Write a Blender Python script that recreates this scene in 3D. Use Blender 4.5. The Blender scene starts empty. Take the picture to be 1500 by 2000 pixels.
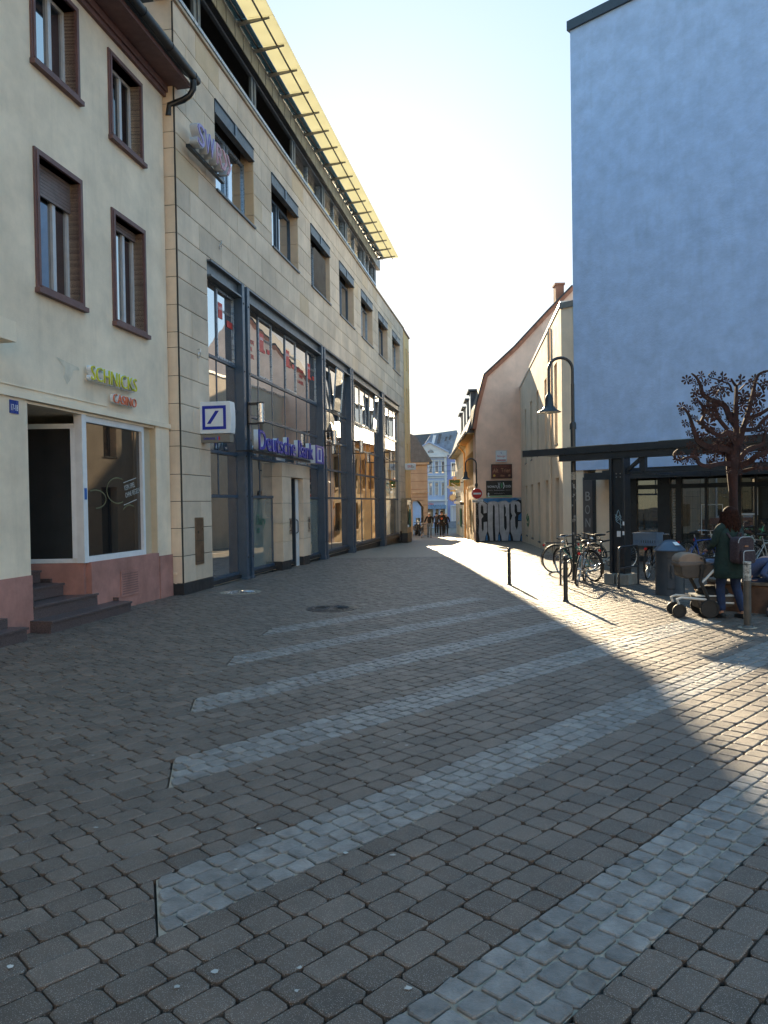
import bpy, bmesh, math, random
from mathutils import Vector, Matrix, noise as mnoise
R = math.radians
rnd = random.Random(7)
SC = bpy.context.scene
COL = SC.collection

# ------------------------------------------------------------------ camera
F_PX, PITCH, ROLL, V0, EYE = 1500.0, 0.018, 0.0155, 1011.0, 1.72
cF = Vector((0, math.cos(PITCH), -math.sin(PITCH)))
cU0 = Vector((0, math.sin(PITCH), math.cos(PITCH)))
cR0 = Vector((1, 0, 0))
cR = math.cos(ROLL) * cR0 - math.sin(ROLL) * cU0
cU = math.cos(ROLL) * cU0 + math.sin(ROLL) * cR0
CAMP = Vector((0, 0, EYE))
cam_d = bpy.data.cameras.new('camera')
cam = bpy.data.objects.new('camera', cam_d); COL.objects.link(cam)
cam.matrix_world = Matrix(((cR.x, cU.x, -cF.x, 0), (cR.y, cU.y, -cF.y, 0), (cR.z, cU.z, -cF.z, EYE), (0, 0, 0, 1)))
cam_d.sensor_fit = 'VERTICAL'; cam_d.sensor_height = 24; cam_d.sensor_width = 18
cam_d.lens = F_PX / 2000 * 24
cam_d.shift_y = (V0 - 1000) / 2000
cam_d.clip_end = 3000; cam_d.clip_start = 0.05
SC.camera = cam

# ------------------------------------------------------------------ world and sun
SUN_EL, SUN_AZ = R(16.8), -0.027          # azimuth measured from +Y, negative = towards -X
W = bpy.data.worlds.new('World'); SC.world = W; W.use_nodes = True
wn = W.node_tree.nodes; wl = W.node_tree.links
bg = wn['Background']; sky = wn.new('ShaderNodeTexSky')
sky.sky_type = 'NISHITA'; sky.sun_disc = False
sky.sun_elevation = SUN_EL; sky.sun_rotation = SUN_AZ
sky.air_density = 1.0; sky.dust_density = 0.3; sky.ozone_density = 1.5; sky.altitude = 130
gm = wn.new('ShaderNodeGamma'); gm.inputs[1].default_value = .09; wl.new(sky.outputs[0], gm.inputs[0])
hs_ = wn.new('ShaderNodeHueSaturation'); hs_.inputs["Saturation"].default_value = 7.2; hs_.inputs["Value"].default_value = 2.0; wl.new(gm.outputs[0], hs_.inputs['Color'])
wl.new(hs_.outputs[0], bg.inputs[0]); bg.inputs[1].default_value = 0.15
sd = bpy.data.lights.new('sun', 'SUN'); sd.energy = 4.7; sd.angle = R(0.55); sd.color = (1, 0.80, 0.52)
sun = bpy.data.objects.new('sun', sd); COL.objects.link(sun)
sv = Vector((math.sin(SUN_AZ) * math.cos(SUN_EL), math.cos(SUN_AZ) * math.cos(SUN_EL), math.sin(SUN_EL)))
sun.rotation_euler = sv.to_track_quat('Z', 'Y').to_euler(); sun.location = (0, 30, 40)
SC.view_settings.view_transform = 'Standard'; SC.view_settings.look = 'None'
SC.view_settings.gamma = 1; SC.view_settings.use_curve_mapping = False
SC.view_settings.exposure = 1.85
SC.render.engine = 'CYCLES'
SC.cycles.max_bounces = 10; SC.cycles.diffuse_bounces = 7; SC.cycles.glossy_bounces = 4
SC.cycles.transparent_max_bounces = 8; SC.cycles.caustics_reflective = False; SC.cycles.caustics_refractive = False
SC.cycles.sample_clamp_indirect = 6

# ------------------------------------------------------------------ projection helpers (photo pixel <-> place)
def ray(u, v):
    return cF + cR * ((u - 750) / F_PX) - cU * ((v - V0) / F_PX)
GZ = [(0, 0), (14, 0), (20, -.03), (25, -.08), (30, -.15), (36, -.27), (42, -.42), (47, -.53), (55, -.70), (62, -.78), (80, -.8), (400, -.8)]
def gz(y):
    if y <= 0: return 0.0
    for (a, b), (c, d) in zip(GZ, GZ[1:]):
        if y <= c: return b + (d - b) * (y - a) / (c - a)
    return -.8
def gr(u, v):
    d = ray(u, v); z = 0.0
    for _ in range(8):
        t = (z - EYE) / d.z; p = CAMP + d * t; z = gz(p.y)
    return Vector((p.x, p.y, z))
def atY(u, v, Y):
    d = ray(u, v); return CAMP + d * (Y / d.y)
class Fr:
    """facade frame: a runs along the wall, o out of it towards the street, z up"""
    def __init__(s, p0, d, sg=1):
        s.p = Vector((p0[0], p0[1], 0)); s.d = Vector((d[0], d[1], 0)).normalized(); s.n = Vector((s.d.y, -s.d.x, 0)) * sg
    def P(s, a, o, z):
        return Vector((s.p.x + a * s.d.x + o * s.n.x, s.p.y + a * s.d.y + o * s.n.y, z))
    def hit(s, u, v, o=0.0):
        d = ray(u, v); p = s.p + s.n * o; t = (p - CAMP).dot(s.n) / d.dot(s.n)
        q = CAMP + d * t; return (q - s.p).dot(s.d), q.z
    def M(s, a, o, z):
        m = Matrix.Identity(4); y = -s.n
        # local x along wall, local -y out of the wall, z up (right handed when sg = 1 and d x up)
        for i in range(3):
            m[i][0] = s.d[i]; m[i][1] = y[i]; m[i][2] = (0, 0, 1)[i]; m[i][3] = s.P(a, o, z)[i]
        return m
class Id:
    def P(s, a, o, z): return Vector((a, o, z))
IDF = Id()

# ------------------------------------------------------------------ materials
MATS = {}
def mat(name, col, rough=.7, var=.12, nscale=3.0, bump=.0, bscale=40.0, metal=0.0, spec=.5, col2=None, rndv=0.0, speck=None, ior=None, streak=0.0, emit=None, attr=False, clear=0.0):
    if name in MATS: return MATS[name]
    m = bpy.data.materials.new(name); m.use_nodes = True
    n = m.node_tree.nodes; l = m.node_tree.links; p = n['Principled BSDF']
    p.inputs['Roughness'].default_value = rough; p.inputs['Metallic'].default_value = metal
    p.inputs['Specular IOR Level'].default_value = spec
    if ior: p.inputs['IOR'].default_value = ior
    if clear: p.inputs['Coat Weight'].default_value = clear; p.inputs['Coat Roughness'].default_value = .1
    geo = n.new('ShaderNodeNewGeometry')
    def noise(scale, detail=4, rough_=.55, vec=None):
        t = n.new('ShaderNodeTexNoise'); t.inputs['Scale'].default_value = scale; t.inputs['Detail'].default_value = detail
        t.inputs['Roughness'].default_value = rough_
        l.new(vec or geo.outputs['Position'], t.inputs['Vector']); return t.outputs['Fac']
    def mix(a, b, f, mode='MIX'):
        x = n.new('ShaderNodeMix'); x.data_type = 'RGBA'; x.blend_type = mode
        for s_, v_ in ((x.inputs[0], f), (x.inputs[6], a), (x.inputs[7], b)):
            if hasattr(v_, 'default_value') or hasattr(v_, 'links'): l.new(v_, s_)
            else: s_.default_value = v_ if isinstance(v_, (int, float)) else (*v_, 1)
        return x.outputs[2]
    def ramp(v, a, b, c0=0.0, c1=1.0):
        x = n.new('ShaderNodeMapRange'); l.new(v, x.inputs[0])
        x.inputs[1].default_value = a; x.inputs[2].default_value = b; x.inputs[3].default_value = c0; x.inputs[4].default_value = c1
        return x.outputs[0]
    c = (1, 1, 1); col2 = col2 or tuple(max(0, x * (1 - var * 2.2)) for x in col)
    hi = tuple(min(1, x * (1 + var)) for x in col)
    out = mix(col2, hi, ramp(noise(nscale, 6, .65), .3, .7))
    if streak:
        mp = n.new('ShaderNodeMapping'); mp.inputs['Scale'].default_value = (2.2, 2.2, .18); l.new(geo.outputs['Position'], mp.inputs[0])
        s_ = noise(1.6, 5, .7, mp.outputs[0]); out = mix(out, tuple(x * .55 for x in col), ramp(s_, .52, .75, 0, streak))
    if rndv:
        oi = n.new('ShaderNodeObjectInfo'); src = oi.outputs['Random']
        if attr:
            at = n.new('ShaderNodeAttribute'); at.attribute_name = 'rnd'
            ad = n.new('ShaderNodeMath'); ad.operation = 'ADD'; l.new(src, ad.inputs[0]); l.new(at.outputs['Fac'], ad.inputs[1])
            fr = n.new('ShaderNodeMath'); fr.operation = 'FRACT'; l.new(ad.outputs[0], fr.inputs[0]); src = fr.outputs[0]
        v_ = ramp(src, 0, 1, 1 - rndv, 1 + rndv)
        cb = n.new('ShaderNodeVectorMath'); cb.operation = 'SCALE'; l.new(out, cb.inputs[0]); l.new(v_, cb.inputs['Scale']); out = cb.outputs[0]
        if col2 and name.startswith('stone'):
            out = mix(out, (.50, .34, .16), ramp(src, .86, 1, 0, .55))
    if speck:
        vn = n.new('ShaderNodeTexVoronoi'); vn.inputs['Scale'].default_value = speck[0]; l.new(geo.outputs['Position'], vn.inputs['Vector'])
        out = mix(out, speck[1], ramp(vn.outputs['Distance'], speck[2], speck[2] * .5, 0, speck[3]))
    l.new(out, p.inputs['Base Color'])
    rn = ramp(noise(nscale * 2.3, 3), .3, .7, max(0, rough - .08), min(1, rough + .08)); l.new(rn, p.inputs['Roughness'])
    if bump:
        b = n.new('ShaderNodeBump'); b.inputs['Strength'].default_value = bump; b.inputs['Distance'].default_value = .01
        l.new(noise(bscale, 5, .7), b.inputs['Height']); l.new(b.outputs[0], p.inputs['Normal'])
    if emit:
        p.inputs['Emission Color'].default_value = (*emit[0], 1); p.inputs['Emission Strength'].default_value = emit[1]
    MATS[name] = m; return m
def glass(name, col=(.02, .028, .035), f0=.28, wav=.0, tint=(1, 1, 1), see=0.0, rough=.01):
    """window glass: mirror-like coat over what is dark or pale behind it"""
    if name in MATS: return MATS[name]
    m = bpy.data.materials.new(name); m.use_nodes = True
    n = m.node_tree.nodes; l = m.node_tree.links; n.remove(n['Principled BSDF']); o = n['Material Output']
    df = n.new('ShaderNodeBsdfDiffuse'); gl = n.new('ShaderNodeBsdfGlossy'); gl.inputs['Roughness'].default_value = rough
    gl.inputs['Color'].default_value = (*tint, 1)
    geo = n.new('ShaderNodeNewGeometry'); ns = n.new('ShaderNodeTexNoise'); ns.inputs['Scale'].default_value = .9; l.new(geo.outputs['Position'], ns.inputs['Vector'])
    cr = n.new('ShaderNodeMix'); cr.data_type = 'RGBA'; cr.inputs[6].default_value = (*[x * .6 for x in col], 1); cr.inputs[7].default_value = (*[min(1, x * 1.4) for x in col], 1)
    l.new(ns.outputs['Fac'], cr.inputs[0]); l.new(cr.outputs[2], df.inputs[0])
    base = df.outputs[0]
    if see:
        tr = n.new('ShaderNodeBsdfTransparent'); tr.inputs[0].default_value = (.75, .8, .8, 1); mx = n.new('ShaderNodeMixShader'); mx.inputs[0].default_value = see
        l.new(df.outputs[0], mx.inputs[1]); l.new(tr.outputs[0], mx.inputs[2]); base = mx.outputs[0]
    lw = n.new('ShaderNodeLayerWeight'); lw.inputs['Blend'].default_value = .35
    mr = n.new('ShaderNodeMapRange'); mr.inputs[3].default_value = f0; mr.inputs[4].default_value = min(1, f0 + .65)
    l.new(lw.outputs['Fresnel'], mr.inputs[0])
    ms = n.new('ShaderNodeMixShader'); l.new(mr.outputs[0], ms.inputs[0]); l.new(base, ms.inputs[1]); l.new(gl.outputs[0], ms.inputs[2]); l.new(ms.outputs[0], o.inputs[0])
    if wav:
        n2 = n.new('ShaderNodeTexNoise'); n2.inputs['Scale'].default_value = 1.3; n2.inputs['Detail'].default_value = 1; l.new(geo.outputs['Position'], n2.inputs['Vector'])
        b = n.new('ShaderNodeBump'); b.inputs['Strength'].default_value = wav; b.inputs['Distance'].default_value = .06; l.new(n2.outputs['Fac'], b.inputs['Height'])
        l.new(b.outputs[0], gl.inputs['Normal'])
    MATS[name] = m; return m

M_PAVER = mat('paver_concrete', (.118, .092, .074), .48, .16, 2.2, .55, 260, spec=.5, rndv=.23, speck=(170, (.50, .46, .42), .30, .8), attr=True)
M_SETT = mat('sett_basalt', (.215, .208, .20), .42, .22, 9, .9, 70, spec=.6, rndv=.22, attr=True)
M_JOINT = mat('joint_sand', (.035, .03, .024), .95, .3, 12, .6, 120)
M_MORTAR = mat('sett_mortar', (.40, .35, .28), .9, .18, 14, .8, 150)
M_ROAD = mat('far_paving', (.17, .155, .13), .55, .15, 3, .5, 200, spec=.5)
M_CREAM = mat('cream_render', (.90, .755, .585), .9, .09, 1.2, .9, 130, streak=.25)
M_CREAM2 = mat('cream_smooth', (.88, .745, .575), .85, .06, 1.5, .3, 60)
M_PINKPL = mat('pink_plinth', (.44, .215, .18), .85, .16, 2.0, .5, 90, streak=.4)
M_BROWN = mat('brown_pink_trim', (.155, .082, .078), .6, .1, 5, .2, 60)
M_STONE = mat('stone_panel', (.72, .575, .435), .75, .1, 1.1, .25, 90, rndv=.13, streak=.3)
M_STONE_D = mat('stone_joint', (.05, .045, .04), .95)
M_STONE_CAP = mat('stone_cap', (.5, .40, .3), .8)
M_BLACKST = mat('dark_plinth_stone', (.028, .03, .034), .45, .2, 4)
M_BLUE = mat('blue_steel', (.050, .085, .130), .38, .08, 6, .1, 30, spec=.5)
M_LINTEL = mat('grey_steel', (.10, .125, .15), .4, .1, 5)
M_ZINC = mat('zinc_sheet', (.23, .235, .23), .42, .12, 3, .1, 20, metal=.35)
M_DARKM = mat('dark_metal', (.022, .026, .032), .35, .15, 6, .08, 40, spec=.5)
M_BLACK = mat('black_rubber', (.012, .012, .013), .6, .2, 20)
M_ROOFT = mat('dark_roof_tile', (.045, .04, .04), .7, .2, 5, .4, 60)
M_GUTTER = mat('gutter_metal', (.028, .03, .033), .35, .2, 8, metal=.4)
M_WHITE = mat('white_paint', (.75, .76, .78), .45, .05, 5)
M_WFRAME = mat('white_frame', (.58, .60, .64), .4, .06, 5)
M_SHUT = mat('shutter_slat', (.20, .15, .14), .5, .1, 8)
M_LOUV = mat('dark_louvre', (.045, .042, .042), .45, .1, 8)
M_BEIGE = mat('beige_render', (.86, .70, .53), .9, .07, 1.0, .6, 90, streak=.2)
M_BLUEW = mat('blue_wall_render', (.43, .57, .82), .88, .075, 2.2, 1.0, 9, streak=.22, speck=(5.5, (.36, .43, .58), .07, .7))
M_GABLE = mat('pink_gable_render', (.86, .58, .44), .9, .1, .8, .5, 60, streak=.2)
M_TERRA = mat('terracotta_trim', (.42, .17, .10), .8, .15, 3)
M_YELLOW = mat('yellow_render', (.90, .62, .30), .88, .06, 1, .4, 70)
M_CREAMROW = mat('cream_row_render', (.62, .55, .40), .9, .12, .8, .5, 40, streak=.4)
M_OCHRE = mat('ochre_row_render', (.66, .42, .18), .9, .12, .8, .5, 40, streak=.3)
M_SLATE = mat('slate_roof', (.085, .105, .13), .45, .2, 4, .6, 14)
M_SLATEB = mat('blue_slate_roof', (.16, .24, .34), .35, .2, 3, .6, 12)
M_PALEBLUE = mat('pale_blue_stucco', (.36, .46, .66), .85, .06, 1)
M_TRIMB = mat('pale_trim', (.58, .63, .66), .8, .05, 2)
M_VIOLET = mat('violet_blue_stucco', (.27, .33, .60), .85, .07, 1)
M_GRANITE = mat('brown_granite', (.115, .085, .085), .4, .35, 60, .1, 100, speck=(160, (.3, .25, .24), .3, .5))
M_GLASS = glass('window_glass', (.02, .028, .035), .42)
M_GLASSB = glass('bank_glass', (.03, .04, .05), .58, wav=.045, tint=(.95, .97, 1))
M_GLASSD = glass('shop_glass_dark', (.012, .011, .012), .10)
M_GLASSF = glass('film_glass', (.16, .20, .19), .22, wav=.05)
M_GLASST = glass('storefront_glass', (.045, .04, .03), .13, see=.55)
M_CHROME = mat('brushed_steel', (.55, .55, .56), .28, .06, 10, metal=1)
M_DBBLUE = mat('sign_blue', (.005, .022, .34), .35, .03, 4)
M_SIGNW = mat('sign_white', (.72, .76, .80), .35, .03, 4)
M_RED = mat('sign_red', (.55, .018, .02), .4, .05, 4)
M_ORED = mat('film_red', (.62, .05, .04), .5, .04, 4)
M_RUST = mat('rusty_steel', (.042, .014, .011), .85, .3, 9, .4, 80)
M_CONC = mat('concrete_block', (.27, .25, .22), .85, .15, 5, .6, 60)
M_BIN = mat('bin_grey', (.035, .04, .048), .5, .12, 5, .1, 60)
M_SKIN = mat('skin', (.45, .25, .18), .55, .08, 12)
M_LIME = mat('neon_lime', (.62, .62, .03), .35, .03, 5)
M_ORANGE = mat('neon_orange', (.75, .20, .10), .35, .03, 5)
def soffit():
    m = bpy.data.materials.new('cream_translucent_sheet'); m.use_nodes = True
    n = m.node_tree.nodes; l = m.node_tree.links; n.remove(n['Principled BSDF'])
    a = n.new('ShaderNodeBsdfDiffuse'); a.inputs[0].default_value = (.92, .86, .66, 1)
    b = n.new('ShaderNodeBsdfTranslucent'); b.inputs[0].default_value = (.95, .88, .64, 1)
    g = n.new('ShaderNodeNewGeometry'); t = n.new('ShaderNodeTexNoise'); t.inputs['Scale'].default_value = 3; l.new(g.outputs['Position'], t.inputs['Vector'])
    r_ = n.new('ShaderNodeMapRange'); r_.inputs[3].default_value = .55; r_.inputs[4].default_value = .75; l.new(t.outputs['Fac'], r_.inputs[0])
    x = n.new('ShaderNodeMixShader'); l.new(r_.outputs[0], x.inputs[0]); l.new(a.outputs[0], x.inputs[1]); l.new(b.outputs[0], x.inputs[2]); l.new(x.outputs[0], n['Material Output'].inputs[0])
    return m
M_SOFFIT = soffit()

# ------------------------------------------------------------------ object helpers
ORG = {}
def tag(o, label=None, cat=None, group=None, kind=None):
    if label: o['label'] = label
    if cat: o['category'] = cat
    if group: o['group'] = group
    if kind: o['kind'] = kind
    return o
def thing(name, loc, label, cat, group=None, rz=0.0, kind=None):
    o = bpy.data.objects.new(name, None); COL.objects.link(o); o.location = loc; o.rotation_euler = (0, 0, rz); o.empty_display_size = .2
    ORG[o.name] = Vector(loc) if rz == 0 else Vector(loc)
    return tag(o, label, cat, group, kind)
class MB:
    def __init__(s, fr=IDF): s.fr = fr; s.v = []; s.f = []; s.m = []; s.at = None
    def add(s, pts, faces, mi=0):
        b = len(s.v); s.v += [Vector(p) for p in pts]; s.f += [tuple(b + i for i in f) for f in faces]; s.m += [mi] * len(faces)
    def box(s, a0, a1, o0, o1, z0, z1, mi=0):
        P = s.fr.P
        s.add([P(a, o, z) for z in (z0, z1) for (a, o) in ((a0, o0), (a1, o0), (a1, o1), (a0, o1))],
              [(0, 3, 2, 1), (4, 5, 6, 7), (0, 1, 5, 4), (1, 2, 6, 5), (2, 3, 7, 6), (3, 0, 4, 7)], mi); return s
    def prism(s, poly, o0, o1, mi=0):
        n = len(poly); P = s.fr.P
        s.add([P(a, o0, z) for a, z in poly] + [P(a, o1, z) for a, z in poly],
              [tuple(range(n)), tuple(range(2 * n - 1, n - 1, -1))] + [(i, n + i, n + (i + 1) % n, (i + 1) % n) for i in range(n)], mi); return s
    def sheet(s, poly, o, mi=0):
        s.add([s.fr.P(a, o, z) for a, z in poly], [tuple(range(len(poly)))], mi); return s
    def quad(s, pts, mi=0):
        s.add([s.fr.P(*p) for p in pts], [tuple(range(len(pts)))], mi); return s
    def tube(s, path, r, n=8, closed=False, mi=0, cap=True):
        pts = [s.fr.P(*p) for p in path]; N = len(pts)
        rr = r if isinstance(r, (list, tuple)) else [r] * N
        b = len(s.v); up = None
        for i, p in enumerate(pts):
            a = pts[(i - 1) % N] if (closed or i) else p; c = pts[(i + 1) % N] if (closed or i < N - 1) else p
            t = (c - a).normalized()
            if up is None: up = Vector((0, 0, 1)) if abs(t.z) < .9 else Vector((1, 0, 0))
            x = t.cross(up).normalized(); y = x.cross(t).normalized(); up = y
            for k in range(n):
                an = 2 * math.pi * k / n; s.v.append(p + (x * math.cos(an) + y * math.sin(an)) * rr[i])
        for i in range(N if closed else N - 1):
            for k in range(n):
                j = (i + 1) % N
                s.f.append((b + i * n + k, b + i * n + (k + 1) % n, b + j * n + (k + 1) % n, b + j * n + k)); s.m.append(mi)
        if cap and not closed:
            s.f.append(tuple(b + k for k in range(n))[::-1]); s.f.append(tuple(b + (N - 1) * n + k for k in range(n))); s.m += [mi, mi]
        return s
    def lathe(s, c, prof, n=20, mi=0, axis='z', cap=True):
        b = len(s.v)
        for r_, h in prof:
            for k in range(n):
                an = 2 * math.pi * k / n; x, y = r_ * math.cos(an), r_ * math.sin(an)
                if axis == 'z': q = (c[0] + x, c[1] + y, c[2] + h)
                elif axis == 'y': q = (c[0] + x, c[1] + h, c[2] + y)
                else: q = (c[0] + h, c[1] + x, c[2] + y)
                s.v.append(s.fr.P(*q))
        for i in range(len(prof) - 1):
            for k in range(n):
                s.f.append((b + i * n + k, b + i * n + (k + 1) % n, b + (i + 1) * n + (k + 1) % n, b + (i + 1) * n + k)); s.m.append(mi)
        for i in ((0, len(prof) - 1) if cap else ()):
            if prof[i][0] > 1e-4: s.f.append(tuple(b + i * n + k for k in range(n))); s.m.append(mi)
        return s
    def ell(s, c, r, n=12, mi=0, jit=0, fn=None):
        m_ = n // 2; b = len(s.v)
        for i in range(m_ + 1):
            th = math.pi * i / m_
            for k in range(n):
                ph = 2 * math.pi * k / n; q = Vector((math.sin(th) * math.cos(ph), math.sin(th) * math.sin(ph), math.cos(th)))
                f_ = 1 + (jit * mnoise.noise(q * 2.5 + Vector(c)) if jit else 0)
                q = Vector((c[0] + q.x * r[0] * f_, c[1] + q.y * r[1] * f_, c[2] + q.z * r[2] * f_))
                s.v.append(s.fr.P(*q))
        for i in range(m_):
            for k in range(n):
                s.f.append((b + i * n + k, b + (i + 1) * n + k, b + (i + 1) * n + (k + 1) % n, b + i * n + (k + 1) % n)); s.m.append(mi)
        return s
    def mesh(s, name, mats, org=Vector((0, 0, 0)), smooth=False, fix=True):
        me = bpy.data.meshes.new(name)
        me.from_pydata([tuple(p - org) for p in s.v], [], s.f)
        for m_ in (mats if isinstance(mats, (list, tuple)) else [mats]): me.materials.append(m_)
        me.polygons.foreach_set('material_index', s.m)
        if fix:
            bm = bmesh.new(); bm.from_mesh(me); bmesh.ops.remove_doubles(bm, verts=bm.verts, dist=1e-5)
            bmesh.ops.recalc_face_normals(bm, faces=bm.faces); bm.to_mesh(me); bm.free()
        if smooth:
            me.shade_smooth()
            try: me.set_sharp_from_angle(angle=R(40))
            except Exception: pass
        return me
    def build(s, name, mats, parent=None, smooth=False, bevel=0, label=None, kind=None, fix=True):
        org = Vector((0, 0, 0))
        if parent is not None and s.fr is not LOC: org = ORG.get(parent.name, Vector((0, 0, 0)))
        elif parent is None and s.v: 
            xs = [p.x for p in s.v]; ys = [p.y for p in s.v]; zs = [p.z for p in s.v]
            org = Vector(((min(xs) + max(xs)) / 2, (min(ys) + max(ys)) / 2, min(zs)))
        me = s.mesh(name, mats, org, smooth, fix)
        o = bpy.data.objects.new(name, me); COL.objects.link(o)
        if parent is not None: o.parent = parent; ORG[o.name] = org if s.fr is not LOC else Vector((0, 0, 0))
        else: o.location = org; ORG[o.name] = org
        if bevel:
            b = o.modifiers.new('bevel', 'BEVEL'); b.width = bevel; b.segments = 2; b.limit_method = 'ANGLE'; b.angle_limit = R(50)
            me.shade_smooth()
            try: me.set_sharp_from_angle(angle=R(40))
            except Exception: pass
        if label: o['label'] = label
        if kind: o['kind'] = kind
        return o
def proj(P):
    d = Vector(P) - CAMP; z = d.dot(cF); return 750 + F_PX * d.dot(cR) / z, V0 - F_PX * d.dot(cU) / z
def solve_o(fr, a, u, z):
    lo, hi = -3.0, 6.0
    for _ in range(40):
        m_ = (lo + hi) / 2
        if proj(fr.P(a, m_, z))[0] < u: lo = m_
        else: hi = m_
    return m_
class _L:
    def P(s, a, o, z): return Vector((a, o, z))
LOC = _L()
def text(name, body, m, fr, a, o, z, size, parent=None, depth=.003, sx=1.0, align='LEFT', rot=0.0, bold=0.0, shear=0.0, label=None, flip=False, width=None, height=None):
    """lettering standing on a facade frame at (a, o, z); a is the left end, read by someone facing the wall"""
    c = bpy.data.curves.new(name, 'FONT'); c.body = body; c.size = size; c.extrude = depth / 2; c.align_x = align; c.offset = bold; c.shear = shear
    c.resolution_u = 3
    t = bpy.data.objects.new(name, c); COL.objects.link(t)
    dg = bpy.context.evaluated_depsgraph_get(); me = bpy.data.meshes.new_from_object(t.evaluated_get(dg)); me.name = name
    bpy.data.objects.remove(t); bpy.data.curves.remove(c)
    if isinstance(fr, Fr): right, out = (fr.d, fr.n); 
    else: right, out = Vector((1, 0, 0)), Vector((0, -1, 0))
    if flip: right = -right
    # make sure the text reads left to right seen from outside
    up = Vector((0, 0, 1))
    if right.cross(up).dot(out) < 0: right = -right
    cr, sr = math.cos(rot), math.sin(rot); sy = 1.0
    if me.vertices:
        xs = [v.co.x for v in me.vertices]; ys = [v.co.y for v in me.vertices]
        if width: sx = width / (max(xs) - min(xs)); x0 = min(xs)
        if height: sy = height / (max(ys) - min(ys))
    org = ORG.get(parent.name, Vector((0, 0, 0))) if parent is not None else Vector((0, 0, 0))
    base = fr.P(a, o, z) - (Vector((0, 0, 0)) if fr is LOC else org)
    for v in me.vertices:
        x, y, w = v.co.x * sx, v.co.y * sy, v.co.z
        x, y = x * cr - y * sr, x * sr + y * cr
        v.co = base + right * x + up * y + out * w
    me.materials.clear(); me.materials.append(m)
    ob = bpy.data.objects.new(name, me); COL.objects.link(ob)
    if parent is not None: ob.parent = parent
    if label: ob['label'] = label
    return ob
def copy_tree(o, parent=None):
    c = o.copy(); COL.objects.link(c)
    if parent is not None: c.parent = parent
    for ch in list(o.children): copy_tree(ch, c)
    return c
def wall_cells(mb, a0, a1, z0, z1, holes, o=0.0, depth=.25, mi=0, mr=0):
    """front face of a wall with openings (a0,a1,z0,z1) and their reveals"""
    As = sorted({a0, a1, *[h[0] for h in holes], *[h[1] for h in holes]}); Zs = sorted({z0, z1, *[h[2] for h in holes], *[h[3] for h in holes]})
    As = [x for x in As if a0 <= x <= a1]; Zs = [x for x in Zs if z0 <= x <= z1]
    for x0, x1 in zip(As, As[1:]):
        for y0, y1 in zip(Zs, Zs[1:]):
            cx, cy = (x0 + x1) / 2, (y0 + y1) / 2
            if any(h[0] < cx < h[1] and h[2] < cy < h[3] for h in holes): continue
            mb.quad([(x0, o, y0), (x1, o, y0), (x1, o, y1), (x0, o, y1)], mi)
    for h in holes:
        b, c, d, e = h[:4]; q = o - (h[4] if len(h) > 4 else depth)
        mb.quad([(b, o, d), (b, q, d), (b, q, e), (b, o, e)], mr); mb.quad([(c, o, d), (c, q, d), (c, q, e), (c, o, e)], mr)
        mb.quad([(b, o, e), (b, q, e), (c, q, e), (c, o, e)], mr)
        if len(h) < 6: mb.quad([(b, o, d), (b, q, d), (c, q, d), (c, o, d)], mr)
    return mb

b0 = gr(360.7, 1162)
BK = Fr((b0.x, b0.y), (.183, 1)); CS = Fr(BK.P(0, -.22, 0), (.183, 1))
BG = Fr((5.53, 23.7), (.105, 1), -1); WL = Fr((5.53, 23.7), (.723, -.691)); CN = Fr((4.91, 15.98), (.723, -.691))
GB = Fr((4.9, 41.0), (1, 0)); GB.n = Vector((0, -1, 0))

# ================================================================== GROUND
def ground_sheet():
    mb = MB(); ys = [-60, -20, 0, 14, 20, 25, 25.95, 30, 36, 42, 47, 55, 62, 80, 150, 1500]
    xs = [-900, -60, -20, -8, 0, 8, 20, 60, 900]
    off = [(-.034 if y < 26 else -.01) for y in ys]
    idx = {}
    for i, y in enumerate(ys):
        for j, x in enumerate(xs): idx[i, j] = len(mb.v); mb.v.append(Vector((x, y, gz(y) + off[i])))
    for i in range(len(ys) - 1):
        for j in range(len(xs) - 1): mb.f.append((idx[i, j], idx[i, j + 1], idx[i + 1, j + 1], idx[i + 1, j])); mb.m.append(0)
    return mb.build('ground', M_JOINT, kind='structure')
ground_sheet()
# far paving: a brick-patterned sheet with a darker joint relief where single stones are under a pixel high
m = bpy.data.materials.new('far_brick_paving'); m.use_nodes = True
n = m.node_tree.nodes; l = m.node_tree.links; p = n['Principled BSDF']
g = n.new('ShaderNodeNewGeometry'); mp = n.new('ShaderNodeMapping'); mp.inputs['Rotation'].default_value = (0, 0, R(-8)); l.new(g.outputs['Position'], mp.inputs[0])
br = n.new('ShaderNodeTexBrick'); l.new(mp.outputs[0], br.inputs['Vector']); br.inputs['Scale'].default_value = 1
br.inputs['Brick Width'].default_value = .2; br.inputs['Row Height'].default_value = .14; br.inputs['Mortar Size'].default_value = .008
br.inputs['Color1'].default_value = (.23, .20, .16, 1); br.inputs['Color2'].default_value = (.17, .148, .12, 1); br.inputs['Mortar'].default_value = (.055, .047, .038, 1)
br.offset = .5; l.new(br.outputs[0], p.inputs['Base Color']); p.inputs['Roughness'].default_value = .5
bp = n.new('ShaderNodeBump'); bp.inputs['Strength'].default_value = .6; bp.inputs['Distance'].default_value = .008; bp.invert = True
l.new(br.outputs['Fac'], bp.inputs['Height']); l.new(bp.outputs[0], p.inputs['Normal'])
M_FARP = m

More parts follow.
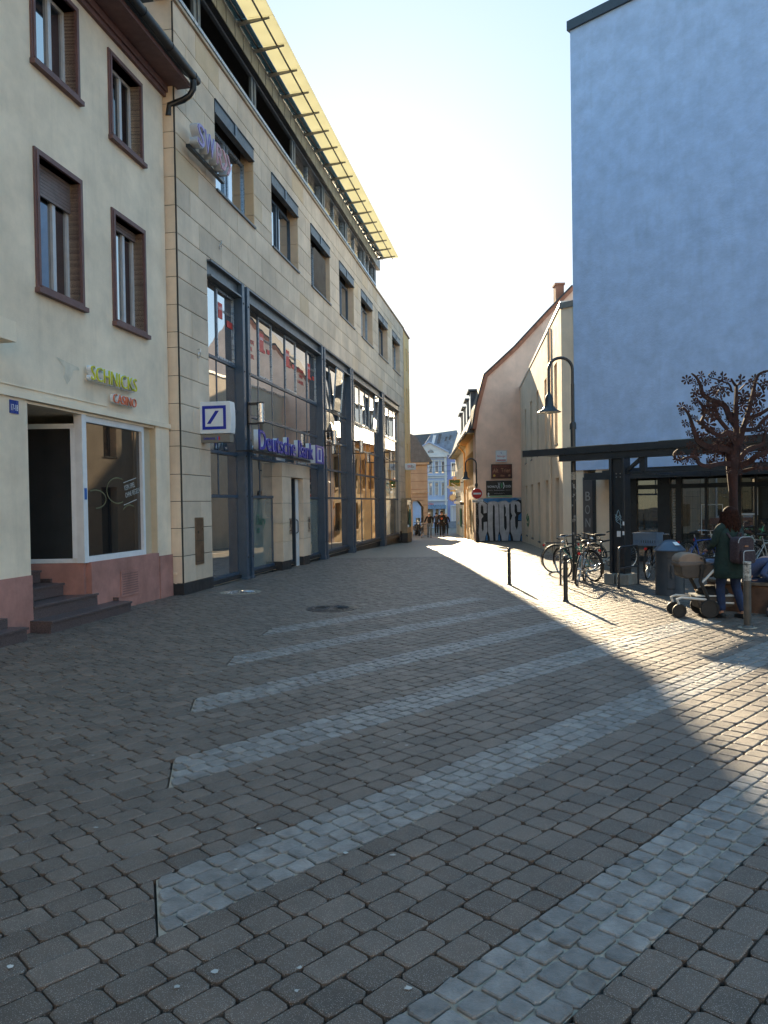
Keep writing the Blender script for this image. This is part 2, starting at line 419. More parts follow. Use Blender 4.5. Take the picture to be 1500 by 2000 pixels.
BD = Vector((math.sin(R(45)), math.cos(R(45)), 0)); BN = Vector((BD.y, -BD.x, 0))     # along the granite bands / across them (towards the camera)
def ab(p): return p.dot(BD), p.dot(BN)
def clipb(poly, nx, ny, c):          # keep nx*x+ny*y <= c
    out = []
    for i, p in enumerate(poly):
        q = poly[(i + 1) % len(poly)]; dp = nx * p[0] + ny * p[1] - c; dq = nx * q[0] + ny * q[1] - c
        if dp <= 0: out.append(p)
        if dp * dq < 0: t = dp / (dp - dq); out.append((p[0] + (q[0] - p[0]) * t, p[1] + (q[1] - p[1]) * t))
    return out
bands = []   # s_lo, s_hi, (ul), (ll), right end
for lo, hi, ul, ll, re_ in [(-1.80, -1.37, None, None, 9.5), (-3.27, -2.82, (305, 1715), (315, 1830), 12.5), (-4.73, -4.27, (335, 1480), (325, 1535), 10.9),
                          (-6.08, -5.66, (375, 1362), (360, 1390), 10.4), (-7.45, -7.05, (440, 1278), (430, 1298), 10.6), (-8.75, -8.33, (505, 1222), (495, 1240), 10.9)]:
    if ul: A = ab(gr(*ul)); B = ab(gr(*ll)); au, al = A[0], B[0]
    else: au, al = 1.75, 1.45
    bands.append((lo, hi, au, al, re_))
STR = [Vector((1, 0)), ]
def visible(x, y, mrg=.25):
    if y < 1.3: return False
    return -.56 * y - 2.2 < x < .56 * y + 2.4
def casx(y): return CS.P((y - CS.p.y) / CS.d.y, 0, 0).x
def left_ok(x, y):
    lim = casx(y) if y < b0.y else BK.P((y - BK.p.y) / BK.d.y, 0, 0).x
    return x > lim - .05
PROW = .1405
rows = []
pieces = []      # (dist, kind, poly in (a,s), centre)
def noise2(a, b): return mnoise.noise(Vector((a, b, 3.3)))
# concrete pavers, row by row across the bands
s = 1.2; s_rows = []
def band_at(sc):
    for b in bands:
        if b[0] - .003 < sc < b[1] + .003: return b
    return None
# row edges: seven rows between neighbouring bands, four rows worth inside a band (used beyond the band's ends)
edges = []
tops = [b[0] for b in bands]; los = [b[1] for b in bands]
cur = 1.5
def sub(hi, lo, n_):
    h = (hi - lo) / n_
    return [(hi - i * h, hi - (i + 1) * h) for i in range(n_)]
seg = sub(1.5, bands[0][1], 20)
for i, b in enumerate(bands):
    seg += sub(b[1], b[0], 3)
    nxt = bands[i + 1][1] if i + 1 < len(bands) else -24.0
    seg += sub(b[0], nxt, max(1, round((b[0] - nxt) / PROW)))
for hi, lo in seg:
    sc = (hi + lo) / 2; b = band_at(sc)
    a = -14 + rnd.random() * .3
    while a < 25:
        L = rnd.choice((.145, .145, .195, .195, .24)); a1 = a + L
        ac = (a + a1) / 2; c = BD * ac + BN * sc
        if c.y > 25.9 or not visible(c.x, c.y) or not left_ok(c.x, c.y): a = a1; continue
        poly = [(a, lo), (a1, lo), (a1, hi), (a, hi)]
        if b:
            # cut line of the left end, runs from (au, lo) to (al, hi)
            au, al = b[2], b[3]; t = (sc - b[0]) / (b[1] - b[0]); ae = au + (al - au) * t
            if a > ae and a1 < b[4] and a1 > ae: a = a1; continue
            if a1 > ae and a < b[4] and a < ae:
                dx, dy = al - au, b[1] - b[0]; poly = clipb(poly, dy, -dx, dy * au - dx * b[0] - .004)
            elif a < b[4] < a1: poly = clipb([(b[4] + .01, lo), (a1, lo), (a1, hi), (b[4] + .01, hi)], 0, 0, 1)
        if len(poly) >= 3 and max(q[0] for q in poly) - min(q[0] for q in poly) > .03: pieces.append((c.length, 'paver', poly, c, None))
        a = a1
setts = []
for bi, b in enumerate(bands):
    rowsn = 4; h = (b[1] - b[0]) / rowsn
    for k in range(rowsn):
        lo, hi = b[0] + k * h, b[0] + (k + 1) * h; sc = (lo + hi) / 2
        t = (sc - b[0]) / (b[1] - b[0]); ae = b[2] + (b[3] - b[2]) * t
        a = ae + .004; first = True
        while a < b[4]:
            L = .105 + .05 * rnd.random(); L = L * (.8 if (first and k % 2) else 1); first = False; a1 = a + L
            c = BD * ((a + a1) / 2) + BN * sc
            if visible(c.x, c.y) and c.y < 24:
                poly = [(a, lo), (a1, lo), (a1, hi), (a, hi)]
                dx, dy = b[3] - b[2], b[1] - b[0]
                poly = clipb(poly, -dy, dx, -(dy * b[2] - dx * b[0]) - .002)
                if len(poly) >= 3: setts.append((c.length, 'sett', poly, c, None))
            a = a1
def piece_mesh(mb, poly, c2, gap, rad, top, bot, rough, rv, org=None, seed=0):
    """rounded chamfered stone: poly in (a,s) coordinates -> world"""
    cx = sum(q[0] for q in poly) / len(poly); cy = sum(q[1] for q in poly) / len(poly)
    r_ = random.Random(seed)
    ring = []
    n_ = len(poly)
    for i, q in enumerate(poly):
        p_, x_ = poly[i - 1], poly[(i + 1) % n_]
        q = (q[0] + (cx - q[0]) * gap / max(.03, abs(cx - q[0]) + .001), q[1] + (cy - q[1]) * gap / max(.03, abs(cy - q[1]) + .001))
        for o_ in (p_, x_):
            dx, dy = o_[0] - q[0], o_[1] - q[1]; L = math.hypot(dx, dy) or 1; rr = min(rad * r_.uniform(.7, 1.3), L * .4)
            ring.append((q[0] + dx / L * rr + r_.uniform(-rough, rough), q[1] + dy / L * rr + r_.uniform(-rough, rough)))
    N = len(ring); tl = [r_.uniform(-1, 1), r_.uniform(-1, 1)]; hz = r_.uniform(-.0022, .0022)
    def W(q, z): 
        v = BD * q[0] + BN * q[1]; return Vector((v.x, v.y, gz(v.y) + z))
    ins = .010 if rough < .002 else .006
    def inset(q, k): 
        dx, dy = cx - q[0], cy - q[1]; L = math.hypot(dx, dy) or 1; return (q[0] + dx / L * k, q[1] + dy / L * k)
    T = []
    for q in ring:
        z = top + hz + (tl[0] * (q[0] - cx) + tl[1] * (q[1] - cy)) * (.02 if rough > .002 else .009) + (r_.uniform(-rough, rough) * .6)
        T.append(z)
    b = len(mb.v)
    mb.v += [W(inset(q, ins * 1.3), z) for q, z in zip(ring, T)] + [W(inset(q, .002), z - .005) for q, z in zip(ring, T)] + [W(q, bot) for q in ring]
    if rough > .002:   # split stone: a raised off-centre point
        mb.v.append(W((cx + r_.uniform(-.015, .015), cy + r_.uniform(-.015, .015)), top + hz + r_.uniform(-.0015, .003)))
        for i in range(N): mb.f.append((b + i, b + (i + 1) % N, b + 3 * N)); mb.m.append(0)
        nf = N
    else:
        mb.f.append(tuple(b + i for i in range(N))); mb.m.append(0); nf = 1
    for lv in (0, 1):
        for i in range(N):
            j = (i + 1) % N; mb.f.append((b + lv * N + i, b + (lv + 1) * N + i, b + (lv + 1) * N + j, b + lv * N + j)); mb.m.append(0)
    rv += [r_.random()] * (nf + 2 * N)
paving = bpy.data.objects.new('pavement', MB().quad([(-9, 25.86, gz(25.9) - .002), (9, 25.86, gz(25.9) - .002), (9, 25.9, gz(25.9) - .002), (-9, 25.9, gz(25.9) - .002)]).mesh('pavement', M_JOINT, fix=False))
COL.objects.link(paving); tag(paving, kind='structure'); ORG[paving.name] = Vector((0, 0, 0))
def lay(lst, name, mt, top, rad, rough, gap, nind=300):
    lst.sort(key=lambda q: q[0] * (1 if -20 < 750 + F_PX * q[3].x / q[3].y < 1520 and q[3].y > 2.5 else 3))
    big = MB(); rv = []
    for i, (d_, k_, poly, c, _) in enumerate(lst):
        if i < nind:
            mb = MB(); r1 = []; piece_mesh(mb, poly, c, gap, rad, top, -.03, rough, r1, seed=i * 7 + 1)
            org = Vector((c.x, c.y, gz(c.y)))
            me = mb.mesh(name, mt, org, smooth=False, fix=False); o = bpy.data.objects.new(name, me); COL.objects.link(o); o.location = org; o.parent = paving
            me.shade_smooth(); 
            try: me.set_sharp_from_angle(angle=R(15 if rough > .002 else 11))
            except Exception: pass
        else: piece_mesh(big, poly, c, gap, rad, top, -.03, rough, rv, seed=i * 7 + 1)
    me = big.mesh(name + 's', mt, smooth=False, fix=False)
    at = me.attributes.new('rnd', 'FLOAT', 'FACE'); at.data.foreach_set('value', rv)
    me.shade_smooth()
    try: me.set_sharp_from_angle(angle=R(15 if rough > .002 else 11))
    except Exception: pass
    o = bpy.data.objects.new(name + 's_beyond', me); COL.objects.link(o); o.parent = paving; o['kind'] = 'stuff'
    print(name, len(lst), len(me.polygons))
lay(pieces, 'paver', M_PAVER, .0, .017, .0018, .0026)
lay(setts, 'granite_sett', M_SETT, .001, .013, .0042, .0045)
mb = MB()
for b in bands:
    q = [(b[2], b[0] + .004), (b[4], b[0] + .004), (b[4], b[1] - .004), (b[3], b[1] - .004)]
    pts = [BD * a + BN * s_ for a, s_ in q]; mb.quad([(v.x, v.y, gz(v.y) - .011) for v in pts])
mb.build('band_mortar', M_MORTAR, paving, fix=False)
# droppings and chewing gum spots
mb = MB(); r_ = random.Random(4)
for (u, v) in [(188, 1618), (585, 1893), (680, 1902), (797, 1932), (580, 1938), (767, 1672), (675, 1668), (708, 1528), (460, 1700), (660, 1480), (575, 1425), (205, 1300), (505, 1620), (20, 1890), (640, 1360), (560, 1260), (1352, 1500), (745, 1190), (420, 1900), (345, 1930)] + [(r_.uniform(0, 850), r_.uniform(1180, 1500)) for _ in range(34)]:
    g_ = gr(u, v); rr = r_.uniform(.003, .013) if v > 1500 else r_.uniform(.005, .014); n_ = 9
    mb.add([(g_.x + math.cos(k * 6.283 / n_) * rr * r_.uniform(.6, 1.5), g_.y + math.sin(k * 6.283 / n_) * rr * r_.uniform(.6, 1.3), g_.z + .0065) for k in range(n_)], [tuple(range(n_))])
mb.build('dropping_spots', mat('dropping_white', (.42, .42, .40), .8), paving, kind='stuff', fix=False)
# the street beyond
mb = MB(); ys = [25.9, 30, 36, 42, 47, 55, 62, 80, 95]
for y0, y1 in zip(ys, ys[1:]): mb.quad([(-14, y0, gz(y0) - .003), (22, y0, gz(y0) - .003), (22, y1, gz(y1) - .003), (-14, y1, gz(y1) - .003)])
mb.build('street', M_FARP, kind='structure', fix=False)
# pale gutter strips and side strips running down the street
def strip(name, pts, w, mt, dz=.004):
    mb = MB()
    for p_, q_ in zip(pts, pts[1:]):
        d_ = (q_ - p_); d_.z = 0; nn = Vector((d_.y, -d_.x, 0)).normalized() * w / 2
        mb.quad([tuple(p_ - nn + Vector((0, 0, dz))), tuple(p_ + nn + Vector((0, 0, dz))), tuple(q_ + nn + Vector((0, 0, dz))), tuple(q_ - nn + Vector((0, 0, dz)))])
    return mb.build(name, mt, kind='structure', fix=False)
M_STRIP = mat('pale_gutter_stone', (.42, .40, .36), .6, .15, 4, .3, 60)
strip('road', [gr(958, 1070), gr(978, 1085), gr(996, 1103), gr(1004, 1118)], .26, M_STRIP)
strip('road', [gr(944, 1070), gr(958, 1085), gr(972, 1103), gr(978, 1118)], .18, mat('reddish_strip', (.24, .15, .11), .6, .15, 4), .004)
strip('road', [gr(966, 1114), gr(992, 1114)], .25, M_STRIP, .008)
# manhole covers
def manhole(u, v, r_, label, ring=True):
    c = gr(u, v); t = thing('manhole_cover', c, label, 'manhole cover')
    MB().lathe((c.x, c.y, c.z), [(r_ * 1.28, .0), (r_ * 1.28, .006), (r_ * 1.03, .006), (r_ * 1.03, .0)], 32).build('ring', M_MORTAR if ring else M_DARKM, t)
    mb = MB().lathe((c.x, c.y, c.z), [(r_, .002), (r_, .009), (r_ * .93, .010), (r_ * .9, .007), (0, .007)], 32)
    for k in range(16):
        an = k * 2 * math.pi / 16; mb.tube([(c.x + math.cos(an) * r_ * .3, c.y + math.sin(an) * r_ * .3, c.z + .01), (c.x + math.cos(an) * r_ * .85, c.y + math.sin(an) * r_ * .85, c.z + .01)], .006, 5)
    mb.build('lid', M_CHROME if ring else M_DARKM, t)
manhole(470, 1157, .32, 'smooth grey round manhole cover in front of the bank glass')
manhole(648, 1188, .34, 'dark ribbed round manhole cover beside the shortest granite band', False)

# ================================================================== CREAM CASINO HOUSE (left)
cas = thing('corner_house', CS.P(0, 0, 0), 'cream rendered house with pink plinth, brown window surrounds and granite steps', 'house')
wh = [(-2.0, -1.0, 4.92, 6.70, .24), (-2.0, -1.0, 8.04, 9.36, .24), (-4.08, -3.04, 4.92, 6.78, .24), (-4.08, -3.04, 8.14, 9.44, .24),
      (-6.3, -5.28, 4.92, 6.78, .24), (-6.3, -5.28, 8.14, 9.44, .24)]
SH = (-4.42, -.62, -.2, 3.24)
mb = MB(CS); wall_cells(mb, -9.5, -.08, .80, 10.1, wh + [(SH[0], SH[1], .80, 3.24, .5, 0)], 0, .24)
mb.box(-9.5, -.1, -8, -.62, 3.24, 10.1); mb.box(-9.5, -.1, -8, -2.8, -.2, 3.24); mb.box(-9.5, SH[0], -2.8, -.5, -.2, 3.24)
mb.quad([(-.08, 0, .8), (-.08, -6, .8), (-.08, -6, 10.1), (-.08, 0, 10.1)])
mb.build('wall', M_CREAM, cas, fix=False)
mb = MB(CS); mb.box(-9.5, SH[0], -.5, .022, -.1, .80); mb.box(-.60, -.07, -.5, .022, -.1, .80); mb.box(-2.92, -.62, -.35, .012, -.1, .86)
mb.box(-9.5, SH[0] - .0, -.5, -.0, -.1, .1); mb.build('plinth', M_PINKPL, cas)
mb = MB(CS); mb.box(-9.5, -2.35, .0, .016, 3.40, 3.415); mb.box(-9.5, -.06, -.005, .035, 3.245, 3.33); mb.build('ledge', M_CREAM2, cas)
mb = MB(CS)
for (a0, a1, z0, z1, w_) in [(-2.85, -2.55, 3.55, 3.95, 0)]:
    mb.sheet([(-3.72, 3.97), (-3.15, 3.91), (-3.12, 3.87), (-3.28, 3.84), (-3.38, 3.68), (-3.46, 3.60), (-3.54, 3.70), (-3.50, 3.84)], .004)
mb.build('bare_patch', mat('bare_render', (.70, .62, .50), .9, .1, 5), cas, fix=False)
# small balcony slab at the far left
MB(CS).box(-7.4, -5.2, 0, .42, 3.86, 4.12).build('balcony_slab', M_CREAM2, cas)
for i, (a0, a1, z0, z1, dp) in enumerate(wh):
    fw = .085; mb = MB(CS)
    mb.box(a0 - fw, a0, -.24, .03, z0 - .05, z1 + fw); mb.box(a1, a1 + fw, -.24, .03, z0 - .05, z1 + fw); mb.box(a0, a1, -.24, .03, z1, z1 + fw)
    mb.box(a0 - fw * .6, a0, .03, .045, z0, z1 + fw * .6); mb.box(a1, a1 + fw * .6, .03, .045, z0, z1 + fw * .6); mb.box(a0, a1, .03, .045, z1, z1 + fw * .6)
    w = mb.build('window', M_BROWN, cas)
    MB(CS).box(a0 - fw - .02, a1 + fw + .02, -.2, .085, z0 - .12, z0 - .05).box(a0, a1, -.24, .05, z0 - .05, z0).build('sill', M_BROWN, w)
    mb = MB(CS); f_ = .055; q0, q1 = -.235, -.175
    mb.box(a0, a0 + f_, q0, q1, z0, z1); mb.box(a1 - f_, a1, q0, q1, z0, z1); mb.box(a0 + f_, a1 - f_, q0, q1, z0, z0 + f_); mb.box(a0 + f_, a1 - f_, q0, q1, z1 - f_, z1)
    mid = (a0 + a1) / 2 + .12; mb.box(mid - .04, mid + .04, q0, q1 + .01, z0 + f_, z1 - f_); mb.build('frame', M_WFRAME, w)
    MB(CS).box(a0 + f_, mid - .04, -.22, -.205, z0 + f_, z1 - f_).build('pane', M_GLASS if i != 1 else M_GLASSD, w)
    MB(CS).box(mid + .04, a1 - f_, -.22, -.205, z0 + f_, z1 - f_).build('pane', M_GLASS if i != 1 else M_GLASSD, w)
    dr = {2: .42, 0: .14, 4: .3}.get(i, 0)
    if dr:
        mb = MB(CS); k = 0
        while k * .052 < dr: mb.box(a0 + .01, a1 - .01, -.165, -.13, z1 - (k + 1) * .052 + .006, z1 - k * .052); k += 1
        mb.build('roller_shutter', M_SHUT, w)
# eaves, gutter, downpipe
mb = MB(CS); mb.box(-9.5, .12, -.02, .50, 9.86, 9.95); mb.box(-9.5, .0, -.0, .10, 9.74, 9.86); mb.box(-9.5, .0, .0, .06, 9.66, 9.74); mb.build('eaves_board', M_BROWN, cas)
mb = MB(CS); mb.quad([(-9.5, .60, 10.0), (.16, .60, 10.0), (.16, -6, 15.2), (-9.5, -6, 15.2)]); mb.quad([(-9.5, .60, 9.96), (.16, .60, 9.96), (.16, -6, 15.15), (-9.5, -6, 15.15)]); mb.build('roof', M_ROOFT, cas, fix=False)
gt = MB(CS); gt.tube([(-9.5, .60, 10.02), (.2, .60, 10.02)], .085, 10)
for a in [x * 1.0 - 9 for x in range(10)]: gt.tube([(a, .60, 10.02), (a + .03, .60, 10.02)], .093, 10)
gt.build('gutter', M_GUTTER, cas, smooth=True)
MB(CS).tube([(.02, .60, 9.98), (.02, .60, 9.78), (.02, .52, 9.66), (-.01, .40, 9.58), (-.03, .12, 9.50), (-.03, .10, 9.30)], .06, 10).build('downpipe', M_GUTTER, cas, smooth=True)
MB(CS).tube([(.0, .05, 0), (.0, .05, .55)], .035, 8).box(-.06, .06, .0, .09, .40, .44).build('drain_pipe', M_CREAM2, cas)
# shop front: angled mullion, big pane, recessed entrance screen
corner = CS.P(-3.0, -.05, 0)
SC2 = Fr((corner.x, corner.y), (-1, -.02)); SC2.n = Vector((0, -1, 0))
sw = MB(CS); sw.box(-3.05, -2.93, -.16, -.02, .86, 3.2); sw.box(-2.93, -.98, -.16, -.06, .86, .95); sw.box(-2.93, -.98, -.16, -.06, 3.10, 3.2); sw.box(-1.06, -.98, -.16, -.06, .95, 3.1)
shopw = sw.build('shop_window', M_WHITE, cas, bevel=.006)
MB(CS).box(-2.93, -1.06, -.13, -.115, .95, 3.10).build('pane', M_GLASSD, shopw)
mb = MB(SC2); mb.box(0.02, 1.62, -.06, .0, .86, .93); mb.box(0.02, 1.62, -.06, .0, 2.98, 3.06); mb.box(.02, .18, -.06, .03, .93, 2.98)
scr = mb.build('entrance_screen', M_WHITE, cas, bevel=.005)
MB(SC2).box(.18, 1.62, -.04, -.025, .93, 2.98).build('pane', M_GLASSD, scr)
mb = MB(SC2); mb.box(0.02, 1.8, -.3, -.0, -.1, .86); mb.build('entrance_plinth', M_PINKPL, cas)
mb = MB(CS)
for k in range(22): mb.box(SH[0], SH[1], -.12 - k * .1, -.03 - k * .1, 3.20, 3.235)
mb.build('slatted_soffit', M_CREAM2, cas)
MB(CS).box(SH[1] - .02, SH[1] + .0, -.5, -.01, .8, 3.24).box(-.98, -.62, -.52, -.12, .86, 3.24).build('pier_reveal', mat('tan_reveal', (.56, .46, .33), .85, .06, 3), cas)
# faint rings on the pane and its printed lines
def ring2(mbx, fr, a, z, ra, rz_, o, w_=.012, t0=0, t1=360, n_=30):
    pts = [(a + math.cos(R(t0 + (t1 - t0) * k / n_)) * ra, z + math.sin(R(t0 + (t1 - t0) * k / n_)) * rz_) for k in range(n_ + 1)]
    for (x0, y0), (x1, y1) in zip(pts, pts[1:]):
        L = math.hypot(x1 - x0, y1 - y0) or 1; nx, ny = -(y1 - y0) / L * w_ / 2, (x1 - x0) / L * w_ / 2
        mbx.quad([(x0 - nx, o, y0 - ny), (x1 - nx, o, y1 - ny), (x1 + nx, o, y1 + ny), (x0 + nx, o, y0 + ny)])
mb = MB(CS); ring2(mb, CS, -1.85, 2.02, .35, .22, -.112, .02, 60, 300); ring2(mb, CS, -2.55, 1.87, .32, .15, -.112, .02, -90, 120); ring2(mb, CS, -1.45, 1.55, .3, .22, -.112, .02, 60, 140)
mb.build('window_print', mat('olive_print', (.14, .14, .07), .6), shopw, fix=False)
M_PRINT = mat('white_print', (.45, .46, .44), .6)
text('window_print', 'KEIN SPIEL\nOHNE REGELN', M_PRINT, CS, -1.62, -.108, 2.02, .13, shopw, rot=R(12), sx=.62)
mb = MB(CS)
for dz in (.13, -.26): mb.quad([(-1.66, -.109, 2.02 + dz), (-1.2, -.109, 2.12 + dz), (-1.2, -.109, 2.135 + dz), (-1.66, -.109, 2.035 + dz)])
mb.build('window_print', M_PRINT, shopw, fix=False)
text('window_print', 'SCHNICKS', M_PRINT, SC2, 1.42, -.022, 1.72, .16, scr, rot=R(90), sx=1.0)
MB(SC2).box(1.25, 1.32, -.024, -.02, 2.2, 2.26).build('door_knob', M_PRINT, scr)
MB(CS).box(-3.02, -2.96, -.02, -.012, 1.86, 2.04).build('sticker', mat('sticker_blue', (.02, .12, .40), .5), shopw)
MB(CS).box(-3.02, -2.96, -.02, -.012, 1.79, 1.855).build('sticker', M_SIGNW, shopw)
# vent grille in the pink plinth
mb = MB(CS); mb.box(-2.05, -1.42, .012, .03, .20, .64); g0 = mb.build('vent_grille', M_PINKPL, cas)
mb = MB(CS)
for i in range(13):
    for k in range(9): mb.box(-2.0 + i * .042, -1.978 + i * .042, .03, .032, .235 + k * .042, .256 + k * .042)
mb.build('holes', M_BROWN, g0, fix=False, kind='stuff')
# steps
st = [(-4.50, -2.30, .34, .17, 'step'), (-4.42, -2.78, .02, .36, 'step'), (-4.42, -3.15, -.34, .56, 'step'), (-4.42, -3.2, -.7, .76, 'step')]
for k, (a0, a1, o1, z, nm) in enumerate(st):
    s_ = MB(CS).box(a0, a1, -1.8, o1, z - (.19 if k else .28), z - .035).build(nm, M_GRANITE, cas)
    MB(CS).box(a0, a1 + .015, -1.8, o1 + .02, z - .035, z).build('tread', M_GRANITE, s_, bevel=.004)
    MB(CS).box(a1 - .0, a1 + .1 if k else a1 + .0 + .001, -1.8, o1 - .22, z - .1, z + .06).build('upstand', M_GRANITE, s_)
s_ = MB(CS).box(-7.2, -5.02, -.5, .34, -.1, .14).build('step', M_GRANITE, cas); MB(CS).box(-7.2, -5.0, -.5, .36, .14, .17).build('tread', M_GRANITE, s_)
MB(CS).box(-7.2, -5.1, -.5, .12, .17, .30).build('step', M_GRANITE, cas)
# casino signs and number
def letters_thing(name, body, fr, a, o, z, size, m_face, m_side, label, sx=1, depth=.05, outline=.02):
    t = thing(name, fr.P(a, 0, z), label, 'sign')
    text('backing', body, m_side, fr, a, o, z, size, t, depth=depth, sx=sx, bold=outline)
    text('letter_faces', body, m_face, fr, a, o + depth / 2 + .012, z, size, t, depth=.02, sx=sx, bold=-.004)
    return t
letters_thing('sign_letters', 'SCHNICKS', CS, -3.02, .09, 3.74, .335, M_LIME, M_SIGNW, 'lime yellow letters SCHNICKS on the cream house wall', sx=.92, depth=.07, outline=.006)
letters_thing('sign_letters', 'CASINO', CS, -2.32, .07, 3.47, .225, M_ORANGE, M_SIGNW, 'small orange letters CASINO under the lime letters', sx=.95, depth=.05, outline=.004)
t = thing('house_number', CS.P(-4.75, 0, 3.05), 'blue enamel house number plate on the cream pier', 'house number')
MB(CS).box(-4.80, -4.62, 0.0, .012, 3.02, 3.20).build('plate', mat('enamel_blue', (.02, .05, .28), .25), t)
text('number', '17-18', M_SIGNW, CS, -4.79, .014, 3.06, .12, t, sx=.55)

# ================================================================== STONE BANK BUILDING
bank = thing('bank_building', BK.P(0, 0, 0), 'sandstone clad bank building with blue steel glazing and cream roof canopy', 'building')
ZC = [.22, .75, 1.30, 1.83, 2.36, 2.91, 3.21, 3.74, 4.28, 4.83, 5.13, 5.66, 6.20, 6.73, 7.05, 7.58, 8.13, 8.68, 8.99, 9.53, 10.08, 10.65, 10.95, 11.52]
END = 28.7
WIN = [(1.98 + 3.83 * k, 1.98 + 3.83 * k + 2.45, 8.68, 10.65) for k in range(7)]
GLZ = [(1.41, 26.7, -.2, 6.97)]
HOLES = WIN + GLZ
mb = MB(BK)
wall_cells(mb, 0, END, 0, 11.52, [h + (.33,) for h in WIN] + [(1.41, 26.7, 0, 6.97, .2)], -.03, .3, 0, 1)
mb.box(0, END, -11, -.34, -.5, 11.5, 0); mb.box(0, 20.3, -9, -.4, 11.5, 13.0, 0)
mb.build('wall', [M_STONE_D, M_STONE], bank, fix=False)
MESHC = {}
def panel_mesh(w, h):
    k = (round(w, 2), round(h, 2))
    if k not in MESHC:
        g = .006; c = .006; x0, x1, z0, z1 = g, w - g, g, h - g
        v = [(x0, .03, z0), (x1, .03, z0), (x1, .03, z1), (x0, .03, z1), (x0, c, z0), (x1, c, z0), (x1, c, z1), (x0, c, z1),
             (x0 + c, 0, z0 + c), (x1 - c, 0, z0 + c), (x1 - c, 0, z1 - c), (x0 + c, 0, z1 - c)]
        f = [(8, 9, 10, 11)] + [(i, (i + 1) % 4, 4 + (i + 1) % 4, 4 + i) for i in range(4)] + [(4 + i, 4 + (i + 1) % 4, 8 + (i + 1) % 4, 8 + i) for i in range(4)]
        me = bpy.data.meshes.new('stone_panel'); me.from_pydata(v, [], f); me.materials.append(M_STONE); MESHC[k] = me
    return MESHC[k]
pan = []
for ci, (z0, z1) in enumerate(zip(ZC, ZC[1:])):
    segs = [(0.0, END)]; extra = []
    for (a0, a1, h0, h1) in HOLES:
        if h1 <= z0 + .02 or h0 >= z1 - .02: continue
        if h1 < z1 - .05: extra.append((a0, a1, h1, z1))
        ns = []
        for s0, s1 in segs:
            if a1 <= s0 or a0 >= s1: ns.append((s0, s1)); continue
            if a0 > s0: ns.append((s0, a0))
            if a1 < s1: ns.append((a1, s1))
        segs = ns
    rc = random.Random(ci * 3 + 1)
    for s0, s1, y0, y1 in [(a, b, z0, z1) for a, b in segs] + extra:
        a = s0; n_ = max(1, round((s1 - s0) / 1.12)); off = (.5 if ci % 2 else 0)
        if s1 - s0 < 1.6: cuts = [s0, s1] if (s1 - s0 < .9 or ci % 2) else [s0, s0 + (s1 - s0) * rc.choice((.42, .6)), s1]
        else:
            st_ = (s1 - s0) / n_; cuts = [s0] + [s0 + st_ * (k + (off if off else 0) + (0 if off else 1)) for k in range(n_ if off else n_ - 1)] + [s1]
            cuts = [cuts[0]] + [c + rc.uniform(-.08, .08) for c in cuts[1:-1]] + [cuts[-1]]
            if off: cuts = [cuts[0]] + [c for c in cuts[1:-1]] + [cuts[-1]]
        for c0, c1 in zip(cuts, cuts[1:]):
            if c1 - c0 > .12: pan.append((c0, c1, y0, y1))
pan.sort(key=lambda q: -(q[1] - q[0]) * (q[3] - q[2]) / (15 + q[0]) ** 2.2)
stuffp = MB(BK)
BORG = ORG[bank.name]
for i, (a0, a1, z0, z1) in enumerate(pan):
    if i < 296:
        o = bpy.data.objects.new('stone_panel', panel_mesh(a1 - a0, z1 - z0)); COL.objects.link(o); o.parent = bank
        mt = BK.M(a0, 0, z0); mt.translation -= BORG; o.matrix_local = mt
    else: stuffp.box(a0 + .006, a1 - .006, -.03, 0, z0 + .006, z1 - .006)
print('panels', len(pan))
if stuffp.v: stuffp.build('stone_panels', M_STONE, bank, kind='stuff', fix=False)
# corner return (faces the camera beside the cream house)
mb = MB(BK)
for z0, z1 in zip(ZC, ZC[1:]): mb.box(-.035, -.003, -1.2, -.03, z0 + .006, z1 - .006)
mb.box(-.02, 0, -1.2, -.002, .0, 11.5, 1)
mb.build('corner_stone', [M_STONE, M_STONE_D], bank, fix=False)
MB(BK).box(-.045, 1.41, -1.2, .012, -.1, .215).build('plinth', M_BLACKST, bank, bevel=.004); MB(BK).box(26.7, END, -.4, .012, -.6, .0).build('plinth', M_BLACKST, bank)
MB(BK).box(0, END + .02, -.4, .05, 11.52, 11.585).box(0, END + .02, -.4, .03, 11.585, 11.60).build('coping', M_STONE_CAP, bank)
MB(BK).box(-1, 20.45, -.4, .07, 11.60, 11.68).build('metal_sill', mat('pale_blue_sill', (.36, .44, .55), .3, .05, 5, metal=.4), bank)
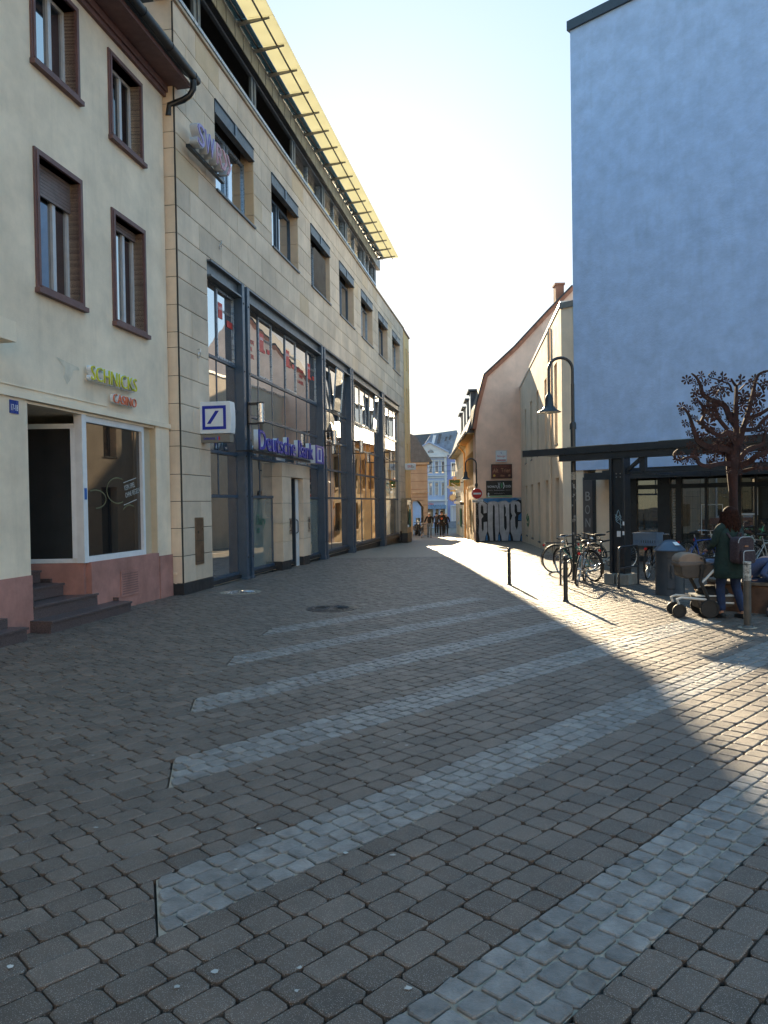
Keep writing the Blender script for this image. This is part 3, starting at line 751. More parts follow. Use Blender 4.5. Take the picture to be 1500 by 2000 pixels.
# upper windows
M_BFRAME = mat('dark_blue_frame', (.035, .05, .07), .35, .1, 8)
M_SILVER = mat('silver_frame', (.30, .37, .45), .3, .08, 8, metal=.5)
for k, (a0, a1, z0, z1) in enumerate(WIN):
    mb = MB(BK); mb.box(a0, a1, -.12, .012, z1 - .30, z1 - .02); mb.box(a0, a1, -.12, .035, z1 - .33, z1 - .30); mb.box(a0, a1, -.12, .035, z1 - .02, z1 + .0)
    w = mb.build('window', mat('header_steel', (.05, .065, .085), .4, .1, 5), bank)
    MB(BK).box((a0 + a1) / 2 - .07, (a0 + a1) / 2 + .07, .012, .034, z1 - .30, z1 - .02).build('bracket', M_BLUE, w)
    MB(BK).box(a0, a1, -.3, .05, z0 - .03, z0 + .015).build('sill', M_BFRAME, w)
    mid = (a0 + a1) / 2; mb = MB(BK)
    for x0, x1 in [(a0, a0 + .07), (mid - .13, mid - .06), (mid + .06, mid + .13), (a1 - .07, a1)]: mb.box(x0, x1, -.32, -.24, z0, z1 - .4)
    mb.box(a0, a1, -.32, -.25, z0, z0 + .07); mb.box(a0, a1, -.32, -.25, z1 - .47, z1 - .4)
    mb.build('frame', M_BLUE if k % 2 else M_SILVER, w)
    for x0, x1 in ((a0 + .07, mid - .13), (mid + .13, a1 - .07)):
        MB(BK).box(x0, x1, -.30, -.285, z0 + .07, z1 - .47).build('pane', M_GLASSB, w)
    MB(BK).box(mid - .06, mid + .06, -.30, -.28, z0 + .07, z1 - .47).build('pane', M_GLASSB, w)
    if k == 2 or k == 3:
        mb = MB(BK); z = z0 + .1
        while z < z1 - .45:
            if k == 2: mb.quad([(a0 + .9, -.19, z), (a1 - .03, -.19, z), (a1 - .03, -.13, z + .045), (a0 + .9, -.13, z + .045)])
            mb.quad([(a0 + .03, -.19, z), (a0 + .6, -.19, z), (a0 + .6, -.13, z + .045), (a0 + .03, -.13, z + .045)]) if k == 2 else None
            z += .065
        if mb.v: mb.build('louvre_blind', M_WFRAME if k != 2 else mat('light_blind', (.30, .31, .32), .4), w, fix=False)
    mb = MB(BK); z = z0 + 0
    for zz0, zz1 in [(8.68, 8.99), (8.99, 9.53), (9.53, 10.08), (10.08, 10.27)]: mb.box(a1 - .022, a1 - .001, -.24, -.002, zz0 + .006, zz1 - .006)
    mb.build('reveal_stone', M_STONE, w, fix=False)
# steel lintels, columns and the glazing bays
COLS = [3.45, 10.67, 14.92, 21.62]
mb = MB(BK)
for a0, a1 in [(1.41, 3.2), (3.7, 10.42), (10.92, 14.67), (15.17, 21.37), (21.87, 26.72)]:
    l_ = MB(BK).box(a0, a1, -.14, -.02, 6.64, 6.97).box(a0, a1, -.14, .09, 6.93, 6.97).box(a0, a1, -.14, .09, 6.62, 6.66).build('steel_lintel', M_LINTEL, bank)
for c in COLS:
    mb = MB(BK); mb.box(c - .25, c - .09, -.14, .10, -.35, 6.97); mb.box(c + .09, c + .25, -.14, .10, -.35, 6.97); mb.box(c - .09, c + .09, -.14, .0, -.35, 6.97)
    mb.box(c - .27, c - .07, -.14, .115, -.35, .03); mb.box(c + .07, c + .27, -.14, .115, -.35, .03)
    cc = mb.build('steel_column', M_BLUE, bank, bevel=.008)
    mb = MB(BK)
    for z in (.5, 1.95, 2.9, 3.3, 4.9, 6.5):
        for dx in (-.17, .17): mb.lathe((c + dx, .10, z), [(.022, 0), (.022, .014), (0, .016)], 8, axis='y')
    mb.build('bolt', M_DARKM, cc, fix=False)
TR = [.14, 1.95, 2.93, 3.95, 5.0, 6.62]
def bay(a0, a1, n_, low=None, zb=-.1, skip=None):
    """one glazing bay; low = vertical divisions under the 1.95 m transom"""
    w_ = (a1 - a0) / n_ if isinstance(n_, int) else None
    vs = [a0 + w_ * k for k in range(n_ + 1)] if w_ else n_
    lows = low or vs
    mb = MB(BK); mb.box(a0, a1, -.19, -.13, zb - .35, zb + .02); mb.box(a0, a1, -.2, -.04, zb + .02, TR[0] - .04)
    base = mb.build('kick_plate', M_BLACKST, bank)
    fr = MB(BK); panes = []
    for zi, z in enumerate(TR):
        fr.box(a0, a1, -.19, -.09, z - .035, z + .03)
    for zi, (z0, z1) in enumerate(zip(TR, TR[1:])):
        V = lows if zi == 0 else vs
        for x in V:
            if skip and skip[0] + .05 < x < skip[1] - .05 and z1 < skip[2] + .3: continue
            fr.box(max(a0, x - .026), min(a1, x + .026), -.19, -.115, z0, z1)
        for j, (x0, x1) in enumerate(zip(V, V[1:])):
            if skip and x0 > skip[0] - .1 and x1 < skip[1] + .1 and z1 < skip[2] + .3: continue
            panes.append((x0 + .03, x1 - .03, z0 + .035, z1 - .04, zi, j))
    g = fr.build('glazing_bay', M_BLUE, bank)
    for (x0, x1, z0, z1, zi, j) in panes:
        MB(BK).box(x0, x1, -.14, -.125, z0, z1).build('pane', M_GLASSB if not (zi == 0 and a0 < 4 and a0 > 3) else M_GLASSF, g)
        if zi == 4 and j % 2:      # opening lights have a frame of their own
            mb = MB(BK); q = .045
            mb.box(x0, x0 + q, -.12, -.095, z0, z1); mb.box(x1 - q, x1, -.12, -.095, z0, z1); mb.box(x0 + q, x1 - q, -.12, -.095, z0, z0 + q); mb.box(x0 + q, x1 - q, -.12, -.095, z1 - q, z1)
            mb.build('opening_light', M_SILVER, g)
    return g
g1 = bay(1.41, 3.2, [1.41, 2.1, 3.2], [1.41, 3.2], zb=0.0)
g2 = bay(3.7, 10.42, 6, [3.7, 5.72, 5.8, 8.5, 10.42], zb=0.0, skip=(5.75, 8.55, 2.93))
g3 = bay(10.92, 14.67, 3, [10.92, 12.2, 14.67], zb=0)
g4 = bay(15.17, 21.37, 6, [15.17, 16.2, 17.3, 17.4, 19.4, 20.3, 21.37], zb=0)
g5 = bay(21.87, 26.70, 4, None, zb=-.1)
# tilted opened panes
for (a0, a1) in [(12.25, 13.35), (19.35, 20.25)]:
    mb = MB(BK); z0, z1 = 5.06, 6.52
    mb.quad([(a0, .0, z0), (a1, .0, z0), (a1, .13, z1), (a0, .13, z1)], 0)
    p_ = mb.build('tilted_pane', M_GLASSB, g3 if a0 < 15 else g4, fix=False)
    mb = MB(BK); mb.tube([(a0, .0, z0), (a0, .13, z1), (a1, .13, z1), (a1, 0, z0)], .03, 4, closed=True); mb.build('tilted_frame', M_SILVER, g3 if a0 < 15 else g4)
# interior glimpses behind the lowest panes: a white pillar reflected/seen and a sand coloured bench line
MB(BK).box(17.45, 19.3, -.9, -.2, -.2, 1.9).build('door_recess', M_BFRAME, bank)
# red film lettering on the upper glass
def film(a, z, body, sz, w_): text('window_print', body, M_ORED, BK, a, -.118, z, sz, g2, depth=.004, width=w_)
film(3.90, 5.78, 'UPGRADE', .15, .66); film(4.02, 5.60, 'YOUR', .15, .40); film(3.90, 5.42, 'CAREER.', .15, .66)
film(8.37, 5.78, 'UPGRADE', .15, .62); film(8.5, 5.60, 'YOUR', .15, .38); film(8.37, 5.42, 'CAREER.', .15, .62)
for a in (4.95, 7.2, 9.4):
    mb = MB(BK); mb.quad([(a, -.116, 5.72), (a + .34, -.116, 5.72), (a + .34, -.116, 6.2), (a, -.116, 6.2)]); mb.quad([(a + .34, -.116, 5.72), (a + .46, -.116, 5.72), (a + .46, -.116, 5.80), (a + .34, -.116, 5.80)]); mb.quad([(a + .6, -.116, 5.76), (a + .82, -.116, 5.76), (a + .82, -.116, 5.88), (a + .6, -.116, 5.88)])
    mb.build('window_print', M_ORED, g2, fix=False)
    text('window_print', 'job', M_SIGNW, BK, a + .04, -.114, 6.03, .14, g2, width=.25)
    text('window_print', 'impulse', mat('grey_print', (.3, .3, .3), .6), BK, a + .38, -.114, 6.03, .14, g2, width=.5)
mb = MB(BK); mb.quad([(2.25, -.116, 5.95), (2.5, -.116, 5.95), (2.5, -.116, 6.3), (2.25, -.116, 6.3)]); mb.quad([(2.75, -.116, 5.85), (3.1, -.116, 5.85), (3.1, -.116, 6.0), (2.75, -.116, 6.0)]); mb.build('window_print', M_ORED, g1, fix=False)
text('window_print', 'job', M_SIGNW, BK, 2.28, -.114, 6.15, .12, g1, width=.2); text('window_print', 'impulse', MATS['grey_print'], BK, 2.55, -.114, 6.12, .12, g1, width=.5)
text('graffiti_tag', 'Dakry', mat('green_paint', (.02, .14, .10), .5), BK, 4.45, -.116, 1.25, .38, g2, rot=R(-4), shear=.3, sx=.75)
text('graffiti_tag', 'ccc', MATS['green_paint'], BK, 4.5, -.116, 1.02, .25, g2, rot=R(4), shear=.3, sx=.7)
mb = MB(BK); mb.box(3.80, 4.1, -.12, -.112, .6, 1.72); mb.build('poster', M_SIGNW, g2)
# stone door portal in the second bay
def sblock(mb_, a0, a1, o0, o1, z0, z1): MB(BK).box(a0 + .004, a1 - .004, o0, o1, z0 + .004, z1 - .004).build('portal_stone', M_STONE, mb_, bevel=.004)
port = MB(BK).box(5.82, 8.50, -.3, -.24, 2.5, 2.80).build('door_portal', M_STONE_D, bank)
for z0, z1 in [(.0 + .2, .73), (.73, 1.24), (1.24, 1.78), (1.78, 2.5)]:
    sblock(port, 5.80, 6.62, -.3, .16, z0, z1); sblock(port, 7.78, 8.52, -.3, .16, z0, z1)
sblock(port, 5.80, 7.16, -.28, .16, 2.5, 2.88); sblock(port, 7.16, 8.52, -.28, .16, 2.5, 2.88)
MB(BK).box(5.80, 6.60, -.3, .13, -.3, .2).build('portal_plinth', M_BLACKST, port); MB(BK).box(7.80, 8.50, -.3, .13, -.3, .2).build('portal_plinth', M_BLACKST, port)
MB(BK).box(7.50, 7.76, -.5, .02, -.1, 2.48).build('door_leaf', M_SIGNW, port)
MB(BK).box(6.62, 7.50, -.6, -.45, -.1, 2.48).build('door_panel', M_BFRAME, port)
MB(BK).box(7.44, 7.5, -.4, .0, -.1, 2.48).tube([(7.47, .03, .9), (7.47, .08, .95), (7.47, .08, 1.25), (7.47, .03, 1.3)], .015, 6).build('door_frame', M_BFRAME, port)
for a in (6.35, 8.22):
    it = MB(BK).box(a, a + .2, .16, .18, .92, 1.36).build('intercom', M_CHROME, port)
    MB(BK).box(a + .05, a + .15, .18, .184, 1.2, 1.3).box(a + .07, a + .13, .18, .184, 1.0, 1.04).build('button', M_DARKM, it)
# brass coloured deposit hatch on the corner pier
ht = MB(BK).box(.53, .93, .0, .02, .54, 1.50).build('deposit_hatch', mat('bronze_metal', (.22, .15, .10), .35, .15, 4, metal=.6), bank, bevel=.004)
MB(BK).box(.56, .90, .02, .024, 1.02, 1.03).box(.56, .9, .02, .024, .6, .61).lathe((.66, .02, 1.2), [(.03, 0), (.03, .006), (0, .007)], 12, axis='y').build('lock', M_DARKM, ht)
# top floor: louvres, glass, fin cladding, canopy
tf = MB(BK); colz = (11.68, 12.42)
tcols = [-2.35 + 3.38 * k for k in range(7)] + [20.3]
for c in tcols: tf.box(c - .17, c - .04, -.16, .05, *colz); tf.box(c + .04, c + .17, -.16, .05, *colz)
tf.box(-3, 20.45, -.2, .06, 12.34, 12.42)
top = tf.build('top_floor_frame', M_LINTEL, bank)
for k, (c, d_) in enumerate(zip(tcols, tcols[1:])):
    a0, a1 = c + .17, d_ - .17
    if k < 3:
        mb = MB(BK); z = 11.70
        while z < 12.34: mb.quad([(a0, .0, z), (a1, .0, z), (a1, -.045, z + .03), (a0, -.045, z + .03)]); z += .036
        mb.quad([(a0, -.05, 11.68), (a1, -.05, 11.68), (a1, -.05, 12.34), (a0, -.05, 12.34)])
        mb.build('louvre_blind', M_LOUV, top, fix=False)
    else:
        m_ = (a0 + a1) / 2
        MB(BK).box(a0, a0 + .06, -.14, -.02, *colz).box(m_ - .04, m_ + .04, -.14, -.02, *colz).box(a1 - .06, a1, -.14, -.02, *colz).build('frame', M_SILVER, top)
        for x0, x1 in ((a0 + .06, m_ - .04), (m_ + .04, a1 - .06)): MB(BK).box(x0, x1, -.1, -.08, 11.68, 12.34).build('pane', M_GLASS, top)
mb = MB(BK); a = -3.0
cl = MB(BK).box(-3, 20.55, -.2, .02, 12.42, 12.86).box(-3, 20.6, -.2, .2, 12.40, 12.425).build('fin_box', M_DARKM, bank)
while a < 20.5:
    MB(BK).box(a + .01, a + .50, .02, .19, 12.43, 12.86).build('zinc_fin', M_ZINC, cl); a += .53
can = MB(BK).tube([(-3, .30, 12.905), (20.75, .30, 12.905)], .022, 5).tube([(-3, .78, 12.915), (20.85, .78, 12.915)], .022, 5).build('roof_canopy', M_DARKM, bank)
for k in range(-3, 20):
    a = -.25 + 1.09 * k
    if a > 20.7: break
    MB(BK).prism([(a - .02, 0), (a + .02, 0), (a + .02, 1), (a - .02, 1)], 0, 1)
    mb = MB(BK); P = [(a - .02, .10, 12.80), (a + .02, .10, 12.80), (a + .02, .95, 12.895), (a - .02, .95, 12.895)]
    mb.add([BK.P(*q) for q in P] + [BK.P(q[0], q[1], q[2] + (.10 if q[1] < .5 else .035)) for q in P], [(0, 1, 2, 3), (4, 5, 6, 7), (0, 1, 5, 4), (1, 2, 6, 5), (2, 3, 7, 6), (3, 0, 4, 7)])
    mb.build('bracket', M_ZINC, can)
k = 0; a = -.3 - 1.09 * 3
M_CYAN = mat('blue_glass_strip', (.10, .27, .38), .2, .05, 3)
while a < 20.7:
    b_ = min(a + 1.09, 20.75)
    MB(BK).box(a + .006, b_ - .006, .42, 1.06, 12.935, 12.953).build('canopy_sheet', M_SOFFIT, can)
    MB(BK).box(a + .006, b_ - .006, .06, .41, 12.938, 12.95).build('glass_strip', M_CYAN, can); a += 1.09
# signs and lamps on the bank
oc0, oc1 = solve_o(BK, .95, 389, 3.5), solve_o(BK, .95, 453, 3.5)
zt, zb_ = 3.88, 3.22
t = thing('illuminated_sign', BK.P(.95, oc0, zb_), 'white square bank sign with blue frame and slash, projecting from the corner pier', 'sign')
mb = MB(BK); prof = [(oc0 + .02, zb_), (oc1 - .02, zb_), (oc1 - .004, zb_ + .15), (oc1, (zb_ + zt) / 2), (oc1 - .004, zt - .15), (oc1 - .02, zt), (oc0 + .02, zt), (oc0 + .004, zt - .15), (oc0, (zb_ + zt) / 2), (oc0 + .004, zb_ + .15)]
def pr_oz(mb, poly, a0, a1, mi=0):
    n = len(poly); mb.add([BK.P(a0, o, z) for o, z in poly] + [BK.P(a1, o, z) for o, z in poly], [tuple(range(n)), tuple(range(2 * n - 1, n - 1, -1))] + [(i, n + i, n + (i + 1) % n, (i + 1) % n) for i in range(n)], mi); return mb
pr_oz(mb, prof, .90, 1.16); mb.build('sign_case', M_SIGNW, t, bevel=.012)
w_ = oc1 - oc0; h_ = zt - zb_
def fr_ring(o0, o1, z0, z1, q, a): 
    mb = MB(BK)
    for (x0, x1, y0, y1) in [(o0, o1, z0, z0 + q), (o0, o1, z1 - q, z1), (o0, o0 + q, z0 + q, z1 - q), (o1 - q, o1, z0 + q, z1 - q)]: mb.box(a - .006, a, x0, x1, y0, y1)
    return mb
mb = fr_ring(oc0 + w_ * .13, oc1 - w_ * .15, zb_ + h_ * .13, zt - h_ * .13, w_ * .085, .899)
pr_oz(mb, [(oc0 + w_ * .27, zb_ + h_ * .31), (oc0 + w_ * .38, zb_ + h_ * .31), (oc0 + w_ * .64, zt - h_ * .29), (oc0 + w_ * .53, zt - h_ * .29)], .893, .899)
mb.build('emblem', M_DBBLUE, t)
MB(BK).box(.92, 1.12, oc0 + .05, oc1 - .04, zb_ - .175, zb_ - .01).build('label_box', mat('sign_grey', (.20, .185, .16), .5, .05), t)
# text facing the camera: a frame across the street direction
XF = Fr(BK.P(.90, 0, 0), (BK.n.x, BK.n.y)); XF.n = -BK.d
text('lettering', 'Geldautomat', M_DBBLUE, XF, oc0 + .10, -.012, zb_ - .12, .09, t, width=.26)
MB(BK).box(.914, .92, oc0 + .40, oc0 + .43, zb_ - .13, zb_ - .06).build('card_logo', mat('logo_blue', (.03, .15, .5), .5), t); MB(BK).box(.914, .92, oc0 + .43, oc0 + .46, zb_ - .13, zb_ - .06).build('card_logo', M_RED, t)
mb = MB(BK)
for z in (zt - .1, zb_ + .03): mb.tube([(.96, 0.0, z), (.96, oc0, z)], .014, 6); mb.tube([(.96, .02, z - .05), (.96, .08, z - .05), (.96, .08, z + .05), (.96, .02, z + .05)], .01, 5)
mb.build('mounting_arm', M_DARKM, t)
a0, z0_ = BK.hit(505, 886, .50); a1, _ = BK.hit(611, 886, .50); zc0 = BK.hit(505, 886, .5)[1]; zc1 = BK.hit(505, 850, .5)[1]
t = thing('sign_letters', BK.P(a0, .2, zc0), 'deep blue and white letters of the bank name over the door portal', 'sign')
text('letter_side', 'Deutsche Bank', M_SIGNW, BK, a0, .42, 3.04, .62, t, depth=.11, width=a1 - a0, height=.47)
text('letter_faces', 'Deutsche Bank', M_DBBLUE, BK, a0, .495, 3.04, .62, t, depth=.03, width=a1 - a0, height=.47, bold=.004)
MB(BK).box(a0 - .1, a1 + .1, .30, .40, 2.96, 3.02).box(a0 - .1, a0 - .06, -.03, .34, 2.98, 3.02).build('rail', M_DARKM, t)
l0, _ = BK.hit(617, 880, .5); l1, _ = BK.hit(632, 880, .5)
MB(BK).box(l0, l1, .2, .48, 2.96, 3.50).build('logo_box', M_SIGNW, t)
mb = MB(BK); q = .085 * (l1 - l0) + .02
for (x0, x1, y0, y1) in [(l0, l1, 2.96, 3.02), (l0, l1, 3.44, 3.50), (l0, l0 + .14, 3.02, 3.44), (l1 - .14, l1, 3.02, 3.44)]: mb.box(x0, x1, .481, .51, y0, y1)
mb.prism([(l0 + .35, 3.08), (l0 + .52, 3.08), (l1 - .35, 3.38), (l1 - .52, 3.38)], .481, .51); mb.build('logo_frame', M_DBBLUE, t)
# broadcaster sign on the wall
t = thing('sign_letters', BK.P(.3, .1, 8.9), 'faded violet and pink broadcaster letters high on the sandstone corner', 'sign')
M_VIO = mat('faded_violet', (.33, .29, .58), .5, .1, 4); M_PNK = mat('faded_pink', (.55, .30, .36), .5, .15, 4)
for i, (ch, m_, a, w_) in enumerate([('S', M_VIO, .22, .34), ('W', M_VIO, .60, .50), ('R', M_PNK, 1.14, .36)]):
    text('letter_side', ch, M_WFRAME, BK, a, .26, 8.86, .6, t, depth=.16, width=w_, height=.46, bold=.006)
    text('letter_face', ch, m_, BK, a + .015, .35, 8.875, .6, t, depth=.02, width=w_ - .03, height=.43)
for a in (1.52, 1.74):
    ch = [(a, 8.86), (a + .09, 8.86), (a + .28, 9.09), (a + .09, 9.32), (a, 9.32), (a + .17, 9.09)]
    MB(BK).prism(ch, .14, .34).build('chevron_side', M_WFRAME, t); MB(BK).prism([(x + (.012 if x < a + .2 else -.02), 8.88 + (z - 8.86) * .92) for x, z in ch], .341, .36).build('chevron_face', M_PNK, t)
MB(BK).box(.2, 2.0, .12, .2, 8.78, 8.84).build('rail', M_DARKM, t)
# cylinder lamps
for i, c in enumerate(COLS):
    z = 3.92; lab = ['brushed steel cylinder lamp between the square sign and the blue lettering', 'brushed steel cylinder lamp on the column beside the logo box',
                     'brushed steel cylinder lamp on the third blue column', 'brushed steel cylinder lamp on the fourth blue column, next to the end pier'][i]
    t = thing('wall_lamp', BK.P(c, .1, z), lab, 'wall lamp', 'cylinder lamps on the blue steel columns')
    MB(BK).lathe((c, .42, z - .21), [(.085, 0), (.085, .44)], 20).build('lamp_shade', M_CHROME, t, smooth=True)
    MB(BK).box(c - .04, c + .04, .10, .34, z + .2, z + .26).box(c - .05, c + .05, .10, .13, z - .25, z + .28).box(c - .04, c + .04, .10, .34, z - .26, z - .22).build('bracket', M_DARKM, t)
    MB(BK).lathe((c, .42, z + .23), [(.09, 0), (.09, .03)], 20).lathe((c, .42, z - .25), [(.09, 0), (.09, .03)], 20).build('cap', M_DARKM, t)
# cable loops and rings on the stone
for (u, v, lab) in [(386, 690, 'small wire hook with ring on the stone pier above the square sign'), (428, 478, 'small wire ring on the stone wall between the upper windows')]:
    a, z = BK.hit(u, v); t = thing('wall_hook', BK.P(a, 0, z), lab, 'hook')
    mb = MB(BK); mb.tube([(a + math.cos(k * .785) * .05, .03 + math.sin(k * .785) * .02, z - .04 + math.sin(k * .785) * .06) for k in range(8)], .008, 5, closed=True); mb.tube([(a, 0, z + .08), (a, .06, z + .08), (a, .06, z + .02)], .01, 5); mb.build('ring', M_CHROME, t)
# display case at the far end of the bank
t = thing('display_case', BK.P(27.5, .1, 0), 'glass display case standing at the far end of the sandstone wall', 'display case')
MB(BK).box(27.0, 28.5, .02, .34, -.42, .12).build('base', M_BLACKST, t); MB(BK).box(27.0, 28.5, .02, .32, .12, 2.0).build('case', mat('case_tan', (.38, .28, .18), .5, .2, 3), t); MB(BK).box(27.1, 28.4, .32, .33, .4, 1.9).build('pane', M_GLASSB, t)

# ================================================================== YELLOW HOUSE beyond the bank
e0 = BK.P(28.7, -.05, 0); YD = (1.64 - e0.x, 46.0 - e0.y); YL = Fr((e0.x, e0.y), YD); YLEN = math.hypot(*YD)
t = thing('yellow_house', YL.P(0, 0, -.4), 'plain yellow rendered house with narrow slit windows beyond the bank', 'house')
hs = []
for k in range(3):
    a = .35 + k * .95
    for z0, z1 in ((3.3, 5.2), (6.4, 8.4), (9.4, 10.7)): hs.append((a, a + .45, z0, z1, .25))
mb = MB(YL); wall_cells(mb, 0.05, YLEN, -.9, 11.52, hs, 0, .25); mb.box(.05, YLEN, -10, -.3, -.9, 11.5); mb.quad([(YLEN, 0, -.9), (YLEN, -10, -.9), (YLEN, -10, 11.5), (YLEN, 0, 11.5)])
mb.build('wall', M_YELLOW, t, fix=False)
for h in hs: MB(YL).box(h[0], h[1], -.24, -.22, h[2], h[3]).build('window', M_GLASSD, t)
MB(YL).box(0.05, YLEN, -.0, .02, -.9, -.02).build('plinth', M_BROWN, t); MB(YL).box(0, YLEN + .05, -.5, .06, 11.52, 11.60).build('coping', M_BROWN, t)
MB(YL).tube([(.04, .06, -.4), (.04, .06, 11.4)], .04, 6).build('downpipe', M_YELLOW, t)
tt = thing('wall_lettering', YL.P(1, 0, 1.9), 'small dark lettering on the yellow house wall', 'sign')
text('letters', '& Jaki', M_LINTEL, YL, .5, .03, 1.7, .5, tt, depth=.04, width=2.2)
# hanging broadcaster sign
q0 = atY(791, 918, 43.2); q1 = atY(812, 905, 43.2)
t = thing('hanging_sign', (q0.x, 43.2, q0.z), 'white hanging box sign with red and black letters at the bank end', 'sign')
mb = MB(); mb.box(q0.x, q1.x, 43.1, 43.3, q0.z, q1.z); mb.build('case', M_SIGNW, t, bevel=.02)
HF = Fr((0, 43.09), (1, 0)); text('letters', 'SW', M_RED, HF, q0.x + .14, .012, q0.z + .1, .2, t, width=.19, height=.17); text('letters', 'R»', M_DARKM, HF, q0.x + .34, .012, q0.z + .1, .2, t, width=.17, height=.17)
MB().tube([(q0.x - .2, 43.2, (q0.z + q1.z) / 2), (q0.x, 43.2, (q0.z + q1.z) / 2)], .02, 6).build('arm', M_DARKM, t)

# ================================================================== BEIGE WING and BLUE-WALLED BUILDING (right)
beige = thing('beige_house', BG.P(0, 0, 0), 'beige rendered wing with rows of tall narrow slit windows', 'building')
bh = []
for k in range(6):
    c = 1.45 + 3.12 * k
    if c < 17: bh.append((c - .48, c + .48, .08 if k else .05, 2.49, .38)); bh.append((c + .1 - .40, c + .1 + .40, 3.60, 6.22 if k < 6 else 6.2, .38))
mb = MB(BG); wall_cells(mb, 0, 17.7, -.6, 7.75, bh, 0, .38)
mb.box(.01, 17.7, -9, -.42, -.6, 7.74); mb.build('wall', M_BEIGE, beige, fix=False)
mb = MB(WL); mb.quad([(0, 0, -.3), (.5, 0, -.3), (.5, 0, 7.75), (0, 0, 7.75)])
for a0, a1 in ((.0, .70), (1.10, 1.86)): mb.box(max(a0, .5), a1, -.4, 0, -.3, 2.64)
mb.build('end_wall', M_BEIGE, beige, fix=False)
MB(BG).box(-.02, 17.7, -.3, .03, 7.75, 7.86).build('coping', mat('pale_metal', (.55, .53, .5), .3, .05, 5, metal=.6), beige)
MB(WL).box(-.03, .5, -.3, .04, 7.62, 7.80).build('end_coping', M_ZINC, beige)
for h in bh:
    w = MB(BG).box(h[0], h[1], -.36, -.33, h[2], h[3]).build('window', M_GLASS, beige)
    MB(BG).box(h[0], h[0] + .05, -.34, -.28, h[2], h[3]).box(h[1] - .05, h[1], -.34, -.28, h[2], h[3]).box(h[0], h[1], -.34, -.28, h[3] - .05, h[3]).build('frame', M_ZINC, w)
    MB(BG).box(h[0] + .05, h[1] - .0, -.36, .02, h[2] - .05, h[2] + .0).build('sill', M_DARKM, w)
MB(BG).tube([(3.0, .05, 0), (3.0, .05, 7.7)], .045, 8).build('downpipe', M_BEIGE, beige)
# a green scrawl low on the wing
tg = mat('green_scrawl', (.10, .24, .12), .7)
mb = MB(BG); P_ = [BG.hit(u, v) for u, v in [(1031, 1004), (1029, 1012), (1031, 1018), (1033, 1008), (1034, 1020), (1032, 1028), (1030, 1022)]]
for (a, z), (c, d) in zip(P_, P_[1:]): mb.tube([(a, .008, z), (c, .008, d)], .03, 4)
mb.build('scrawl', tg, beige)

blue = thing('blue_wall_building', WL.P(.45, 0, 2.65), 'tall windowless blue rendered wall above a dark framed shop front', 'building')
mb = MB(WL); mb.box(.45, 13, -10, .05, 2.64, 15.85); mb.build('wall', M_BLUEW, blue, fix=False)
MB(WL).box(.38, 13.05, -10, .13, 15.85, 16.13).build('roof_edge', M_BFRAME, blue)
# shop front under it
sf = thing('glazed_shop', WL.P(1.9, 0, 0), 'dark framed glass shop front below the blue wall', 'shop front')
def au(u, v=1000, o=0.0): return WL.hit(u, v, o)[0]
MB(WL).box(.70, 1.10, -.1, .03, -.1, 2.42).build('grey_panel', mat('grey_panel', (.10, .09, .09), .5, .1, 4), sf)
MB(WL).box(1.02, 1.12, -.1, .05, -.1, 2.42).build('dark_post', M_DARKM, sf)
for ch, z in zip('BONG', (1.72, 1.32, .92, .52)): text('graffiti_letter', ch, mat('chalk_grey', (.32, .32, .31), .7), WL, .76, .034, z, .36, sf, width=.16, height=.27)
pn = [(1243, 1284), (1308, 1320), (1330, 1376), (1381, 1427), (1447, 1474), (1478, 1503), (1507, 1545), (1550, 1600)]
fr = MB(WL); prev = 1.84; zs = (.12, 2.02, 2.14, 2.44)
fr.box(1.84, 12, -.12, -.02, -.3, .10); fr.box(1.84, 12, -.12, -.02, 2.02, 2.14); fr.box(1.84, 12, -.12, -.0, 2.40, 2.64)
P2 = []
for u0, u1 in pn: P2.append((au(u0), au(u1)))
x = 1.84
for a0, a1 in P2: fr.box(x, a0, -.12, -.01, .1, 2.42); x = a1
fr.box(x, 12, -.12, -.01, .1, 2.42)
frm = fr.build('frame', M_DARKM, sf)
for a0, a1 in P2:
    MB(WL).box(a0, a1, -.08, -.07, .10, 2.02).build('pane', M_GLASST, frm); MB(WL).box(a0, a1, -.08, -.07, 2.14, 2.40).build('upper_pane', M_GLASST, frm)
M_TAN = mat('tan_curtain', (.34, .29, .19), .9, .15, 6); M_PALE = mat('pale_curtain', (.40, .40, .36), .9, .1, 6)
mb = MB(WL); mb.box(1.86, 12, -3.0, -2.9, -.2, 2.6); mb.box(1.9, 12, -3, -.13, -.2, -.1); mb.build('back_room', mat('room_dark', (.10, .085, .06), .9), sf)
for i, (u0, u1, mt) in enumerate([(1262, 1275, M_TAN), (1250, 1262, M_PALE), (1309, 1319, M_TAN), (1332, 1345, M_TAN), (1347, 1360, M_PALE), (1362, 1374, M_TAN), (1382, 1405, M_PALE), (1407, 1425, M_TAN), (1450, 1462, M_TAN), (1480, 1492, M_PALE)]):
    a0, a1 = au(u0), au(u1); mb = MB(WL); k = a0
    while k < a1: mb.box(k, k + .055, -.34 - .03 * (i % 2), -.30, .15, 1.95); k += .075
    mb.build('curtain', mt, sf, fix=False)
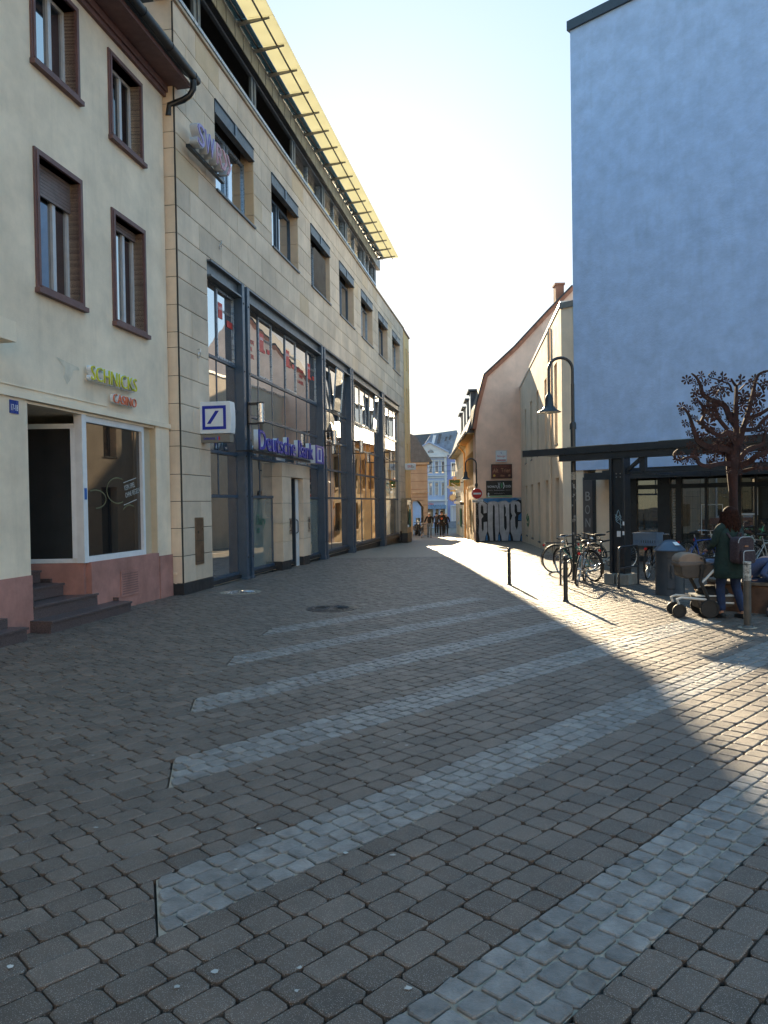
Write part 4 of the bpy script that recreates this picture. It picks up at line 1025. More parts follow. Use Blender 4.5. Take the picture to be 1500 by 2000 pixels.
for u0, u1, v0, v1, mt in [(1270, 1282, 990, 1010, M_DBBLUE), (1369, 1412, 985, 1045, M_SIGNW), (1272, 1283, 1012, 1024, M_RED), (1486, 1497, 978, 1022, M_SIGNW)]:
    a0, zt_ = WL.hit(u0, v0, -.05); a1, zb2 = WL.hit(u1, v1, -.05)
    mb = MB(WL)
    if u0 == 1369:
        for (x0, x1, y0, y1) in [(a0, a1, zb2, zb2 + .02), (a0, a1, zt_ - .02, zt_), (a0, a0 + .02, zb2, zt_), (a1 - .02, a1, zb2, zt_)]: mb.box(x0, x1, -.066, -.06, y0, y1)
    else: mb.box(a0, a1, -.2, -.19, zb2, zt_)
    mb.build('poster', mt, sf)
mb = MB(WL); a0 = au(1316, 1000); 
for z in [i * .075 + .25 for i in range(24)]: mb.box(a0 - .035, a0 + .02, -.066, -.05, z, z + rnd.uniform(.04, .07))
mb.build('sticker_strip', mat('sticker_white', (.5, .46, .4), .7, .3, 30), sf, fix=False)
MB(WL).box(au(1447), au(1478), -.066, -.05, 1.28, 1.33).box(au(1475), au(1479), -.066, -.05, 1.28, 2.0).build('blue_white_bar', M_SIGNW, sf)

# ================================================================== CANOPY
cano = thing('canopy', CN.P(0, 0, 0), 'dark steel canopy with thin roof plates on a wide pillar', 'canopy')
MB(CN).box(-2.31, 8, -1.2, .02, 2.78, 2.86).build('roof_plate', M_DARKM, cano)
MB(CN).box(-2.33, 8, .02, .07, 2.73, 2.88).build('fascia', M_DARKM, cano)
k = 0; a = -2.25
M_GREEN = mat('green_grey_glass', (.12, .16, .14), .15, .08, 3)
while a < 8: MB(CN).box(a, a + 1.02, -1.15, -.0, 2.862 + .012 * (k % 2), 2.885 + .012 * (k % 2)).build('roof_sheet', mat('roof_sheet_metal', (.42, .40, .36), .18, .1, 4, metal=.7) if k < 3 else M_GREEN, cano); a += 1.03; k += 1
MB(CN).box(-1.38, 8, -.08, .08, 2.60, 2.73).box(-1.38, 8, -.12, .12, 2.585, 2.60).box(-1.38, 8, -.12, .12, 2.73, 2.745).build('main_beam', M_DARKM, cano)
pl = MB(CN).box(-.17, -.12, -.14, .14, .17, 2.59).box(.12, .17, -.14, .14, .17, 2.59).box(-.12, .12, -.02, .06, .17, 2.59).build('pillar', M_DARKM, cano, bevel=.005)
mb = MB(CN)
for dz in (2.2, 2.27):
    for dx in (-.04, .05): mb.lathe((dx, .06, dz), [(.014, 0), (.014, .01), (0, .012)], 8, axis='y')
mb.build('bolt', M_ZINC, pl, fix=False)
mb = MB(CN)
for pth in [[(-.07, 1.35), (0, 1.52), (.06, 1.36), (-.05, 1.28), (.07, 1.2)], [(-.02, 1.5), (-.06, 1.3), (.03, 1.42), (.05, 1.14)], [(-.08, 1.42), (.08, 1.3)]]:
    for p_, q_ in zip(pth, pth[1:]): mb.tube([(p_[0], .064, p_[1]), (q_[0], .064, q_[1])], .006, 4)
mb.build('scribble', mat('pale_blue_pen', (.28, .42, .5), .6), pl)
MB(CN).box(-.04, .045, .06, .064, .96, 1.08).build('sticker', M_SIGNW, pl); MB(CN).box(.125, .165, .14, .144, 1.0, 1.08).box(.13, .165, .14, .144, 1.2, 1.28).build('sticker', M_SIGNW, pl)
MB(CN).box(-.24, -.02, -.2, .26, -.02, .20).build('foot_block', M_CONC, cano, bevel=.01); MB(CN).box(.02, .30, -.2, .26, -.02, .20).build('foot_block', M_CONC, cano, bevel=.01)
mb = MB(CN); mb.prism([(.17, 2.28), (.17, 2.36), (.47, 2.60), (.56, 2.60)], -.05, .05); mb.build('brace', M_DARKM, cano)
mb = MB(CN); mb.box(.46, .58, -.06, .06, 2.30, 2.6); mb.build('hanger', M_DARKM, cano)
for a in (0, 4.6): MB(CN).box(a - .06, a + .06, -5.2, -.14, 2.28, 2.40).build('cross_beam', M_DARKM, cano)
MB(CN).box(.17, 8, -.05, .05, 2.26, 2.30).build('lower_rail', M_DARKM, cano)
# lower roof against the shop front
LA = WL.hit(1141, 925, 1.2)[0]
MB(WL).box(LA, 12, .0, 1.15, 2.36, 2.44).box(LA, 12, 1.12, 1.22, 2.30, 2.50).box(LA, 12, 0.05, .15, 2.36, 2.60).build('lower_roof', M_DARKM, cano)
a = LA + .05
while a < 8: MB(WL).box(a, a + 1.0, .15, 1.1, 2.44, 2.46).build('lower_sheet', M_GREEN, cano); a += 1.02

# ================================================================== PINK GABLE HOUSE
gab = thing('gable_house', GB.P(0, 0, -.4), 'pink gabled house end with hipped mansard outline and terracotta edge', 'house')
def gpt(u, v): return GB.hit(u, v)
OUT = [gpt(931, 1068), gpt(929, 838), gpt(935, 800), gpt(951.5, 736), gpt(1009, 683), gpt(1072, 615), gpt(1122, 564)]
zb3 = -.8
poly = [(OUT[0][0], zb3)] + OUT[1:] + [(OUT[-1][0] + 3.5, OUT[-1][1] - 3.4), (OUT[-1][0] + 3.5, zb3)]
MB(GB).prism(poly, -1.2, 0).build('wall', M_GABLE, gab)
def offs(P, d): # outward (up-left) offset strip
    out = []
    for i, (a, z) in enumerate(P):
        p_ = P[max(0, i - 1)]; q_ = P[min(len(P) - 1, i + 1)]; dx, dz = q_[0] - p_[0], q_[1] - p_[1]; L = math.hypot(dx, dz); out.append((a - dz / L * d, z + dx / L * d))
    return out
EDGE = OUT[1:]
for (d0, d1, o0, o1, mt, nm) in [(-.02, .17, -1.3, .10, M_TERRA, 'verge_board'), (.17, .25, -1.4, .16, M_ROOFT, 'roof_edge')]:
    A, B = offs(EDGE, d0), offs(EDGE, d1); mb = MB(GB)
    for i in range(len(A) - 1): mb.prism([A[i], A[i + 1], B[i + 1], B[i]], o0, o1)
    mb.build(nm, mt, gab)
cx, cz = gpt(1099, 590); ch = MB(GB).box(cx - .22, cx + .22, -1.2, -.6, cz - .6, gpt(1099, 550)[1]).build('chimney', M_TERRA, gab)
MB(GB).box(cx - .27, cx + .27, -1.25, -.55, gpt(1099, 550)[1], gpt(1099, 546)[1]).build('chimney_cap', M_TERRA, ch)
# graffiti wall panel
def G(x, y): return gpt(920 + x / 9.525, 860 + y / 9.525)
M_GW = mat('graffiti_white', (.58, .56, .58), .8, .12, 3, .3, 60, streak=.35); M_GK = mat('graffiti_black', (.014, .014, .018), .6); M_GB = mat('graffiti_blue', (.06, .22, .48), .7, .2, 4)
gw = MB(GB).prism([G(128, 1905), G(128, 1075), G(955, 1062), G(985, 1905)], 0, .05).build('painted_panel', mat('panel_grey', (.42, .42, .44), .8, .12, 3), gab)
def gl(pts, o, m_, nm='painted_letter', lab=None):
    mb = MB(GB); mb.sheet([G(*p) for p in pts], o); return mb.build(nm, m_, gw, fix=False, label=lab)
gl([(205, 1110), (300, 1165), (340, 1140), (430, 1130), (500, 1150), (560, 1130), (640, 1120), (710, 1160), (770, 1120), (860, 1115), (900, 1090), (820, 1070), (700, 1080), (560, 1075), (400, 1080), (240, 1085)], .054, M_GB, 'painted_patch')
gl([(205, 1120), (340, 1200), (500, 1190), (710, 1190), (880, 1100), (945, 1120), (962, 1490), (950, 1890), (240, 1890), (135, 1890), (95, 1700), (100, 1160), (130, 1145)], .056, M_GK, 'painted_patch')
gl([(880, 1395), (955, 1330), (958, 1500), (870, 1480)], .060, M_GB, 'painted_patch')
E1 = [(133, 1185), (160, 1152), (235, 1150), (290, 1190), (288, 1350), (232, 1360), (224, 1240), (198, 1188), (178, 1240), (176, 1345), (228, 1408), (190, 1465), (196, 1640), (213, 1700), (232, 1660), (232, 1520), (296, 1512), (300, 1690), (262, 1800), (255, 1872), (160, 1882), (138, 1720), (150, 1500), (138, 1430)]
gl(E1, .064, M_GW)
N1 = [(305, 1195), (345, 1155), (465, 1150), (505, 1195), (520, 1690), (500, 1770), (498, 1860), (455, 1865), (440, 1600), (438, 1230), (418, 1190), (402, 1235), (400, 1600), (410, 1865), (350, 1868), (340, 1790), (312, 1690)]
gl(N1, .064, M_GW)
D1 = [(520, 1180), (560, 1145), (660, 1140), (705, 1180), (712, 1690), (690, 1790), (685, 1865), (570, 1870), (560, 1790), (530, 1700)]
gl(D1, .064, M_GW); gl([(605, 1200), (615, 1185), (625, 1235), (642, 1245), (645, 1345), (632, 1395), (655, 1420), (662, 1620), (640, 1685), (612, 1620), (608, 1420)], .068, M_GK, 'painted_patch')
E2 = [(735, 1180), (765, 1140), (875, 1135), (915, 1175), (918, 1335), (858, 1330), (848, 1220), (826, 1175), (806, 1215), (806, 1330), (836, 1390), (812, 1430), (820, 1600), (846, 1665), (868, 1600), (872, 1505), (950, 1500), (962, 1690), (920, 1760), (905, 1868), (785, 1872), (770, 1790), (735, 1700), (730, 1500), (765, 1400), (738, 1340)]
gl(E2, .064, M_GW)
for x in (288, 520, 712): gl([(x - 20, 1860), (x - 14, 1780), (x, 1730), (x + 14, 1780), (x + 22, 1860), (x, 1880)], .066, M_GB, 'painted_patch')
gl([(925, 1870), (925, 1790), (965, 1730), (972, 1870)], .066, M_GB, 'painted_patch')
gl([(133, 1880), (300, 1860), (500, 1872), (700, 1862), (965, 1870), (965, 1905), (133, 1905)], .07, mat('grime', (.10, .10, .09), .95, .3, 6), 'grime')
# wall signs
def wsign(x0, y0, x1, y1, m_, lab, frame=None, o=.06):
    a0, z1 = G(x0, y0); a1, z0 = G(x1, y1); t = thing('wall_sign', GB.P(a0, 0, z0), lab, 'sign')
    MB(GB).box(a0, a1, .01, o, z0, z1).build('board', m_, t)
    if frame:
        mb = MB(GB); q = .03
        for (p, q_, r_, s_) in [(a0, a1, z0, z0 + q), (a0, a1, z1 - q, z1), (a0, a0 + q, z0, z1), (a1 - q, a1, z0, z1)]: mb.box(p, q_, o, o + .012, r_, s_)
        mb.build('border', frame, t)
    return t, a0, a1, z0, z1
def fz(f): return z0 + (z1 - z0) * f
def fx(f): return a0 + (a1 - a0) * f
t, a0, a1, z0, z1 = wsign(455, 190, 665, 400, M_SIGNW, 'small white beer sign, topmost of the three boards on the pink gable', M_WFRAME)
text('lettering', 'Bitburger', M_RED, GB, fx(.13), .066, fz(.42), .3, t, width=(a1 - a0) * .74, height=(z1 - z0) * .22); text('lettering', 'G', M_DBBLUE, GB, fx(.42), .066, fz(.72), .12, t)
MB(GB).box(fx(.1), fx(.9), .06, .064, fz(.1), fz(.2)).build('printed_bar', mat('bar_rose', (.5, .1, .12), .5, .3, 8), t)
t, a0, a1, z0, z1 = wsign(372, 448, 760, 705, mat('sign_maroon', (.12, .028, .022), .4, .3, 3), 'dark red tavern board with gothic lettering in the middle of the pink gable', M_BLACK)
M_GOLD = mat('faded_gold', (.50, .26, .15), .5, .2, 6)
text('lettering', 'Alt  Trier', M_GOLD, GB, fx(.08), .066, fz(.42), .4, t, width=(a1 - a0) * .84, height=(z1 - z0) * .3); text('lettering', 'GASTSTÄTTE', mat('dull_red', (.30, .07, .04), .5), GB, fx(.12), .066, fz(.78), .2, t, width=(a1 - a0) * .6, height=(z1 - z0) * .12)
text('lettering', '100m', M_GOLD, GB, fx(.4), .066, fz(.12), .2, t, width=(a1 - a0) * .22, height=(z1 - z0) * .14)
for f_ in (.14, .87):
    mb = MB(GB); mb.sheet([(fx(f_) + math.cos(k * 1.2566 + .3) * .07, fz(.2) + math.sin(k * 1.2566 + .3) * .07) for k in range(5)], .066); mb.build('emblem', mat('gold', (.6, .4, .08), .4) if f_ < .5 else M_GOLD, t, fix=False)
t, a0, a1, z0, z1 = wsign(278, 755, 762, 1022, mat('sign_black', (.02, .021, .023), .35), 'black hairdresser board with white lettering below the tavern board', None)
text('lettering', 'NACHHALTIG', M_SIGNW, GB, fx(.05), .066, fz(.53), .3, t, width=(a1 - a0) * .38, height=(z1 - z0) * .15); text('lettering', 'SCHÖN', M_SIGNW, GB, fx(.745), .066, fz(.53), .3, t, width=(a1 - a0) * .21, height=(z1 - z0) * .2)
mb = MB(GB); mb.tube([(fx(.44), .066, fz(.45)), (fx(.54), .066, fz(.88))], .010, 4); mb.tube([(fx(.53), .066, fz(.45)), (fx(.46), .066, fz(.88))], .010, 4); mb.tube([(fx(.66), .066, fz(.47)), (fx(.70), .066, fz(.62)), (fx(.66), .066, fz(.88))], .022, 4); mb.build('emblem', M_SIGNW, t)
mb = MB(GB); mb.sheet([(fx(.58), fz(.46)), (fx(.63), fz(.58)), (fx(.64), fz(.76)), (fx(.60), fz(.88)), (fx(.55), fz(.74))], .067); mb.build('emblem', mat('leaf_green', (.06, .22, .12), .5), t, fix=False)
MB(GB).box(fx(.06), fx(.25), .06, .066, fz(.35), fz(.36)).box(fx(.75), fx(.94), .06, .066, fz(.35), fz(.36)).build('rule', M_WFRAME, t)
text('lettering', 'Friseursalon', M_WFRAME, GB, fx(.3), .066, fz(.33), .1, t, width=(a1 - a0) * .4, height=.04); text('lettering', 'www.nachhaltig-schoen.de', M_WFRAME, GB, fx(.3), .066, fz(.13), .1, t, width=(a1 - a0) * .4, height=.04)
gx0, gz0_ = G(280, 1062); MB(GB).box(a0, a1, .01, .07, gz0_, z0 - .01).build('green_rail', mat('pale_green', (.25, .42, .28), .6), t)
def ap(x, y): return G(x, y)
MB(GB).prism([ap(312, 1055), ap(312, 1005), ap(298, 1005), ap(320, 968), ap(343, 1005), ap(329, 1005), ap(329, 1042), ap(352, 1042), ap(352, 1055)], .072, .078).build('arrow', M_SIGNW, t)

# ================================================================== RIGHT-HAND ROW beyond the gable
RD = (.045, 1.0); p0 = GB.P(OUT[1][0] + .02, 0, 0); RW = Fr((p0.x, p0.y + .6), RD, -1)
row = thing('ochre_house', RW.P(0, 0, -.5), 'ochre rendered house with mansard roof and dormers behind the gable', 'house')
row2 = thing('cream_house', RW.P(8, 0, -.6), 'cream rendered tavern house with green shutters and deep eaves', 'house')
def rowhouse(t, a0, a1, m_, ze, wins, on):
    mb = MB(RW); wall_cells(mb, a0, a1, -1.2, ze, [w + (.2,) for w in wins], 0, .2); mb.quad([(a0, 0, -1.2), (a0, -6, -1.2), (a0, -6, ze), (a0, 0, ze)]); mb.quad([(a1, 0, -1.2), (a1, -6, -1.2), (a1, -6, ze), (a1, 0, ze)])
    mb.build('wall', m_, t, fix=False)
    for w in wins:
        ww = MB(RW).box(w[0], w[1], -.19, -.16, w[2], w[3]).build('window', M_GLASS, t)
        MB(RW).box(w[0] - .1, w[0], -.01, .04, w[2] - .1, w[3] + .1).box(w[1], w[1] + .1, -.01, .04, w[2] - .1, w[3] + .1).box(w[0], w[1], -.01, .05, w[2] - .14, w[2]).build('frame', M_TRIMB if on else m_, ww)
    mb = MB(RW); mb.quad([(a0, .45, ze - .12), (a1, .45, ze - .12), (a1, -.5, 8.2), (a0, -.5, 8.2)]); mb.quad([(a0, -.5, 8.2), (a1, -.5, 8.2), (a1, -5.5, 13.2), (a0, -5.5, 13.2)]); mb.quad([(a0, -.5, 8.2), (a0, .45, ze - .12), (a0, -5.5, ze), (a0, -5.5, 13.2)])
    mb.quad([(a0, .45, ze - .12), (a1, .45, ze - .12), (a1, 0, ze - .05), (a0, 0, ze - .05)]); mb.build('roof', M_SLATE, t, fix=False)
    MB(RW).box(a0, a1, 0, .42, ze - .2, ze - .10).build('eaves', m_, t); MB(RW).tube([(a0, .5, ze - .1), (a1, .5, ze - .1)], .07, 8).build('gutter', M_ZINC, t)
rowhouse(row, 0, 8.0, M_OCHRE, 5.6, [(.9 + 1.5 * k, 1.6 + 1.5 * k, 2.7, 4.5) for k in range(5)] + [(.9 + 3 * k, 1.7 + 3 * k, .2, 1.8) for k in range(2)], False)
rowhouse(row2, 8.0, 22, M_CREAMROW, 5.5, [(8.9 + 2.1 * k, 9.6 + 2.1 * k, 2.6, 4.1) for k in range(6)] + [(9.2 + 2.8 * k, 10.2 + 2.8 * k, .2, 1.6) for k in range(4)], True)
MB(RW).tube([(8.0, .1, -.6), (8.0, .1, 4.9), (8.0, .45, 5.3)], .06, 8).build('downpipe', M_OCHRE, row)
for k, (a, z) in enumerate([(1.2, 6.4), (4.2, 6.3), (7.2, 6.2), (10.5, 6.2)]):
    d = MB(RW).box(a, a + 1.5, -1.6, .1, z, z + 1.5).build('dormer', M_SLATE, row if k < 3 else row2); MB(RW).box(a + .2, a + 1.3, .1, .12, z + .2, z + 1.3).build('pane', M_GLASS, d); MB(RW).box(a - .15, a + 1.65, -1.7, .25, z + 1.5, z + 1.6).build('dormer_roof', M_SLATE, d)
for dx in (0, .75): MB(RW).box(12.6 + dx * 1.6, 13.2 + dx * 1.6, .06, .10, -.0, 1.3).build('shutter', mat('dark_green', (.02, .10, .05), .5), row2)
mb = MB(RW)
for k in range(7): mb.tube([(9 + k * 1.7, .05, 2.5), (9.1 + k * 1.7, .9, 3.0)], .03, 5); 
mb.build('awning_arm', M_WFRAME, row2)
for k, (u0, v0, u1, v1, Y, mt, lab) in enumerate([(877, 950, 899, 936, 52, mat('tavern_green', (.03, .10, .04), .4), 'green and gold hanging tavern sign'), (879, 960, 890, 957.5, 58, mat('sign_yellow', (.7, .45, .02), .4), 'thin yellow hanging sign below the green tavern sign'),
        (887, 984, 898, 979, 55, M_SIGNW, 'small white box sign beside the cream house'), (899, 986, 906, 981, 50, M_DARKM, 'small dark box sign nearest on the cream house')]):
    p, q = atY(u0, v0, Y), atY(u1, v1, Y); t = thing('hanging_sign', p, lab, 'sign'); MB().box(p.x, q.x, Y, Y + .12, p.z, q.z).build('board', mt, t)
    if k == 0:
        HF2 = Fr((0, Y - .005), (1, 0)); text('lettering', 'Café Christel', mat('gold', (.6, .4, .08), .4), HF2, p.x + .08, .002, p.z + .12, .2, t, width=(q.x - p.x) * .8, height=.14)
        mb = MB(); 
        for (x0, x1, y0, y1) in [(p.x, q.x, p.z, p.z + .04), (p.x, q.x, q.z - .04, q.z), (p.x, p.x + .04, p.z, q.z), (q.x - .04, q.x, p.z, q.z)]: mb.box(x0, x1, Y - .02, Y, y0, y1)
        mb.build('border', MATS['gold'], t); c = atY(888, 934, Y); MB().prism([(0, 0), (0, 0), (0, 0)], 0, 0); mb = MB(HF2); mb.prism([(c.x - .15, c.z), (c.x, c.z - .15), (c.x + .15, c.z), (c.x, c.z + .15)], 0, .05); mb.build('emblem', mat('pale_rose', (.6, .42, .35), .6), t)
    MB().tube([(q.x, Y + .06, (p.z + q.z) / 2), (5.6, Y + .3, (p.z + q.z) / 2 + .1)], .025, 5).build('arm', M_DARKM, t)
c = atY(884, 972, 56); t = thing('hanging_sign', c, 'round sun shaped hanging sign with pale disc', 'sign')
MB().lathe((c.x, 56, c.z), [(.20, 0), (.20, .08)], 20, axis='y').build('disc', mat('cream_disc', (.7, .6, .4), .5), t)
mb = MB()
for k in range(12): an = k * .5236; mb.tube([(c.x + math.cos(an) * .2, 56.04, c.z + math.sin(an) * .2), (c.x + math.cos(an) * .31, 56.04, c.z + math.sin(an) * .31)], [.05, .01], 5)
mb.build('ray', mat('sun_ochre', (.4, .22, .05), .5), t, kind=None); MB().tube([(c.x + .2, 56.04, c.z), (5.7, 56.1, c.z + .1)], .02, 5).build('arm', M_DARKM, t)

# ================================================================== FAR END OF THE STREET
def PF(Y): f = Fr((0, Y), (1, 0)); return f
AR = PF(60.0); t = thing('arcade_house', AR.P(1.5, 0, -.8), 'sandstone house with slate hip roof and archway at the street bend', 'house')
x0 = AR.hit(796, 1000)[0]; x1 = AR.hit(836, 1000)[0]; zt3 = AR.hit(836, 904)[1]; ax0, azt = AR.hit(806, 979); ax1, _ = AR.hit(827, 979)
mb = MB(AR); mb.box(x0 - 4, ax0, -4, 0, -1.2, zt3); mb.box(ax1, x1, -4, 0, -1.2, zt3); mb.box(ax0, ax1, -4, 0, azt, zt3); mb.prism([(ax1 - .35, azt + .01), (ax1 + .01, azt + .01), (ax1 + .01, azt - .5)], -4, -.0)
mb.build('wall', mat('far_sandstone', (.42, .33, .25), .85, .1, 1.5, .4, 20), t, fix=False)
mb = MB(AR); z = -.3
while z < zt3 - .2: mb.box(ax1, x1 + .01, 0, .012, z, z + .03); mb.box(x0 - 4, ax1, 0, .012, max(z, azt + .05), max(z, azt + .05) + .03); z += .62
mb.build('course_line', M_BROWN, t, fix=False)
MB(AR).box(x0 - 4, x1 + .15, -.2, .18, zt3 - .12, zt3 + .08).box(x0 - 4, x1 + .05, -.0, .07, AR.hit(836, 963)[1], AR.hit(836, 961)[1]).build('cornice', M_STONE_CAP, t)
rA, rB, rC = AR.hit(802, 848), AR.hit(812, 852), AR.hit(845, 903)
mb = MB(AR); mb.prism([(x0 - 4, rC[1]), (x0 - 4, rA[1] + .6), rA, rB, (rC[0], rC[1])], -4, .22); mb.build('roof', M_SLATE, t)
BB = PF(78.0); bb = thing('classical_house', BB.P(5, 0, -.8), 'pale blue stuccoed house with pediment and tall sash windows at the street end', 'house')
def q(u, v, o=0.0): return BB.hit(u, v, o)
hw = []
for (u0, u1) in ((838, 844), (850, 856), (862.5, 869)):
    for (v0, v1) in ((902, 924), (943.5, 967)): a0, z1 = q(u0, v0); a1, z0 = q(u1, v1); hw.append((a0, a1, z0, z1, .3))
xL, xR = q(826, 950)[0], q(873, 950)[0]; zc = q(850, 889)[1]
sh = [(q(836, 1000)[0], q(846, 1000)[0], -.7, q(846, 994)[1], .5), (q(851, 1000)[0], q(857, 1000)[0], -.7, q(846, 994)[1], .5), (q(861, 1000)[0], q(871, 1000)[0], -.7, q(846, 994)[1], .5)]
mb = MB(BB); wall_cells(mb, xL - 3, xR, -1.2, zc, hw + sh, 0, .3); mb.quad([(xR, 0, -1.2), (xR, -8, -1.2), (xR, -8, zc), (xR, 0, zc)]); mb.build('wall', M_PALEBLUE, bb, fix=False)
for i, h in enumerate(hw + sh):
    w = MB(BB).box(h[0], h[1], -.28, -.25, h[2], h[3]).build('window', M_GLASS if i < 6 else mat('lit_shop_window', (.35, .30, .2), .3, .3, 3), bb)
    if i < 6:
        m_ = (h[0] + h[1]) / 2; mb = MB(BB); mb.box(m_ - .025, m_ + .025, -.26, -.2, h[2], h[3]); zz = h[2] + (h[3] - h[2]) * .68; mb.box(h[0], h[1], -.26, -.2, zz - .03, zz + .03)
        mb.box(h[0], h[0] + .05, -.26, -.18, h[2], h[3]); mb.box(h[1] - .05, h[1], -.26, -.18, h[2], h[3]); mb.build('frame', M_SIGNW, w)
        MB(BB).box(h[0] - .09, h[0], 0, .05, h[2] - .1, h[3] + .1).box(h[1], h[1] + .09, 0, .05, h[2] - .1, h[3] + .1).box(h[0] - .14, h[1] + .14, 0, .09, h[3] + .1, h[3] + .19).build('surround', M_TRIMB, w)
mb = MB(BB)
for v0, v1, o in ((887, 893, .35), (928.5, 930, .15), (931.5, 933.5, .08), (976, 979, .2), (938, 939, .05)): mb.box(xL - 3, xR + .05, 0, o, q(850, v1)[1], q(850, v0)[1])
mb.build('cornice', M_TRIMB, bb)
MB(BB).box(xR - .25, xR, 0, .12, -1, zc).build('pilaster', M_TRIMB, bb)
P1, P2_, P3 = q(824, 873), q(837.5, 865), q(876, 884)
MB(BB).prism([(P1[0], zc), P1, P2_, P3, (P3[0], zc)], -.5, .25).build('pediment', M_TRIMB, bb)
mb = MB(BB)
for A_, B_ in ((P1, P2_), (P2_, P3)): mb.prism([A_, B_, (B_[0], B_[1] + .13), (A_[0], A_[1] + .13)], -.6, .42)
mb.build('pediment_edge', M_PALEBLUE, bb)
cA = q(841, 882); mb = MB(BB); mb.prism([(cA[0] + math.cos(k * math.pi / 8) * .3, cA[1] + math.sin(k * math.pi / 8) * .3 - .12) for k in range(9)], .25, .30); lun = mb.build('lunette', M_GLASS, bb)
R_ = [q(826, 873), q(843, 846), q(893, 839), q(897, 850), q(897, 882), q(876, 886)]
mb = MB(BB); mb.prism([(P1[0], zc + .05)] + R_ + [(P3[0], zc + .05)], -6, -.55); rf = mb.build('roof', M_SLATEB, bb)
for (u0, v0, u1, v1) in ((842, 868, 852, 850), (853, 866, 863, 847), (868, 861, 874, 853), (876, 859, 882, 850)):
    a, z = q(u0, v0, -.5); b_, z2 = q(u1, v1, -.5); MB(BB).prism([(a, z), (a + (b_ - a) * .55, z), (b_, z2), (a + (b_ - a) * .45, z2)], -.54, -.48).build('skylight', M_SIGNW if u0 == 842 else M_SLATE, rf)
mb = MB(BB)
aw0, aw1 = q(835, 990)[0], q(872, 990)[0]; zA = q(850, 986)[1]
for k in range(8): x = aw0 + (aw1 - aw0) * k / 8; w_ = (aw1 - aw0) / 8; mb.add([BB.P(x + .03, .02, zA), BB.P(x + w_ - .03, .02, zA), BB.P(x + w_ - .1, .8, zA - .4), BB.P(x - .04, .8, zA - .4)], [(0, 1, 2, 3)])
mb.build('awning', mat('awning_blue', (.20, .26, .34), .7), bb, fix=False)
sgt = thing('shop_lettering', BB.P(aw0, 0, zA), 'red shop lettering above the awning of the pale blue house', 'sign')
text('letters', 'Gillen', mat('lit_red', (.8, .10, .06), .4), BB, q(837, 985)[0], .06, q(837, 986)[1] , .4, sgt, width=.5, height=.2)
vb = thing('violet_house', BB.P(7.2, 0, -.8), 'narrow violet blue house with white framed windows and front steps', 'house')
vx0, vx1 = q(873.5, 950)[0] + .02, q(893, 950)[0] + 2.5; vz = q(880, 889)[1]
vh = [(q(882.5, 900)[0], q(889, 900)[0], q(880, 930)[1], q(880, 905)[1], .25), (q(885, 900)[0], q(890, 900)[0], q(880, 976)[1], q(880, 950)[1], .25), (q(881, 900)[0], q(890, 900)[0], q(880, 1026)[1], q(880, 989)[1], .4)]
mb = MB(BB); wall_cells(mb, vx0, vx1, -1.2, vz, vh, -.15, .25); mb.build('wall', M_VIOLET, vb, fix=False)
for i, h in enumerate(vh):
    w = MB(BB).box(h[0], h[1], -.4, -.36, h[2], h[3]).build('window' if i < 2 else 'door', M_GLASS if i < 2 else M_SIGNW, vb)
    MB(BB).box(h[0] - .12, h[0], -.16, -.08, h[2] - .1, h[3] + .12).box(h[1], h[1] + .12, -.16, -.08, h[2] - .1, h[3] + .12).box(h[0], h[1], -.16, -.08, h[3], h[3] + .12).box((h[0] + h[1]) / 2 - .03, (h[0] + h[1]) / 2 + .03, -.37, -.32, h[2], h[3]).build('frame', M_SIGNW if i < 2 else M_TRIMB, w)
mb = MB(BB)
for k in range(4): MB(BB).box(vx0 + .0, vx1, -.15, 1.4 - k * .33, -1, -.8 + (k + 1) * .16).build('step', mat('blue_grey_stone', (.20, .23, .28), .8), vb)
mb = MB(BB); mb.box(vx0, vx1, -5, -.0, vz, vz + .15); mb.build('cornice', M_TRIMB, vb)
# grey roofs behind
ob = thing('background_house', (1, 95, -.8), 'dark slate roof showing behind the bank end and the pediment', 'house')
Q = PF(95.0); mb = MB(Q); a0, a1 = Q.hit(805, 850)[0], Q.hit(850, 850)[0]; mb.prism([(a0 - 6, -1), (a0 - 6, Q.hit(805, 850)[1]), (a0, Q.hit(805, 850)[1]), (a1, Q.hit(850, 846)[1]), (a1 + 6, -1)], -5, 0); mb.build('roof', M_SLATE, ob)

# ================================================================== HOUSES BEHIND THE VIEWER (out of view; town houses added for warm bounce light and window reflections)
def plain_house(name, fr, a0, a1, h, m_, lab, wa, wz, dpt=8):
    t = thing(name, fr.P((a0 + a1) / 2, 0, 0), lab, 'house'); hs2 = []
    a = a0 + 1.2
    while a + 1.1 < a1 - .6:
        for z in wz: hs2.append((a, a + 1.1, z, z + 1.6, .2))
        a += wa
    mb = MB(fr); wall_cells(mb, a0, a1, 0, h, hs2, 0, .2); mb.box(a0, a1, -dpt, -.25, 0, h); mb.build('wall', m_, t, fix=False)
    for q_ in hs2:
        w = MB(fr).box(q_[0], q_[1], -.19, -.15, q_[2], q_[3]).build('window', M_GLASS, t); MB(fr).box(q_[0] - .1, q_[1] + .1, -.02, .1, q_[2] - .1, q_[2]).box((q_[0] + q_[1]) / 2 - .04, (q_[0] + q_[1]) / 2 + .04, -.15, -.1, q_[2], q_[3]).build('frame', M_WFRAME, w)
    mb = MB(fr); mb.quad([(a0, .5, h), (a1, .5, h), (a1, -dpt / 2, h + 4), (a0, -dpt / 2, h + 4)]); mb.quad([(a0, -dpt, h), (a1, -dpt, h), (a1, -dpt / 2, h + 4), (a0, -dpt / 2, h + 4)]); mb.build('roof', M_ROOFT, t, fix=False)
